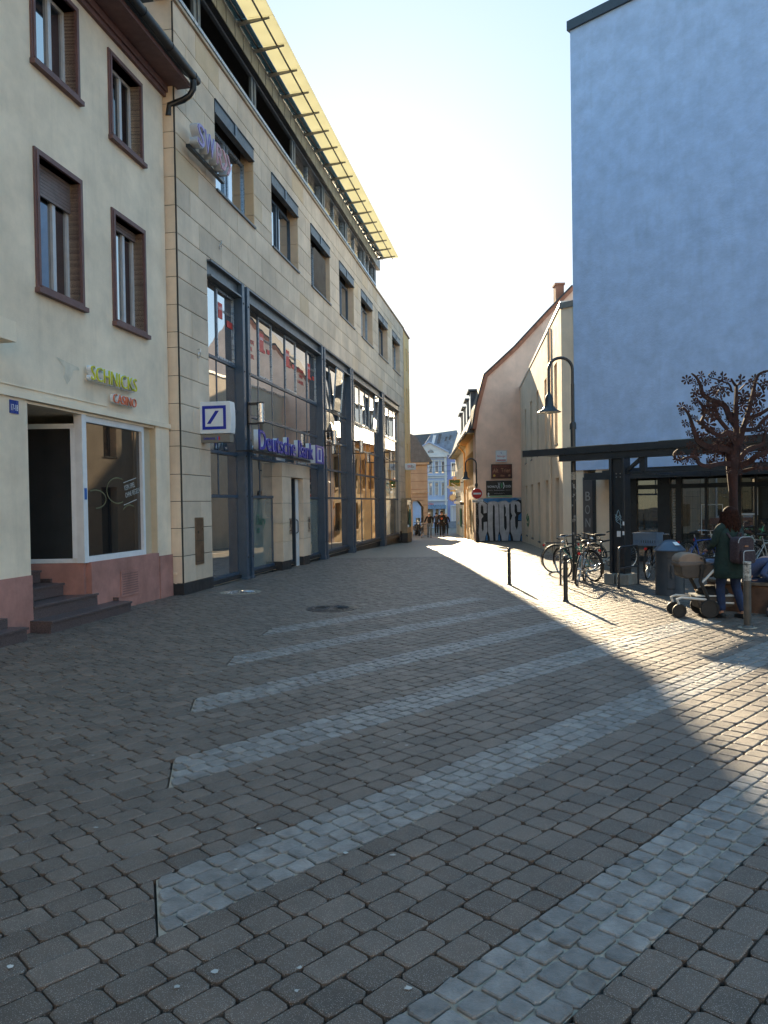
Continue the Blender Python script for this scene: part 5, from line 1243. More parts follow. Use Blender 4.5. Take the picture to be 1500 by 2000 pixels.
plain_house('unseen_town_house', Fr((-4, -16), (-1, -.05), -1) if False else Fr((16, -15), (-1, 0), 1), 0, 13, 11, M_CREAM, 'cream town house out of view, added to bounce sunlight', 2.6, (1.0, 4.2, 7.4))
plain_house('unseen_town_house', Fr((2, -17), (-1, 0), 1), 0, 9, 9.5, M_BEIGE, 'beige town house out of view, added to bounce sunlight', 2.6, (1.0, 4.2, 7.0))
plain_house('neighbour_house', CS, -26, -9.6, 10, M_CREAM2, 'pale house adjoining the cream corner house', 2.4, (1.0, 4.2, 7.4))

# ================================================================== STREET FURNITURE
def street_lamp(base, top_uv, Y, lean, label, sc=1.0, stickers=True):
    """curved neck lamp with bell shade; neck bends towards -X"""
    t = thing('street_lamp', base, label, 'street lamp', 'curved neck street lamps'); x, y, z = base
    H = top_uv; r = .055 * sc
    MB().tube([(x, y, z), (x, y, z + H * .68)], r, 12).lathe((x, y, z + H * .66), [(r * 1.35, 0), (r * 1.35, .12), (r, .16)], 12).tube([(x, y, z + H * .68), (x, y, z + H * .86)], r * .72, 10).build('pole', M_DARKM, t, smooth=True)
    R0 = .26 * sc; pts = [(x, y, z + H * .86)] + [(x - R0 + math.cos(R(k * 15)) * R0, y, z + H * .925 + math.sin(R(k * 15)) * R0 * .95) for k in range(13)] + [(x - 2 * R0, y, z + H * .865)]
    MB().tube(pts, r * .62, 10).build('neck', M_DARKM, t, smooth=True)
    hx = x - 2 * R0; hz = z + H * .70 + .18 * sc
    sh_ = MB().lathe((hx, y, hz), [(.26 * sc, 0), (.255 * sc, .012), (.15 * sc, .07 * sc), (.10 * sc, .15 * sc), (.088 * sc, .28 * sc), (.075 * sc, .36 * sc), (.04 * sc, .40 * sc), (.028 * sc, .47 * sc)], 24).build('lamp_shade', M_DARKM, t, smooth=True)
    MB().lathe((hx, y, hz + .002), [(0, -.03 * sc), (.10 * sc, -.025 * sc), (.18 * sc, -.005 * sc), (.235 * sc, .004)], 24).build('glass_bowl', mat('lamp_bowl', (.5, .46, .34), .25, .05, 5), t, smooth=True)
    MB().tube([(hx, y, hz + .46 * sc), (hx, y, z + H * .87)], r * .6, 8).build('neck_drop', M_DARKM, t)
    if stickers:
        r_ = random.Random(5); mb = MB()
        for i in range(26):
            an = r_.uniform(-2.6, -.5); zz = z + r_.uniform(.5, 2.15); w_ = r_.uniform(.02, .05)
            mb.add([(x + math.cos(an + dx) * (r + .003), y + math.sin(an + dx) * (r + .003), zz + dz) for dx, dz in ((0, 0), (w_ / r, 0), (w_ / r, w_ * 1.2), (0, w_ * 1.2))], [(0, 1, 2, 3)])
        mb.build('stickers', mat('sticker_mix', (.35, .35, .34), .6, .4, 60), t, kind='stuff', fix=False)
        MB().lathe((x, y, z + 2.2), [(r + .004, 0), (r + .004, .17)], 12).build('sticker', mat('sticker_white', (.5, .46, .4), .7), t)
    return t
lb = Vector((4.20, 16.98, gz(17)))
street_lamp(lb, 5.02, 16.98, 0, 'tall black curved neck lamp with bell shade beside the parked bicycles')
lb2 = atY(932, 1055, 39.6); street_lamp((lb2.x, 39.6, gz(39.6)), 4.40, 39.6, 0, 'far black curved neck lamp carrying the red no entry disc', 1.05)
# no entry sign
c = atY(932, 964, 39.4); t = thing('traffic_sign', (c.x, 39.4, c.z - .4), 'round red no entry sign with white bar and small plate below', 'traffic sign')
MB().lathe((c.x, 39.42, c.z), [(.285, 0), (.285, .02)], 28, axis='y').build('rim', M_SIGNW, t)
MB().lathe((c.x, 39.40, c.z), [(.262, 0), (.262, .015)], 28, axis='y').build('disc', M_RED, t); MB().box(c.x - .2, c.x + .2, 39.385, 39.395, c.z - .045, c.z + .045).build('bar', M_SIGNW, t)
pz = MB().box(c.x - .25, c.x + .3, 39.42, 39.44, c.z - .45, c.z - .32).build('plate', M_SIGNW, t)
mb = MB()
for k in range(9): mb.box(c.x - .22 + k * .056, c.x - .18 + k * .056, 39.412, 39.418, c.z - .41, c.z - .36 - .01 * (k % 3))
mb.build('small_print', M_BLACK, pz)
def bollard(u, v, h, label, r=.038, cap='ball', m_=M_DARKM, top=None):
    b = gr(u, v); t = thing('bollard', b, label, 'bollard', 'steel bollards along the footway'); x, y, z = b
    MB().lathe(b, [(r, 0), (r, h - .10), (r * .96, h - .10), (r * .96, h - .085), (r, h - .085), (r, h - .03)], 20).build('post', m_, t, smooth=True)
    if cap == 'ball': MB().lathe(b, [(r * .5, h - .03), (r * .55, h - .02), (r * .85, h), (r * 1.0, h + .03), (r * .9, h + .055), (r * .5, h + .075), (0, h + .08)], 16).build('knob', m_, t, smooth=True)
    MB().lathe(b, [(r * 1.5, 0), (r * 1.5, .012), (r * 1.1, .03), (r, .035)], 20).build('foot_ring', m_, t, smooth=True)
    if top: MB().lathe(b, [(r * 1.05, h - .03), (r * 1.05, h)], 20).lathe(b, [(r * 1.03, h - .25), (r * 1.03, h - .04)], 20).build('sleeve', top, t)
    return t
bollard(995, 1142, .70, 'slim dark ball topped bollard standing alone in the sunlit street')
bollard(1105, 1175, .72, 'dark ball topped bollard in front of the parked bicycles')
b3 = bollard(1460, 1226, .88, 'grey bollard with torn white sticker beside the woman with the pram', .048, 'flat', mat('grey_bollard', (.085, .08, .075), .4, .15, 6, metal=.3), mat('torn_sticker', (.42, .42, .40), .6, .5, 25))
g3 = gr(1460, 1226); MB().lathe(g3, [(.12, .002), (.12, .006), (0, .006)], 18).build('base_plate', M_MORTAR, b3)
for (u, v, lb_) in [(995, 1142, 0), (1105, 1175, 0)]:
    g_ = gr(u, v); 
def hoop(p, q, h, label, r=.022, mid=False, m_=M_DARKM):
    t = thing('bike_rack', p, label, 'bike rack', 'steel bike stands by the canopy'); d = (q - p); R0 = .09; d1 = d.normalized()
    pts = [tuple(p), tuple(p + Vector((0, 0, h - R0)))] + [tuple(p + d1 * (R0 - math.cos(R(a)) * R0) + Vector((0, 0, h - R0 + math.sin(R(a)) * R0))) for a in (30, 60, 90)] + [tuple(q - d1 * (R0 - math.cos(R(a)) * R0) + Vector((0, 0, h - R0 + math.sin(R(a)) * R0))) for a in (90, 60, 30)] + [tuple(q + Vector((0, 0, h - R0))), tuple(q)]
    MB().tube(pts, r, 10).build('hoop', m_, t, smooth=True)
    MB().lathe(p, [(.05, 0), (.05, .008), (0, .008)], 12).build('foot', m_, t); MB().lathe(q, [(.05, 0), (.05, .008), (0, .008)], 12).build('foot', m_, t)
    if mid: MB().tube([tuple(p + Vector((0, 0, .38))), tuple(q + Vector((0, 0, .38)))], r * .9, 8).build('crossbar', m_, t)
    return t
h1 = gr(1209, 1149); h1b = gr(1247, 1141); hoop(h1, h1b, .80, 'empty dark bike hoop with crossbar in front of the canopy pillar', mid=True)
h2 = gr(1095, 1143); h2b = h2 + Vector((.52, 1.05, 0)); hoop(h2, h2b, .74, 'bike hoop holding the silver and green bicycles')
h3 = gr(1174, 1127); hoop(h3, h3 + Vector((.45, .75, 0)), .80, 'bike hoop behind the silver bicycle, beside the black bicycle')
h4 = gr(1287, 1162); hoop(h4, h4 + Vector((.5, .75, 0)), .82, 'bike hoop partly hidden by the litter bin, edge lit by the sun')
# litter bin
bb_ = gr(1318, 1165); t = thing('litter_bin', bb_, 'dark grey round litter bin with sloping lid and sticker', 'litter bin'); x, y, z = bb_; y += .28; x += .02
MB().lathe((x, y, z), [(.255, 0), (.255, .02), (.25, .03), (.25, .80), (.265, .81)], 32).build('drum', M_BIN, t, smooth=True)
ld = MB().lathe((x, y, z), [(.272, .79), (.276, .81), (.18, .91), (.08, .985), (.0, .995)], 32).build('lid', mat('bin_lid', (.07, .10, .15), .35, .08, 5, metal=.3), t, smooth=True)
MB().box(x + .08, x + .17, y - .253, y - .23, z + .62, z + .74).build('slot', M_BLACK, t)
mb = MB(); a0 = -2.1
for (q0_, q1_, z0, z1) in [(-2.12, -2.10, .12, .68), (-1.58, -1.56, .12, .68), (-2.12, -1.56, .67, .685), (-2.12, -1.56, .12, .135)]:
    n_ = 6
    for k in range(n_): 
        A = q0_ + (q1_ - q0_) * k / n_; B = q0_ + (q1_ - q0_) * (k + 1) / n_
        mb.add([(x + math.cos(A) * .252, y + math.sin(A) * .252, z + z0), (x + math.cos(B) * .252, y + math.sin(B) * .252, z + z0), (x + math.cos(B) * .252, y + math.sin(B) * .252, z + z1), (x + math.cos(A) * .252, y + math.sin(A) * .252, z + z1)], [(0, 1, 2, 3)])
mb.build('door_edge', M_BLACK, t, fix=False)
mb = MB(); pts = [(-1.95, .54), (-1.8, .52), (-1.93, .47), (-1.78, .44), (-1.95, .41), (-1.8, .38), (-1.93, .34), (-1.78, .31)]
mb.tube([(x + math.cos(a) * .254, y + math.sin(a) * .254, z + h) for a, h in pts], .007, 4); mb.build('scribble', M_BLACK, t)
lid_s = MB(); lid_s.add([(x + .02, y - .20, z + .89), (x + .12, y - .17, z + .89), (x + .09, y - .10, z + .945), (x + .0, y - .12, z + .945)], [(0, 1, 2, 3)]); lid_s.v = [p + Vector((0, -.012, .012)) for p in lid_s.v]; lid_s.build('sticker', M_SIGNW, ld, fix=False)

# ------------------------------------------------------------------ bicycles
def bicycle(loc, rz, lean, label, fc, R_=.335, low_step=False, basket=None, rack=True, handle='city', steer=0.0, light=True, guard=True, fmat2=None, saddle_m=None):
    """front towards local +x"""
    t = thing('bicycle', loc, label, 'bicycle', 'parked bicycles', rz); t.rotation_euler = (lean, 0, rz); ORG[t.name] = Vector((0, 0, 0))
    wb = 1.06; rear = (0, 0, R_); front = (wb, 0, R_); bbk = (.44, 0, .27); seat = (.30, 0, .80); hd = (.90, 0, .86 if handle == 'city' else .82); hb = (.95, 0, .62)
    def wheel(c, nm='wheel'):
        w = MB(LOC).lathe(c, [(R_ - .03, -.011), (R_ - .018, -.013), (R_ - .018, .013), (R_ - .03, .011), (R_ - .03, -.011)], 36, axis='y', cap=False).build(nm, M_CHROME, t, smooth=True)
        mb = MB(LOC); mb.tube([(c[0] + math.cos(k * math.pi / 18) * (R_ - .004), c[1], c[2] + math.sin(k * math.pi / 18) * (R_ - .004)) for k in range(36)], .017, 8, closed=True); mb.build('tyre', M_BLACK, w, smooth=True)
        mb = MB(LOC)
        for k in range(24):
            an = k * math.pi / 12; an2 = an + (.35 if k % 2 else -.35)
            mb.tube([(c[0] + math.cos(an2) * .022, .02 * (1 if k % 4 < 2 else -1), c[2] + math.sin(an2) * .022), (c[0] + math.cos(an) * (R_ - .03), 0, c[2] + math.sin(an) * (R_ - .03))], .0016, 3, cap=False)
        mb.build('spokes', M_CHROME, w); MB(LOC).tube([(c[0], -.05, c[2]), (c[0], .05, c[2])], .02, 8).build('hub', M_CHROME, w)
        return w
    wheel(rear); wheel(front)
    mb = MB(LOC)
    if low_step: mb.tube([hb, (.66, 0, .36), bbk], .019, 8); mb.tube([(.93, 0, .70), (.62, 0, .47), (.38, 0, .46)], .014, 8)
    else: mb.tube([(.93, 0, .72), (.33, 0, .70)], .015, 8); mb.tube([hb, bbk], .018, 8)
    mb.tube([bbk, seat], .016, 8); 
    for sy in (-1, 1): mb.tube([bbk, (0, sy * .055, R_)], .010, 6); mb.tube([(.33, sy * .02, .68), (0, sy * .055, R_)], .009, 6)
    mb.tube([hb, (.915, 0, .74)], .021, 8); mb.build('frame', fc, t, smooth=True)
    mb = MB(LOC)
    for sy in (-1, 1): mb.tube([(.955, sy * .02, .60), (.965, sy * .05, .52), (wb, sy * .05, R_)], .011, 6)
    mb.tube([(.955, -.05, .60), (.955, .05, .60)], .014, 6); mb.build('fork', fmat2 or fc, t, smooth=True)
    mb = MB(LOC); mb.tube([(.92, 0, .72), (.895, 0, .92)], .014, 8)
    if handle == 'city': mb.tube([(.70, -.29, .93), (.80, -.27, .96), (.92, -.14, .95), (.93, 0, .93), (.92, .14, .95), (.80, .27, .96), (.70, .29, .93)], .011, 8)
    else: mb.tube([(.88, -.29, .93), (.93, 0, .91), (.88, .29, .93)], .012, 8)
    hbm = mb.build('handlebar', M_CHROME if handle == 'city' else M_BLACK, t, smooth=True)
    for sy in (-1, 1):
        x_ = .70 if handle == 'city' else .88
        MB(LOC).tube([(x_ - .02, sy * .29, .927), (x_ + .10 * (handle == 'city'), sy * (.28 if handle == 'city' else .19), .955 if handle == 'city' else .926)], .017, 8).build('grip', M_BLACK, hbm)
    sd_ = MB(LOC); sd_.v = []; sd_.ell((.26, 0, .90), (.14, .075, .035), 14); sd_.ell((.38, 0, .895), (.09, .028, .024), 10); sd_.build('saddle', saddle_m or M_BLACK, t, smooth=True)
    MB(LOC).tube([(.30, 0, .78), (.275, 0, .89)], .013, 8).build('seat_post', M_CHROME, t)
    mb = MB(LOC).lathe((bbk[0], -.045, bbk[2]), [(.085, 0), (.085, .006), (.06, .006)], 24, axis='y'); mb.tube([(bbk[0], -.06, bbk[2]), (bbk[0] + .10, -.07, bbk[2] - .13)], .010, 6); mb.tube([(bbk[0], .06, bbk[2]), (bbk[0] - .10, .07, bbk[2] + .13)], .010, 6)
    cr_ = mb.build('crankset', M_CHROME, t); MB(LOC).box(bbk[0] + .05, bbk[0] + .15, -.15, -.07, bbk[2] - .14, bbk[2] - .12).box(bbk[0] - .15, bbk[0] - .05, .07, .15, bbk[2] + .12, bbk[2] + .14).build('pedal', M_BLACK, cr_)
    MB(LOC).box(0, bbk[0] + .04, -.055, -.045, bbk[2] + .05, bbk[2] + .085).build('chain_guard', M_BLACK, t)
    if guard:
        for c, a0_, a1_ in ((rear, 20, 205), (front, -10, 130)):
            mb = MB(LOC); N = 14; rr = R_ + .03
            for k in range(N):
                A, B = R(a0_ + (a1_ - a0_) * k / N), R(a0_ + (a1_ - a0_) * (k + 1) / N)
                mb.add([(c[0] + math.cos(A) * rr, -.026, c[2] + math.sin(A) * rr), (c[0] + math.cos(A) * rr, .026, c[2] + math.sin(A) * rr), (c[0] + math.cos(B) * rr, .026, c[2] + math.sin(B) * rr), (c[0] + math.cos(B) * rr, -.026, c[2] + math.sin(B) * rr)], [(0, 1, 2, 3)])
            mb.build('mudguard', M_BLACK if fc is not M_CHROME else M_CHROME, t, fix=False)
    if rack:
        mb = MB(LOC)
        for sy in (-1, 0, 1): mb.tube([(-.28, sy * .055, .73), (.18, sy * .055, .73)], .006, 5)
        for sy in (-1, 1): mb.tube([(0, sy * .06, R_), (-.05, sy * .055, .73)], .006, 5); mb.tube([(-.28, -.055, .73), (-.28, .055, .73)], .006, 5)
        mb.build('luggage_rack', M_DARKM, t)
        MB(LOC).lathe((-.30, 0, .68), [(.0, -.02), (.03, -.02), (.03, .01), (0, .01)], 10, axis='x').build('rear_light', M_RED, t)
    if light: MB(LOC).lathe((.99, 0, .80), [(0, -.05), (.03, -.04), (.042, .0), (.04, .02), (0, .025)], 12, axis='x').build('front_light', M_CHROME, t)
    MB(LOC).box(R_ * .6 + wb - .36, R_ * .6 + wb - .31, -.015, .015, R_ - .16, R_ - .11).build('reflector', mat('amber_reflector', (.8, .45, .02), .3), t)
    return t
M_TEAL = mat('teal_frame', (.03, .28, .24), .3, .05, 4, spec=.7); M_SILV = mat('silver_bike', (.50, .50, .50), .28, .05, 4, metal=.8); M_BLKF = mat('black_bike', (.012, .012, .014), .25, .05, 4); M_BLUF = mat('blue_bike', (.03, .10, .40), .3)
def bike_at(wu, wv, head, front=True, **k):
    """place a bicycle so that the contact point of its rear (or front) wheel is at a photo pixel"""
    p = gr(wu, wv); rz = math.atan2(head[1], head[0])
    if front: p = p - Vector((math.cos(rz), math.sin(rz), 0)) * 1.06
    return bicycle(tuple(p), rz, **k)
# silver bike: rear wheel to the camera at (1127,1143); teal one: rear wheel at (1162,1134); black ones behind
bike_at(1126, 1143, (.42, 1), False, lean=R(9), label='silver flat barred bicycle leaning on the bike hoop, in front of the teal one', fc=M_SILV, handle='flat', guard=False)
bike_at(1160, 1135, (-.40, 1), True and False, lean=R(-7), label='teal and silver bicycle leaning beside the silver one', fc=M_TEAL, fmat2=M_SILV, handle='city')
bike_at(1083, 1118, (.98, .25), False, lean=R(4), label='dark flat barred bicycle nearest the beige wing, behind the bike hoop', fc=M_BLKF, handle='flat')
bike_at(1150, 1116, (.95, .3), False, lean=R(3), label='black low step city bicycle standing between lamp pole and canopy pillar', fc=M_BLKF, handle='city', low_step=True)
cb = bike_at(1265, 1131, (.6, 1), False, lean=R(2), label='black bicycle with a crate on its rack behind the empty hoop', fc=M_BLKF, handle='city', low_step=True)
bike_at(1345, 1112, (.9, .5), False, lean=R(-4), label='dark bicycle with blue frame behind the litter bin', fc=M_BLUF, handle='city')
bike_at(1378, 1104, (1, -.1), False, lean=R(4), label='black bicycle directly behind the woman', fc=M_BLKF, handle='city', low_step=True)
bike_at(1462, 1110, (-.5, 1), True, lean=R(6), label='silver bicycle standing between the rusty tree trunk and the bench', fc=M_SILV, handle='flat')
bike_at(1475, 1122, (1, .4), False, lean=R(-4), label='pale grey bicycle beside the ring bench and seated person', fc=mat('pale_bike', (.42, .45, .45), .3, metal=.2), handle='flat')
# crate on the rack
cc_ = cb.matrix_basis @ Vector((-.06, 0, .74)); m0 = Matrix.Translation(cb.location) @ cb.rotation_euler.to_matrix().to_4x4(); cc_ = m0 @ Vector((-.06, 0, .74))
t = thing('plastic_crate', tuple(cc_), 'blue grey plastic crate on the rack of the black bicycle', 'crate', None, cb.rotation_euler.z + R(80)); ORG[t.name] = Vector((0, 0, 0))
M_CRATE = mat('crate_blue', (.12, .19, .30), .5, .06, 5)
mb = MB(LOC)
for (a0, a1, b0_, b1_) in [(-.26, .26, -.18, -.165), (-.26, .26, .165, .18), (-.26, -.245, -.165, .165), (.245, .26, -.165, .165)]:
    mb.box(a0, a1, b0_, b1_, .0, .04); mb.box(a0, a1, b0_, b1_, .12, .27)
    L = max(a1 - a0, b1_ - b0_); k = 0
    while k * .05 < L:
        if a1 - a0 > .1: mb.box(a0 + k * .05, a0 + k * .05 + .02, b0_, b1_, .04, .12)
        else: mb.box(a0, a1, b0_ + k * .05, b0_ + k * .05 + .02, .04, .12)
        k += 1
mb.box(-.26, .26, -.18, .18, 0, .01); mb.build('body', M_CRATE, t, fix=False); MB(LOC).box(-.27, .27, -.19, -.165, .25, .28).box(-.27, .27, .165, .19, .25, .28).box(-.27, -.245, -.165, .165, .25, .28).box(.245, .27, -.165, .165, .25, .28).build('rim', M_CRATE, t)

# ------------------------------------------------------------------ rusty steel tree and its round bench
TP = Vector((5.46, 12.0, 0)); TY = 12.0
rb = thing('round_bench', (5.75, 11.95, 0), 'rust brown ring bench round the foot of the steel tree', 'bench')
cB = (5.95, 12.1, 0)
MB().lathe(cB, [(.80, 0), (.80, .40), (.78, .42)], 48).build('plinth', mat('ochre_rust', (.10, .055, .035), .75, .25, 5, .3, 40), rb, smooth=True)
MB().lathe(cB, [(.50, .42), (.84, .42), (.84, .46), (.50, .46), (.5, .42)], 48, cap=False).build('seat', mat('bench_wood', (.11, .09, .07), .7, .2, 10), rb)
st_ = thing('steel_tree', TP, 'rust brown cut steel tree sculpture with star shaped leaves', 'sculpture')
def T(u, v, dy=0): return atY(u, v, TY + dy)
mb = MB(); tr = [T(1436, 1150), T(1434, 1050), T(1432, 960), T(1430, 915), T(1430, 880)]; mb.tube([tuple(p) for p in tr], [.075, .068, .065, .085, .10], 12)
mb.build('trunk', M_RUST, st_, smooth=True)
def Z(x, y, dy=0): return T(1310 + x / 7.895, 700 + y / 7.895, dy)
BR = [  # (points in the zoom of the crown, widths, depth)
 ([(1020, 1700), (1010, 1450), (1010, 1150), (1000, 850), (1010, 600), (1010, 430)], [110, 95, 75, 60, 45, 30], 0),
 ([(1010, 430), (970, 380), (930, 310)], [28, 20, 10], 0), ([(1010, 430), (1080, 370), (1150, 340)], [26, 20, 10], 0),
 ([(1000, 1500), (850, 1400), (600, 1370), (440, 1290), (370, 1150), (340, 1050), (300, 920), (250, 820), (180, 760)], [90, 85, 80, 70, 50, 40, 32, 26, 14], -.15),
 ([(1010, 1330), (900, 1150), (760, 1190), (600, 1110), (480, 1010), (400, 960)], [80, 80, 50, 45, 38, 20], -.05),
 ([(440, 1020), (510, 880), (490, 740), (430, 650)], [40, 34, 30, 14], -.05),
 ([(1000, 1050), (900, 880), (820, 720), (640, 650), (500, 560), (460, 420), (400, 300), (320, 230)], [70, 75, 70, 62, 50, 34, 24, 8], .1),
 ([(880, 1100), (740, 930), (700, 800), (660, 720), (500, 730)], [50, 42, 36, 34, 22], .05),
 ([(1010, 1650), (800, 1620), (560, 1660), (440, 1620), (380, 1520), (250, 1530), (130, 1570), (50, 1520), (50, 1450), (110, 1400)], [80, 60, 50, 45, 40, 34, 24, 14, 8, 5], -.25),
 ([(1040, 1400), (1110, 1100), (1190, 850), (1250, 600), (1290, 420), (1340, 270), (1440, 205), (1560, 190)], [80, 66, 60, 48, 36, 34, 28, 20], .1),
 ([(1060, 1100), (1250, 1100), (1340, 1060), (1420, 960), (1520, 880), (1620, 800)], [60, 55, 42, 40, 50, 30], .2),
 ([(1150, 920), (1300, 890), (1440, 820), (1560, 740)], [50, 50, 44, 30], -.1),
 ([(1060, 1650), (1200, 1600), (1330, 1500), (1500, 1440), (1650, 1380)], [85, 80, 66, 55, 40], -.15),
 ([(1060, 1560), (1200, 1400), (1400, 1330), (1440, 1230), (1470, 1120)], [70, 60, 46, 36, 20], .1),
 ([(980, 1600), (860, 1480), (700, 1430), (620, 1380)], [60, 60, 50, 40], .2),
 ([(940, 500), (900, 400), (780, 350), (700, 320), (600, 290), (600, 240), (690, 240)], [12, 12, 11, 10, 8, 7, 6], 0),
 ([(960, 520), (860, 450), (760, 470), (690, 580)], [12, 10, 9, 6], 0),
 ([(1060, 490), (1150, 400), (1250, 350)], [18, 14, 10], 0), ([(1330, 370), (1400, 440), (1440, 540)], [12, 9, 6], .1),
 ([(1500, 1700), (1320, 1690), (1120, 1740)], [40, 36, 50], .1)]
for pts, ws, dy in BR:
    P_ = [Z(x, y, dy * min(1, i / 2)) for i, (x, y) in enumerate(pts)]
    # subdivide for a smooth bend
    Q_, W_ = [], []
    for i in range(len(P_) - 1):
        p0_, p1_, p2_, p3_ = P_[max(0, i - 1)], P_[i], P_[i + 1], P_[min(len(P_) - 1, i + 2)]
        for k in range(4):
            s_ = k / 4; Q_.append(.5 * ((2 * p1_) + (p2_ - p0_) * s_ + (2 * p0_ - 5 * p1_ + 4 * p2_ - p3_) * s_ * s_ + (3 * p1_ - p0_ - 3 * p2_ + p3_) * s_ ** 3)); W_.append((ws[i] + (ws[i + 1] - ws[i]) * s_) * 1.12)
    Q_.append(P_[-1]); W_.append(ws[-1] * 1.2); b = []
    mb = MB(); n_ = len(Q_)
    for i, (p, w_) in enumerate(zip(Q_, W_)):     # flat-cut steel limb, 24 mm thick, broad face to the square
        tn = (Q_[min(n_ - 1, i + 1)] - Q_[max(0, i - 1)]).normalized(); side = Vector((tn.z, 0, -tn.x)); side = side.normalized() * (w_ / 7.895 / F_PX * TY * .5)
        mb.v += [p + side + Vector((0, -.02, 0)), p - side + Vector((0, -.02, 0)), p - side + Vector((0, .02, 0)), p + side + Vector((0, .02, 0))]
    for i in range(n_ - 1):
        for k in range(4): mb.f.append((i * 4 + k, i * 4 + (k + 1) % 4, i * 4 + 4 + (k + 1) % 4, i * 4 + 4 + k)); mb.m.append(0)
    mb.f += [(0, 1, 2, 3), (n_ * 4 - 1, n_ * 4 - 2, n_ * 4 - 3, n_ * 4 - 4)]; mb.m += [0, 0]
    mb.build('branch', M_RUST, st_)
# star shaped leaves, one mesh, many copies
lm = MB(LOC)
for k in range(7):
    an = R(k * 360 / 7 + 10); L = 1.0; d = Vector((math.cos(an), 0, math.sin(an))); s_ = Vector((-math.sin(an), 0, math.cos(an)))
    c = [d * .12, d * .45 + s_ * .13, d * .8 + s_ * .22, d * 1.0 + s_ * .10, d * 1.02 - s_ * .06, d * .8 - s_ * .22, d * .45 - s_ * .13]
    n_ = len(c); dip = Vector((0, .18 * (1 if k % 2 else -.6), 0))
    pts_ = [p + dip * (p.length) for p in c]; b_ = len(lm.v)
    lm.v += [p + Vector((0, -.03, 0)) for p in pts_] + [p + Vector((0, .03, 0)) for p in pts_]
    lm.f += [tuple(b_ + i for i in range(n_)), tuple(b_ + 2 * n_ - 1 - i for i in range(n_))] + [(b_ + i, b_ + n_ + i, b_ + n_ + (i + 1) % n_, b_ + (i + 1) % n_) for i in range(n_)]; lm.m += [0] * (n_ + 2)
lm.ell((0, 0, 0), (.14, .08, .14), 8); LEAF = lm.mesh('leaf', M_RUST, fix=False)
LV = [(245, 330, 55), (385, 405, 45), (330, 350, 35), (470, 262, 50), (570, 360, 40), (650, 240, 35), (800, 285, 60), (740, 400, 50), (655, 495, 45), (870, 350, 45), (840, 510, 65), (770, 520, 45), (1080, 330, 60), (1290, 310, 50), (1230, 400, 55), (1120, 575, 68), (1240, 600, 60), (1360, 620, 75), (1340, 520, 55), (1100, 730, 50), (1290, 770, 60), (1430, 390, 55), (1480, 420, 55), (1430, 240, 35),
      (500, 385, 40), (440, 490, 35), (400, 580, 60), (370, 660, 40), (420, 690, 40), (500, 690, 35), (560, 530, 30), (620, 640, 30), (700, 620, 35), (780, 640, 45), (610, 680, 45), (900, 730, 40), (560, 780, 65), (630, 800, 60), (750, 740, 45), (650, 890, 55), (570, 880, 50), (165, 740, 50), (260, 770, 45), (330, 770, 30), (170, 830, 40), (340, 910, 35), (390, 930, 35), (215, 1000, 45), (290, 1020, 35),
      (585, 1020, 85), (540, 1050, 45), (690, 1110, 35), (740, 1100, 25), (270, 1150, 35), (320, 1190, 30), (440, 1200, 45), (510, 1200, 40), (600, 1180, 50), (660, 1210, 45), (780, 1210, 55), (960, 900, 55), (940, 940, 40), (880, 940, 35), (1240, 950, 60), (1470, 940, 50), (1460, 1070, 70), (1390, 1130, 55), (1310, 1150, 50), (700, 1290, 50), (760, 1330, 55), (670, 1370, 45), (860, 1370, 55), (950, 1390, 50), (1140, 1380, 55), (1160, 1240, 35), (1280, 1230, 40), (300, 1340, 45),
      (170, 1490, 45), (100, 1560, 45), (210, 1590, 40), (280, 1540, 40), (370, 1500, 50), (430, 1510, 40), (340, 1590, 35), (70, 1480, 30), (510, 1440, 30), (600, 1560, 40), (650, 1590, 40), (700, 1540, 45), (690, 1480, 40), (830, 1520, 60), (880, 1500, 40), (600, 1460, 30), (1130, 1600, 45), (1190, 1440, 45), (1250, 1450, 35), (1390, 1420, 50), (1450, 1420, 50), (1360, 1680, 50), (1430, 1640, 50), (1480, 1540, 45), (900, 1740, 40), (1060, 1750, 45), (1130, 1640, 40)]
rl = random.Random(3)
for i, (x, y, s_) in enumerate(LV + [(rl.uniform(350, 1450), rl.uniform(450, 1650), rl.uniform(35, 55)) for _ in range(60)]):
    o = bpy.data.objects.new('leaf', LEAF); COL.objects.link(o); o.parent = st_
    p = Z(x, y, rl.uniform(-.35, .35)) - ORG[st_.name]; o.location = p; q_ = s_ / 7.895 / F_PX * TY * 1.45
    o.scale = (q_, q_, q_); o.rotation_euler = (rl.uniform(-.4, .4), rl.uniform(0, 6.28), rl.uniform(-.55, .55))

# ================================================================== PEOPLE
def skin(name, J, E_, m_, parent, sub=2, root=None):
    names = list(J); me = bpy.data.meshes.new(name); me.from_pydata([J[k][0] for k in names], [(names.index(a), names.index(b)) for a, b in E_], [])
    o = bpy.data.objects.new(name, me); COL.objects.link(o)
    md = o.modifiers.new('skin', 'SKIN'); md.use_smooth_shade = True
    for i, k in enumerate(names):
        r_ = J[k][1]; r_ = r_ if isinstance(r_, tuple) else (r_, r_)
        me.skin_vertices[0].data[i].radius = r_; me.skin_vertices[0].data[i].use_root = (k == (root or names[0]))
    s_ = o.modifiers.new('sub', 'SUBSURF'); s_.levels = sub; s_.render_levels = sub
    dg = bpy.context.evaluated_depsgraph_get(); m2 = bpy.data.meshes.new_from_object(o.evaluated_get(dg)); m2.name = name
    bpy.data.objects.remove(o); bpy.data.meshes.remove(me)
    m2.materials.clear(); m2.materials.append(m_); m2.shade_smooth()
    ob = bpy.data.objects.new(name, m2); COL.objects.link(ob); ob.parent = parent
    return ob
def lerp(a, b, t): return tuple(a[i] + (b[i] - a[i]) * t for i in range(3))
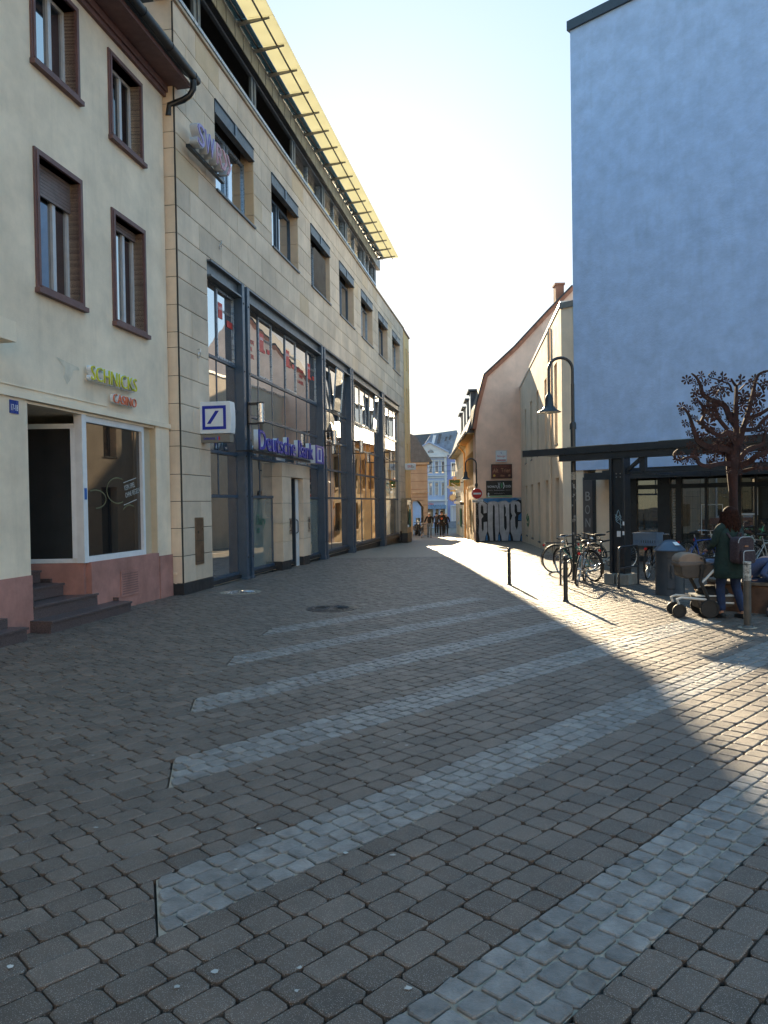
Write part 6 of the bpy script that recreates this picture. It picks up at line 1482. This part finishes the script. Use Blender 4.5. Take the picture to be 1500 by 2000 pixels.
def person(loc, rz, H, label, pose, coat, trousers, shoe, hair, hairlen=.0, group=None, cap=None, wide=1.0, coatlen=.0, name='person', head_turn=0.0, fingers=True):
    """local x right, y forward. pose: dict with hands, elbows, knees, feet (L/R)"""
    t = thing(name, loc, label, 'person', group, rz); ORG[t.name] = Vector((0, 0, 0)); k = H / 1.75
    S = lambda p: (p[0] * k, p[1] * k, p[2] * k)
    P = dict(hipL=(-.095, 0, .92), hipR=(.095, 0, .92), pel=(0, 0, .97), waist=(0, .0, 1.10), chest=(0, .0, 1.30), neck0=(0, -.01, 1.46), neck=(0, .0, 1.53), head=(0, .02, 1.62), crown=(0, .01, 1.70),
             shL=(-.185 * wide, 0, 1.42), shR=(.185 * wide, 0, 1.42), elL=(-.25, 0, 1.14), elR=(.25, 0, 1.14), haL=(-.26, .08, .88), haR=(.26, .08, .88),
             knL=(-.10, .02, .50), knR=(.10, .02, .50), anL=(-.10, -.02, .085), anR=(.10, -.02, .085)); P.update(pose)
    P['toL'] = P.get('toL', (P['anL'][0] - .02, P['anL'][1] + .16, max(.03, P['anL'][2] - .055))); P['toR'] = P.get('toR', (P['anR'][0] + .02, P['anR'][1] + .16, max(.03, P['anR'][2] - .055)))
    P = {a: S(b) for a, b in P.items()}
    r = lambda x: x * k
    J = {'pel': (P['pel'], (r(.13), r(.10))), 'waist': (P['waist'], (r(.125), r(.09))), 'chest': (P['chest'], (r(.15), r(.10))), 'neck0': (P['neck0'], r(.065)), 'neck': (P['neck'], r(.052)), 'head': (P['head'], (r(.078), r(.092))), 'crown': (P['crown'], (r(.06), r(.07)))}
    E_ = [('pel', 'waist'), ('waist', 'chest'), ('chest', 'neck0'), ('neck0', 'neck'), ('neck', 'head'), ('head', 'crown')]
    for s_ in 'LR':
        wr = lerp(P['el' + s_], P['ha' + s_], .82)
        J.update({'sh' + s_: (P['sh' + s_], r(.056)), 'el' + s_: (P['el' + s_], r(.042)), 'wr' + s_: (wr, r(.027)), 'ha' + s_: (P['ha' + s_], (r(.036), r(.02))),
                  'hip' + s_: (P['hip' + s_], r(.088)), 'kn' + s_: (P['kn' + s_], r(.056)), 'an' + s_: (P['an' + s_], r(.038)), 'to' + s_: (P['to' + s_], r(.03))})
        E_ += [('neck0', 'sh' + s_), ('sh' + s_, 'el' + s_), ('el' + s_, 'wr' + s_), ('wr' + s_, 'ha' + s_), ('pel', 'hip' + s_), ('hip' + s_, 'kn' + s_), ('kn' + s_, 'an' + s_), ('an' + s_, 'to' + s_)]
        if fingers:
            h_ = Vector(P['ha' + s_]); d = (h_ - Vector(wr)).normalized(); sd = d.cross(Vector((0, 1, 0)) if abs(d.y) < .8 else Vector((0, 0, 1))).normalized(); inw = Vector((1 if s_ == 'L' else -1, 0, 0)); cu = Vector((0, 0, -1)) if abs(d.z) < .6 else inw
            for f_, (off, ln) in enumerate([(-.026, .062), (-.009, .072), (.009, .068), (.025, .054)]):
                a_ = h_ + sd * off * k + d * .02 * k; b_ = a_ + d * ln * .55 * k; c_ = b_ + (d * .45 + cu * .75).normalized() * ln * .5 * k
                J['f%s%da' % (s_, f_)] = (tuple(a_), r(.0095)); J['f%s%db' % (s_, f_)] = (tuple(b_), r(.0085)); J['f%s%dc' % (s_, f_)] = (tuple(c_), r(.0065))
                E_ += [('ha' + s_, 'f%s%da' % (s_, f_)), ('f%s%da' % (s_, f_), 'f%s%db' % (s_, f_)), ('f%s%db' % (s_, f_), 'f%s%dc' % (s_, f_))]
            a_ = h_ - d * .02 * k - sd * .03 * k; b_ = a_ + (d * .8 - sd * .5 + cu * .4).normalized() * .045 * k
            J['t%sa' % s_] = (tuple(a_), r(.011)); J['t%sb' % s_] = (tuple(b_), r(.009)); E_ += [('ha' + s_, 't%sa' % s_), ('t%sa' % s_, 't%sb' % s_)]
    body = skin('body', J, E_, M_SKIN, t, 2)
    # face
    hc = Vector(P['head']); fz = hc + Vector((0, .085, 0)) * k
    mb = MB(LOC)
    mb.ell(tuple(hc + Vector((0, .105, -.01)) * k), (r(.014), r(.022), r(.026)), 8); mb.build('nose', M_SKIN, body, smooth=True)
    mb = MB(LOC)
    for sx_ in (-1, 1): mb.ell(tuple(hc + Vector((sx_ * .032, .086, .02)) * k), (r(.013), r(.008), r(.007)), 8)
    mb.build('eyes', mat('eye_dark', (.03, .02, .015), .3), body, smooth=True)
    MB(LOC).ell(tuple(hc + Vector((0, .088, -.045)) * k), (r(.024), r(.008), r(.007)), 8).build('mouth', mat('lip', (.30, .09, .08), .5), body, smooth=True)
    mb = MB(LOC)
    for sx_ in (-1, 1): mb.ell(tuple(hc + Vector((sx_ * .083, .0, .0)) * k), (r(.012), r(.022), r(.032)), 8)
    mb.build('ears', M_SKIN, body, smooth=True)
    # hair
    if hair:
        mb = MB(LOC); mb.ell(tuple(hc + Vector((0, -.025, .045)) * k), (r(.098), r(.105), r(.098)), 18, jit=.08)
        if hairlen:
            rr = random.Random(9)
            for i in range(64):
                an = R(rr.uniform(150, 390)); x_, y_ = math.cos(an) * .098, math.sin(an) * .095 - .02
                ln = hairlen * rr.uniform(.75, 1.1); p_ = [tuple(hc + Vector((x_, y_, .05)) * k)]
                for q_ in range(1, 7): p_.append(tuple(hc + Vector((x_ * (1 + q_ * .10) + rr.uniform(-.014, .014), y_ * (1 + q_ * .09) + rr.uniform(-.014, .014), .05 - ln * q_ / 6)) * k))
                mb.tube(p_, [r(.03), r(.034), r(.034), r(.032), r(.028), r(.02), r(.006)], 6)
        mb.build('hair', hair, t, smooth=True)
    if cap:
        MB(LOC).ell(tuple(hc + Vector((0, -.01, .065)) * k), (r(.10), r(.11), r(.075)), 14).box(-.07 * k, .07 * k, hc.y + .07 * k, hc.y + .17 * k, hc.z + .055 * k, hc.z + .068 * k).build('cap', cap, t, smooth=True)
    # coat
    cj = {'pel': (S((P['pel'][0] / k, P['pel'][1] / k, (.94 - coatlen))), r(.150 * wide + coatlen * .10)), 'waist': (P['waist'], r(.138 * wide)), 'chest': (P['chest'], r(.145 * wide)), 'neck0': (P['neck0'], r(.088))}
    ce = [('pel', 'waist'), ('waist', 'chest'), ('chest', 'neck0')]
    for s_ in 'LR':
        wr = lerp(P['el' + s_], P['ha' + s_], .80)
        cj.update({'sh' + s_: (P['sh' + s_], r(.075)), 'el' + s_: (P['el' + s_], r(.060)), 'wr' + s_: (wr, r(.043))}); ce += [('neck0', 'sh' + s_), ('sh' + s_, 'el' + s_), ('el' + s_, 'wr' + s_)]
    skin('jacket', cj, ce, coat, t, 2, 'chest')
    tj = {'pel': (S((0, 0, .97)), r(.115))}; te = []
    for s_ in 'LR':
        tj.update({'hip' + s_: (P['hip' + s_], r(.100 * (1 + (wide - 1) * .5))), 'mid' + s_: (lerp(P['hip' + s_], P['kn' + s_], .5), r(.092 * (1 + (wide - 1) * .6))), 'kn' + s_: (P['kn' + s_], r(.074)), 'cal' + s_: (lerp(P['kn' + s_], P['an' + s_], .5), r(.068)), 'an' + s_: (lerp(P['kn' + s_], P['an' + s_], .97), r(.060))})
        te += [('pel', 'hip' + s_), ('hip' + s_, 'mid' + s_), ('mid' + s_, 'kn' + s_), ('kn' + s_, 'cal' + s_), ('cal' + s_, 'an' + s_)]
    skin('trousers', tj, te, trousers, t, 2, 'pel')
    for s_ in 'LR':
        an, to = Vector(P['an' + s_]), Vector(P['to' + s_]); d = (to - an); d.z = 0; d = d.normalized(); zf = min(an.z - .085 * k, to.z - .03 * k); zf = max(zf, 0)
        hl = an - d * .06 * k; j = {'h': ((hl.x, hl.y, zf + .045 * k), (r(.045), r(.045))), 'm': ((an.x + d.x * .05 * k, an.y + d.y * .05 * k, zf + .045 * k), (r(.046), r(.046))), 'b': ((an.x + d.x * .14 * k, an.y + d.y * .14 * k, zf + .034 * k), (r(.048), r(.034))), 't': ((an.x + d.x * .21 * k, an.y + d.y * .21 * k, zf + .026 * k), (r(.036), r(.024)))}
        sh_ = skin('shoe', j, [('h', 'm'), ('m', 'b'), ('b', 't')], shoe, t, 2)
        c_ = an + d * .07 * k; nn = Vector((-d.y, d.x, 0)); mb = MB(LOC); pts = []
        for q_ in range(14):
            a_ = 2 * math.pi * q_ / 14; pts.append(c_ + d * math.cos(a_) * .145 * k + nn * math.sin(a_) * .047 * k)
        mb.add([(p.x, p.y, zf) for p in pts] + [(p.x, p.y, zf + .02 * k) for p in pts], [tuple(range(14)), tuple(range(27, 13, -1))] + [(i, 14 + i, 14 + (i + 1) % 14, (i + 1) % 14) for i in range(14)]); mb.build('sole', M_SIGNW if shoe is not M_BLACK else M_BLACK, sh_)
    return t
M_COAT = mat('green_coat', (.007, .024, .021), .9, .2, 12, .3, 120); M_JEAN = mat('jeans', (.014, .03, .085), .85, .25, 10, .2, 200); M_HAIR = mat('dark_brown_hair', (.030, .011, .007), .75, .4, 30, .5, 50, spec=.1)
M_BLKC = mat('black_cloth', (.012, .012, .014), .85, .2, 10); M_GREYJ = mat('pale_jeans', (.13, .17, .22), .85, .15, 10); M_WHH = mat('white_hair', (.55, .52, .48), .6, .1, 20)
wb_ = gr(1426, 1207); WRZ = math.atan2(.93, -.36) - math.pi / 2
wom = person(tuple(wb_), WRZ, 1.60, 'woman with long brown hair, dark green coat and backpack pushing a pram',
             dict(elL=(-.27, .06, 1.16), haL=(-.13, .34, 1.06), elR=(.27, .06, 1.16), haR=(.14, .34, 1.06), knL=(-.10, .10, .50), anL=(-.10, .06, .085), knR=(.12, .0, .50), anR=(.14, -.14, .085)),
             M_COAT, M_JEAN, M_BLACK, M_HAIR, hairlen=.30, wide=1.12, coatlen=.0)
wk = 1.60 / 1.75
mb = MB(LOC); rings = [(1.50, .075, .07), (1.46, .13, .095), (1.41, .205, .125), (1.32, .235, .155), (1.20, .238, .165), (1.05, .245, .175), (.90, .262, .19), (.76, .275, .20), (.66, .28, .205), (.64, .265, .19)]
NN = 32
for z_, rx, ry in rings:
    for k in range(NN):
        an = 2 * math.pi * k / NN; w_ = 1 + .035 * mnoise.noise(Vector((math.cos(an) * 2.2, math.sin(an) * 2.2, z_ * 3))) + (.03 * math.sin(an * 5 + z_ * 4) * max(0, 1.1 - z_))
        mb.v.append(Vector((math.cos(an) * rx * w_ * wk, (math.sin(an) * ry * w_ - .01) * wk, z_ * wk)))
for i in range(len(rings) - 1):
    for k in range(NN): mb.f.append((i * NN + k, i * NN + (k + 1) % NN, (i + 1) * NN + (k + 1) % NN, (i + 1) * NN + k)); mb.m.append(0)
mb.build('coat', M_COAT, wom, smooth=True)
mb = MB(LOC); rings = [(1.735, .03, .03), (1.725, .065, .065), (1.69, .095, .10), (1.63, .112, .115), (1.56, .125, .12), (1.48, .145, .12), (1.40, .16, .115), (1.32, .16, .105), (1.25, .14, .09), (1.21, .10, .06)]
for z_, rx, ry in rings:
    for k in range(40):
        an = 2 * math.pi * k / 40; f_ = math.sin(an)   # +y is the face side
        w_ = 1 + .12 * mnoise.noise(Vector((math.cos(an) * 5, math.sin(an) * 5, z_ * 6))) + .05 * math.sin(an * 17 + z_ * 25)
        fr_ = .35 if (f_ > .25 and z_ < 1.68) else 1
        mb.v.append(Vector((math.cos(an) * rx * w_ * wk, (math.sin(an) * ry * w_ * fr_ - .035) * wk, z_ * wk)))
for i in range(len(rings) - 1):
    for k in range(40): mb.f.append((i * 40 + k, i * 40 + (k + 1) % 40, (i + 1) * 40 + (k + 1) % 40, (i + 1) * 40 + k)); mb.m.append(0)
mb.build('hair', M_HAIR, wom, smooth=True)
def to_world(t, p): return t.matrix_basis @ Vector(p)
# white flash on the shoe
k_ = 1.60 / 1.75
MB(LOC).prism([(0, 0), (0, 0), (0, 0)], 0, 0)
# backpack
bp_ = thing('backpack', tuple(wb_ + Vector((-.02, -.02, .80))), 'dark dotted backpack with pale piping worn by the woman', 'backpack', None, WRZ); ORG[bp_.name] = Vector((0, 0, 0))
M_BAG = mat('bag_dotted', (.035, .022, .030), .8, .1, 8, speck=(75, (.30, .28, .30), .22, .6)); M_PIPE = mat('pale_piping', (.38, .42, .46), .6)
def rrect(w, h, r_, n=4):
    out = []
    for cx, cz, a0 in ((w / 2 - r_, h - r_, 0), (-w / 2 + r_, h - r_, 90), (-w / 2 + r_, r_, 180), (w / 2 - r_, r_, 270)):
        for k in range(n + 1): an = R(a0 + 90 * k / n); out.append((cx + math.cos(an) * r_, cz + math.sin(an) * r_))
    return out
MB(LOC).prism(rrect(.30, .38, .08), -.31, -.15).build('bag_body', M_BAG, bp_, bevel=.02)
MB(LOC).prism([(x, z + .01) for x, z in rrect(.23, .19, .04)], -.37, -.312).build('front_pocket', M_BAG, bp_, bevel=.012)
MB(LOC).tube([(x, -.372, z + .01) for x, z in rrect(.22, .18, .04)][3:11] + [], .006, 6).tube([(x * .98, -.318, z) for x, z in rrect(.30, .38, .08)][0:10], .006, 6).build('piping', M_PIPE, bp_)
MB(LOC).tube([(-.03, -.18, .38), (-.03, -.20, .43), (.03, -.20, .43), (.03, -.18, .38)], .010, 6).tube([(-.10, -.16, .34), (-.12, -.10, .42), (-.12, .06, .43), (-.12, .13, .30)], .018, 6).tube([(.10, -.16, .34), (.12, -.10, .42), (.12, .06, .43), (.12, .13, .30)], .018, 6).build('strap', M_BAG, bp_)
MB(LOC).box(-.03, .03, -.322, -.312, .24, .26).build('leather_tag', mat('leather', (.3, .14, .07), .6), bp_)

# ------------------------------------------------------------------ pram
pr0 = gr(1374, 1203); PRZ = math.atan2(.06, -1)
pram = thing('pram', tuple(pr0), 'grey beige pram with white handle bar, black wheels and a filled basket', 'pram', None, PRZ); ORG[pram.name] = Vector((0, 0, 0)); pram.scale = (.88, .88, .86)
M_PRAM = mat('pram_fabric', (.13, .11, .10), .85, .1, 8, .2, 90); M_PRAMB = mat('pram_body', (.07, .058, .05), .8, .1, 8); M_TRACE = mat('white_alloy', (.6, .6, .58), .35, .05, 4)
# local x = driving direction (towards the left of the picture)
def prism_y(mb, poly, y0, y1, mi=0):
    n = len(poly); mb.add([(x, y0, z) for x, z in poly] + [(x, y1, z) for x, z in poly], [tuple(range(n)), tuple(range(2 * n - 1, n - 1, -1))] + [(i, n + i, n + (i + 1) % n, (i + 1) % n) for i in range(n)], mi); return mb
mb = MB(LOC); prism_y(mb, [(-.42, .70), (.34, .66), (.41, .70), (.43, .90), (-.46, .88)], -.21, .21); mb.build('bassinet', M_PRAMB, pram, bevel=.02)
mb = MB(LOC); prism_y(mb, [(.445, .86), (-.05, .885), (-.05, .93), (.10, .95), (.43, .95), (.47, .92)], -.215, .215); mb.build('apron_rim', M_PRAM, pram, bevel=.02)
mb = MB(LOC); prism_y(mb, [(.46, .93), (.455, 1.0), (.40, 1.06), (.30, 1.09), (.18, 1.08), (.08, 1.03), (.04, .96), (.06, .93)], -.20, .20); mb.build('hood', mat('hood_cloth', (.24, .18, .14), .85, .08, 6), pram, bevel=.03)
MB(LOC).ell((-.12, 0, .92), (.26, .17, .06), 16, jit=.25).build('blanket', mat('blanket_blue', (.20, .26, .40), .85, .3, 18), pram, smooth=True)
MB(LOC).ell((-.24, .19, .90), (.12, .05, .09), 12, jit=.3).build('muslin_cloth', mat('muslin', (.45, .40, .40), .85, .25, 30), pram, smooth=True)
mb = MB(LOC); mb.tube([(.10, y, 1.0) for y in (-.23, .23)], .018, 8); mb.tube([(.04, -.235, .92), (.06, -.24, 1.0), (.0, -.235, 1.02), (-.16, -.235, 1.01)], .018, 8); mb.tube([(.04, .235, .92), (.06, .24, 1.0), (.0, .235, 1.02), (-.16, .235, 1.01)], .018, 8); mb.build('carry_bar', M_BLACK, pram, smooth=True)
mb = MB(LOC)
for y in (-.245, .245): mb.tube([(.10, y, .60), (-.26, y, .98), (-.40, y * .98, 1.10)], .022, 8)
mb.tube([(-.40, -.24, 1.10), (-.47, -.22, 1.14), (-.47, .22, 1.14), (-.40, .24, 1.10)], .02, 8); mb.build('push_bar', M_TRACE, pram, smooth=True)
for y in (-.235, .235):
    mb = MB(LOC); mb.lathe((.08, y - .02, .86), [(.05, 0), (.05, .04)], 14, axis='y'); mb.tube([(.08, y, .90), (.13, y, .62), (.0, y * .9, .34), (-.04, y * .9, .22)], [.035, .03, .03, .03], 8)
    mb.build('chassis_leg', M_BLACK, pram, smooth=True)
mb = MB(LOC)
for y in (-.2, .2): mb.tube([(-.02, y, .30), (.40, y * .85, .34), (.48, y * .8, .31), (.45, y * .8, .22)], .022, 8); mb.tube([(-.02, y, .26), (-.42, y, .24)], .018, 8)
mb.build('chassis', M_TRACE, pram, smooth=True)
mb = MB(LOC); prism_y(mb, [(-.42, .17), (.12, .14), (.18, .34), (-.44, .36)], -.19, .19); bk_ = mb.build('basket', M_PRAMB, pram, bevel=.03); MB(LOC).ell((-.14, 0, .42), (.26, .17, .11), 14, jit=.35).build('bag_in_basket', M_BLKC, bk_, smooth=True)
MB(LOC).tube([(.08, -.17, .44), (.02, -.19, .36), (-.12, -.2, .34)], .012, 6).tube([(-.22, -.17, .5), (-.28, -.18, .46), (-.25, -.18, .40)], .012, 6).build('orange_strap', mat('orange_strap', (.55, .22, .02), .6), bk_)
MB(LOC).box(-.43, .18, -.205, .205, .355, .375).build('basket_rim', M_TRACE, bk_)
def pwheel(x, y, r_):
    w = MB(LOC).lathe((x, y - .025, r_), [(r_ - .03, 0), (r_ - .008, 0), (r_, .012), (r_, .038), (r_ - .008, .05), (r_ - .03, .05), (r_ - .03, 0)], 28, axis='y', cap=False).build('wheel', M_BLACK, pram, smooth=True)
    MB(LOC).lathe((x, y - .012, r_), [(r_ - .028, 0), (r_ - .028, .024)], 28, axis='y').build('hub_disc', M_BLACK, w)
    mb = MB(LOC)
    for k in range(6):
        an = k * math.pi / 3; mb.ell((x + math.cos(an) * r_ * .5, y - .016, r_ + math.sin(an) * r_ * .5), (r_ * .16, .006, r_ * .16), 8)
    mb.lathe((x, y - .02, r_), [(.018, 0), (.018, .01)], 10, axis='y'); mb.build('spoke_gap', mat('wheel_gap', (.10, .09, .075), .6), w)
for y in (-.24, .24): pwheel(-.02 - .0, y, .155)
for y in (-.16, .16): pwheel(.44, y, .115)
# far pair behind the woman
# ------------------------------------------------------------------ seated person at the bench
sb = Vector((5.62, 11.45, 0)); 
seat = person(tuple(sb), R(128), 1.70, 'seated person in blue checked shirt and dark jeans on the ring bench', 
    dict(pel=(0, 0, .56), hipL=(-.10, .0, .54), hipR=(.10, .0, .54), waist=(0, .10, .70), chest=(0, .26, .86), neck0=(0, .38, .98), neck=(0, .45, 1.03), head=(0, .52, 1.08), crown=(0, .56, 1.15), shL=(-.18, .34, .95), shR=(.18, .34, .95),
         elL=(-.26, .32, .70), elR=(.26, .32, .70), haL=(-.12, .48, .60), haR=(.12, .48, .60), knL=(-.14, .44, .54), knR=(.14, .44, .54), anL=(-.14, .46, .10), anR=(.14, .42, .10)),
    mat('checked_shirt', (.06, .10, .30), .8, .3, 40), M_JEAN, M_BLACK, M_HAIR, fingers=True) if False else None
def seated():
    t = thing('person', (5.50, 11.55, -.12), 'seated person behind the grey bollard, only blue checked sleeve and dark jeans showing', 'person', None, 0.0); ORG[t.name] = Vector((0, 0, 0))
    # leaning forward to the right, sitting on the ring bench; local axes = world axes
    J = {'pel': ((.0, .18, .56), (.12, .10)), 'waist': ((.05, .12, .72), (.12, .09)), 'chest': ((.20, .06, .84), (.14, .10)), 'neck0': ((.36, .04, .90), .06), 'neck': ((.42, .03, .92), .05), 'head': ((.50, .02, .93), (.085, .08)), 'crown': ((.57, .02, .95), (.06, .06)),
         'shL': ((.30, .20, .90), .055), 'elL': ((.30, .26, .66), .042), 'haL': ((.52, .14, .58), .03), 'shR': ((.28, -.12, .86), .055), 'elR': ((.08, -.20, .70), .042), 'haR': ((.30, -.22, .60), .03),
         'hipL': ((.02, .24, .53), .09), 'knL': ((.50, .12, .55), .058), 'anL': ((.52, .0, .12), .038), 'toL': ((.62, -.08, .04), .03), 'hipR': ((.02, .06, .53), .09), 'knR': ((.42, -.22, .56), .058), 'anR': ((.10, -.36, .20), .038), 'toR': ((.06, -.46, .14), .03)}
    E_ = [('pel', 'waist'), ('waist', 'chest'), ('chest', 'neck0'), ('neck0', 'neck'), ('neck', 'head'), ('head', 'crown')]
    for s_ in 'LR': E_ += [('neck0', 'sh' + s_), ('sh' + s_, 'el' + s_), ('el' + s_, 'ha' + s_), ('pel', 'hip' + s_), ('hip' + s_, 'kn' + s_), ('kn' + s_, 'an' + s_), ('an' + s_, 'to' + s_)]
    skin('body', J, E_, M_SKIN, t, 2)
    up = lambda d, f: {k: (v[0], tuple(x * f for x in v[1]) if isinstance(v[1], tuple) else v[1] * f) for k, v in d.items()}
    sj = up({k: J[k] for k in ('pel', 'waist', 'chest', 'neck0', 'shL', 'elL', 'shR', 'elR')}, 1.25); sj['wL'] = ((.46, .17, .60), .042); sj['wR'] = ((.25, -.215, .62), .042)
    skin('shirt', sj, [('pel', 'waist'), ('waist', 'chest'), ('chest', 'neck0'), ('neck0', 'shL'), ('shL', 'elL'), ('elL', 'wL'), ('neck0', 'shR'), ('shR', 'elR'), ('elR', 'wR')], mat('checked_shirt', (.012, .025, .09), .8, .45, 55, col2=(.06, .08, .13)), t, 2)
    tj = up({k: J[k] for k in ('pel', 'hipL', 'knL', 'anL', 'hipR', 'knR', 'anR')}, 1.28)
    skin('trousers', tj, [('pel', 'hipL'), ('hipL', 'knL'), ('knL', 'anL'), ('pel', 'hipR'), ('hipR', 'knR'), ('knR', 'anR')], mat('dark_jeans', (.012, .02, .05), .85, .2, 10), t, 2)
    for s_ in 'LR':
        a_, b_ = Vector(J['an' + s_][0]), Vector(J['to' + s_][0]); skin('shoe', {'a': (tuple(a_ - (b_ - a_) * .3 + Vector((0, 0, -.03))), .05), 'b': (tuple(b_), .045), 'c': (tuple(b_ + (b_ - a_) * .5), .035)}, [('a', 'b'), ('b', 'c')], mat('brown_boot', (.05, .03, .03), .6), t, 2)
    MB(LOC).ell((.55, .03, .97), (.10, .095, .095), 14, jit=.1).build('hair', M_HAIR, t, smooth=True)
    MB(LOC).box(.42, .48, -.30, .02, .50, .503)
    return t
seated()

# ------------------------------------------------------------------ far pedestrians
def far(u, v, Yd, H, label, rz, **k):
    d = ray(u, v); x = d.x / d.y * Yd; return person((x, Yd, gz(Yd)), rz, H, label, **k)
walkA = dict(elL=(-.27, .02, 1.16), haL=(-.22, .20, .98), elR=(.29, -.04, 1.16), haR=(.24, .12, 1.02), knL=(-.09, .10, .50), anL=(-.09, .10, .085), knR=(.09, -.02, .49), anR=(.09, -.16, .10))
walkB = dict(elL=(-.27, .02, 1.15), haL=(-.25, .02, .86), elR=(.27, .02, 1.15), haR=(.25, .10, .87), knL=(-.09, -.02, .49), anL=(-.09, -.14, .10), knR=(.09, .12, .50), anR=(.09, .12, .085))
far(839, 1055, 53.5, 1.74, 'white haired man in black sweater and pale jeans walking beside a push scooter', math.pi, pose=dict(walkA, haR=(.36, .16, .98)), coat=M_BLKC, trousers=M_GREYJ, shoe=M_BLACK, hair=M_WHH, group=None, fingers=False)
far(863, 1055, 53.0, 1.84, 'man in black cap and black shirt with orange chest print walking up the sunny lane', math.pi, pose=walkB, coat=M_BLKC, trousers=M_BLKC, shoe=M_BLACK, hair=M_HAIR, cap=M_BLKC, fingers=False)
far(871.5, 1050, 58, 1.66, 'white haired pedestrian half hidden behind the man in the black cap', math.pi, pose=walkA, coat=M_BLKC, trousers=M_BLKC, shoe=M_BLACK, hair=M_WHH, fingers=False)
far(853, 1050, 59, 1.74, 'dark dressed pedestrian between the two walking men, seen behind them', math.pi, pose=walkB, coat=mat('grey_cloth', (.05, .05, .06), .85), trousers=M_BLKC, shoe=M_BLACK, hair=M_HAIR, fingers=False)
# orange chest print and camera strap of the man in the cap
pm = [o for o in bpy.data.objects if o.get('label', '').startswith('man in black cap')][0]
MB(LOC).lathe((0, .132, 1.30), [(.0, 0), (.075, 0), (.075, .01), (0, .01)], 14, axis='y').build('chest_print', mat('orange_print', (.45, .09, .04), .6), pm)
# push scooter (bicycle like) beside the white haired man
d = ray(826, 1050); sc = bicycle((d.x / d.y * 53.2, 53.2, gz(53.2)), R(-97), 0, 'slim bicycle pushed by the white haired man', M_BLKF, handle='flat', rack=False)
# parked motor scooters at the arcade
def moped(loc, rz, label, col):
    t = thing('motor_scooter', loc, label, 'motor scooter', 'motor scooters parked at the arcade', rz); ORG[t.name] = Vector((0, 0, 0))
    for x in (-.5, .62): MB(LOC).lathe((x, -.05, .24), [(.12, 0), (.23, 0), (.24, .05), (.23, .10), (.12, .10), (.12, 0)], 20, axis='y', cap=False).lathe((x, -.02, .24), [(.12, 0), (.12, .04)], 16, axis='y').build('wheel', M_BLACK, t, smooth=True)
    mb = MB(LOC); prism_y(mb, [(-.75, .42), (-.25, .30), (-.05, .28), (.30, .26), (.38, .34), (-.02, .38), (-.10, .70), (-.72, .74), (-.85, .62)], -.15, .15); mb.build('body_shell', col, t, bevel=.04)
    mb = MB(LOC); prism_y(mb, [(.30, .28), (.44, .34), (.42, .80), (.34, .98), (.27, .95), (.34, .70)], -.18, .18); mb.build('front_shield', col, t, bevel=.04)
    MB(LOC).ell((-.42, 0, .79), (.36, .14, .07), 14).build('seat', M_BLACK, t, smooth=True); MB(LOC).tube([(.30, -.32, 1.02), (.36, 0, 1.0), (.30, .32, 1.02)], .018, 8).tube([(.36, 0, 1.0), (.62, 0, .30)], .03, 8).build('handlebar', M_BLACK, t)
    MB(LOC).lathe((.40, 0, .92), [(0, 0), (.07, 0), (.06, .05), (0, .06)], 14, axis='x').build('headlight', M_SIGNW, t); MB(LOC).box(.30, .33, -.16, .16, 1.02, 1.36).build('windscreen', M_GLASS, t)
    return t
d = ray(815, 1040); moped((d.x / d.y * 58.0, 58.0, gz(58)), R(-80), 'dark motor scooter with windscreen parked by the arcade pillar', M_BLKF)
d = ray(822, 1040); moped((d.x / d.y * 61.0, 61.0, gz(61)), R(-60), 'pale motor scooter parked under the arcade', M_SILV)

wr = thing('overhead_wire', (0, 62, 4), 'thin dark wires strung across the far end of the lane', 'wire')
mb = MB()
for z0, z1, y in ((4.6, 4.9, 62), (4.5, 4.4, 62.3)):
    mb.tube([(-1.5 + 8.0 * k / 8, y, z0 + (z1 - z0) * k / 8 - .25 * math.sin(math.pi * k / 8)) for k in range(9)], .012, 4)
    mb.build('wire', M_DARKM, wr); mb = MB()
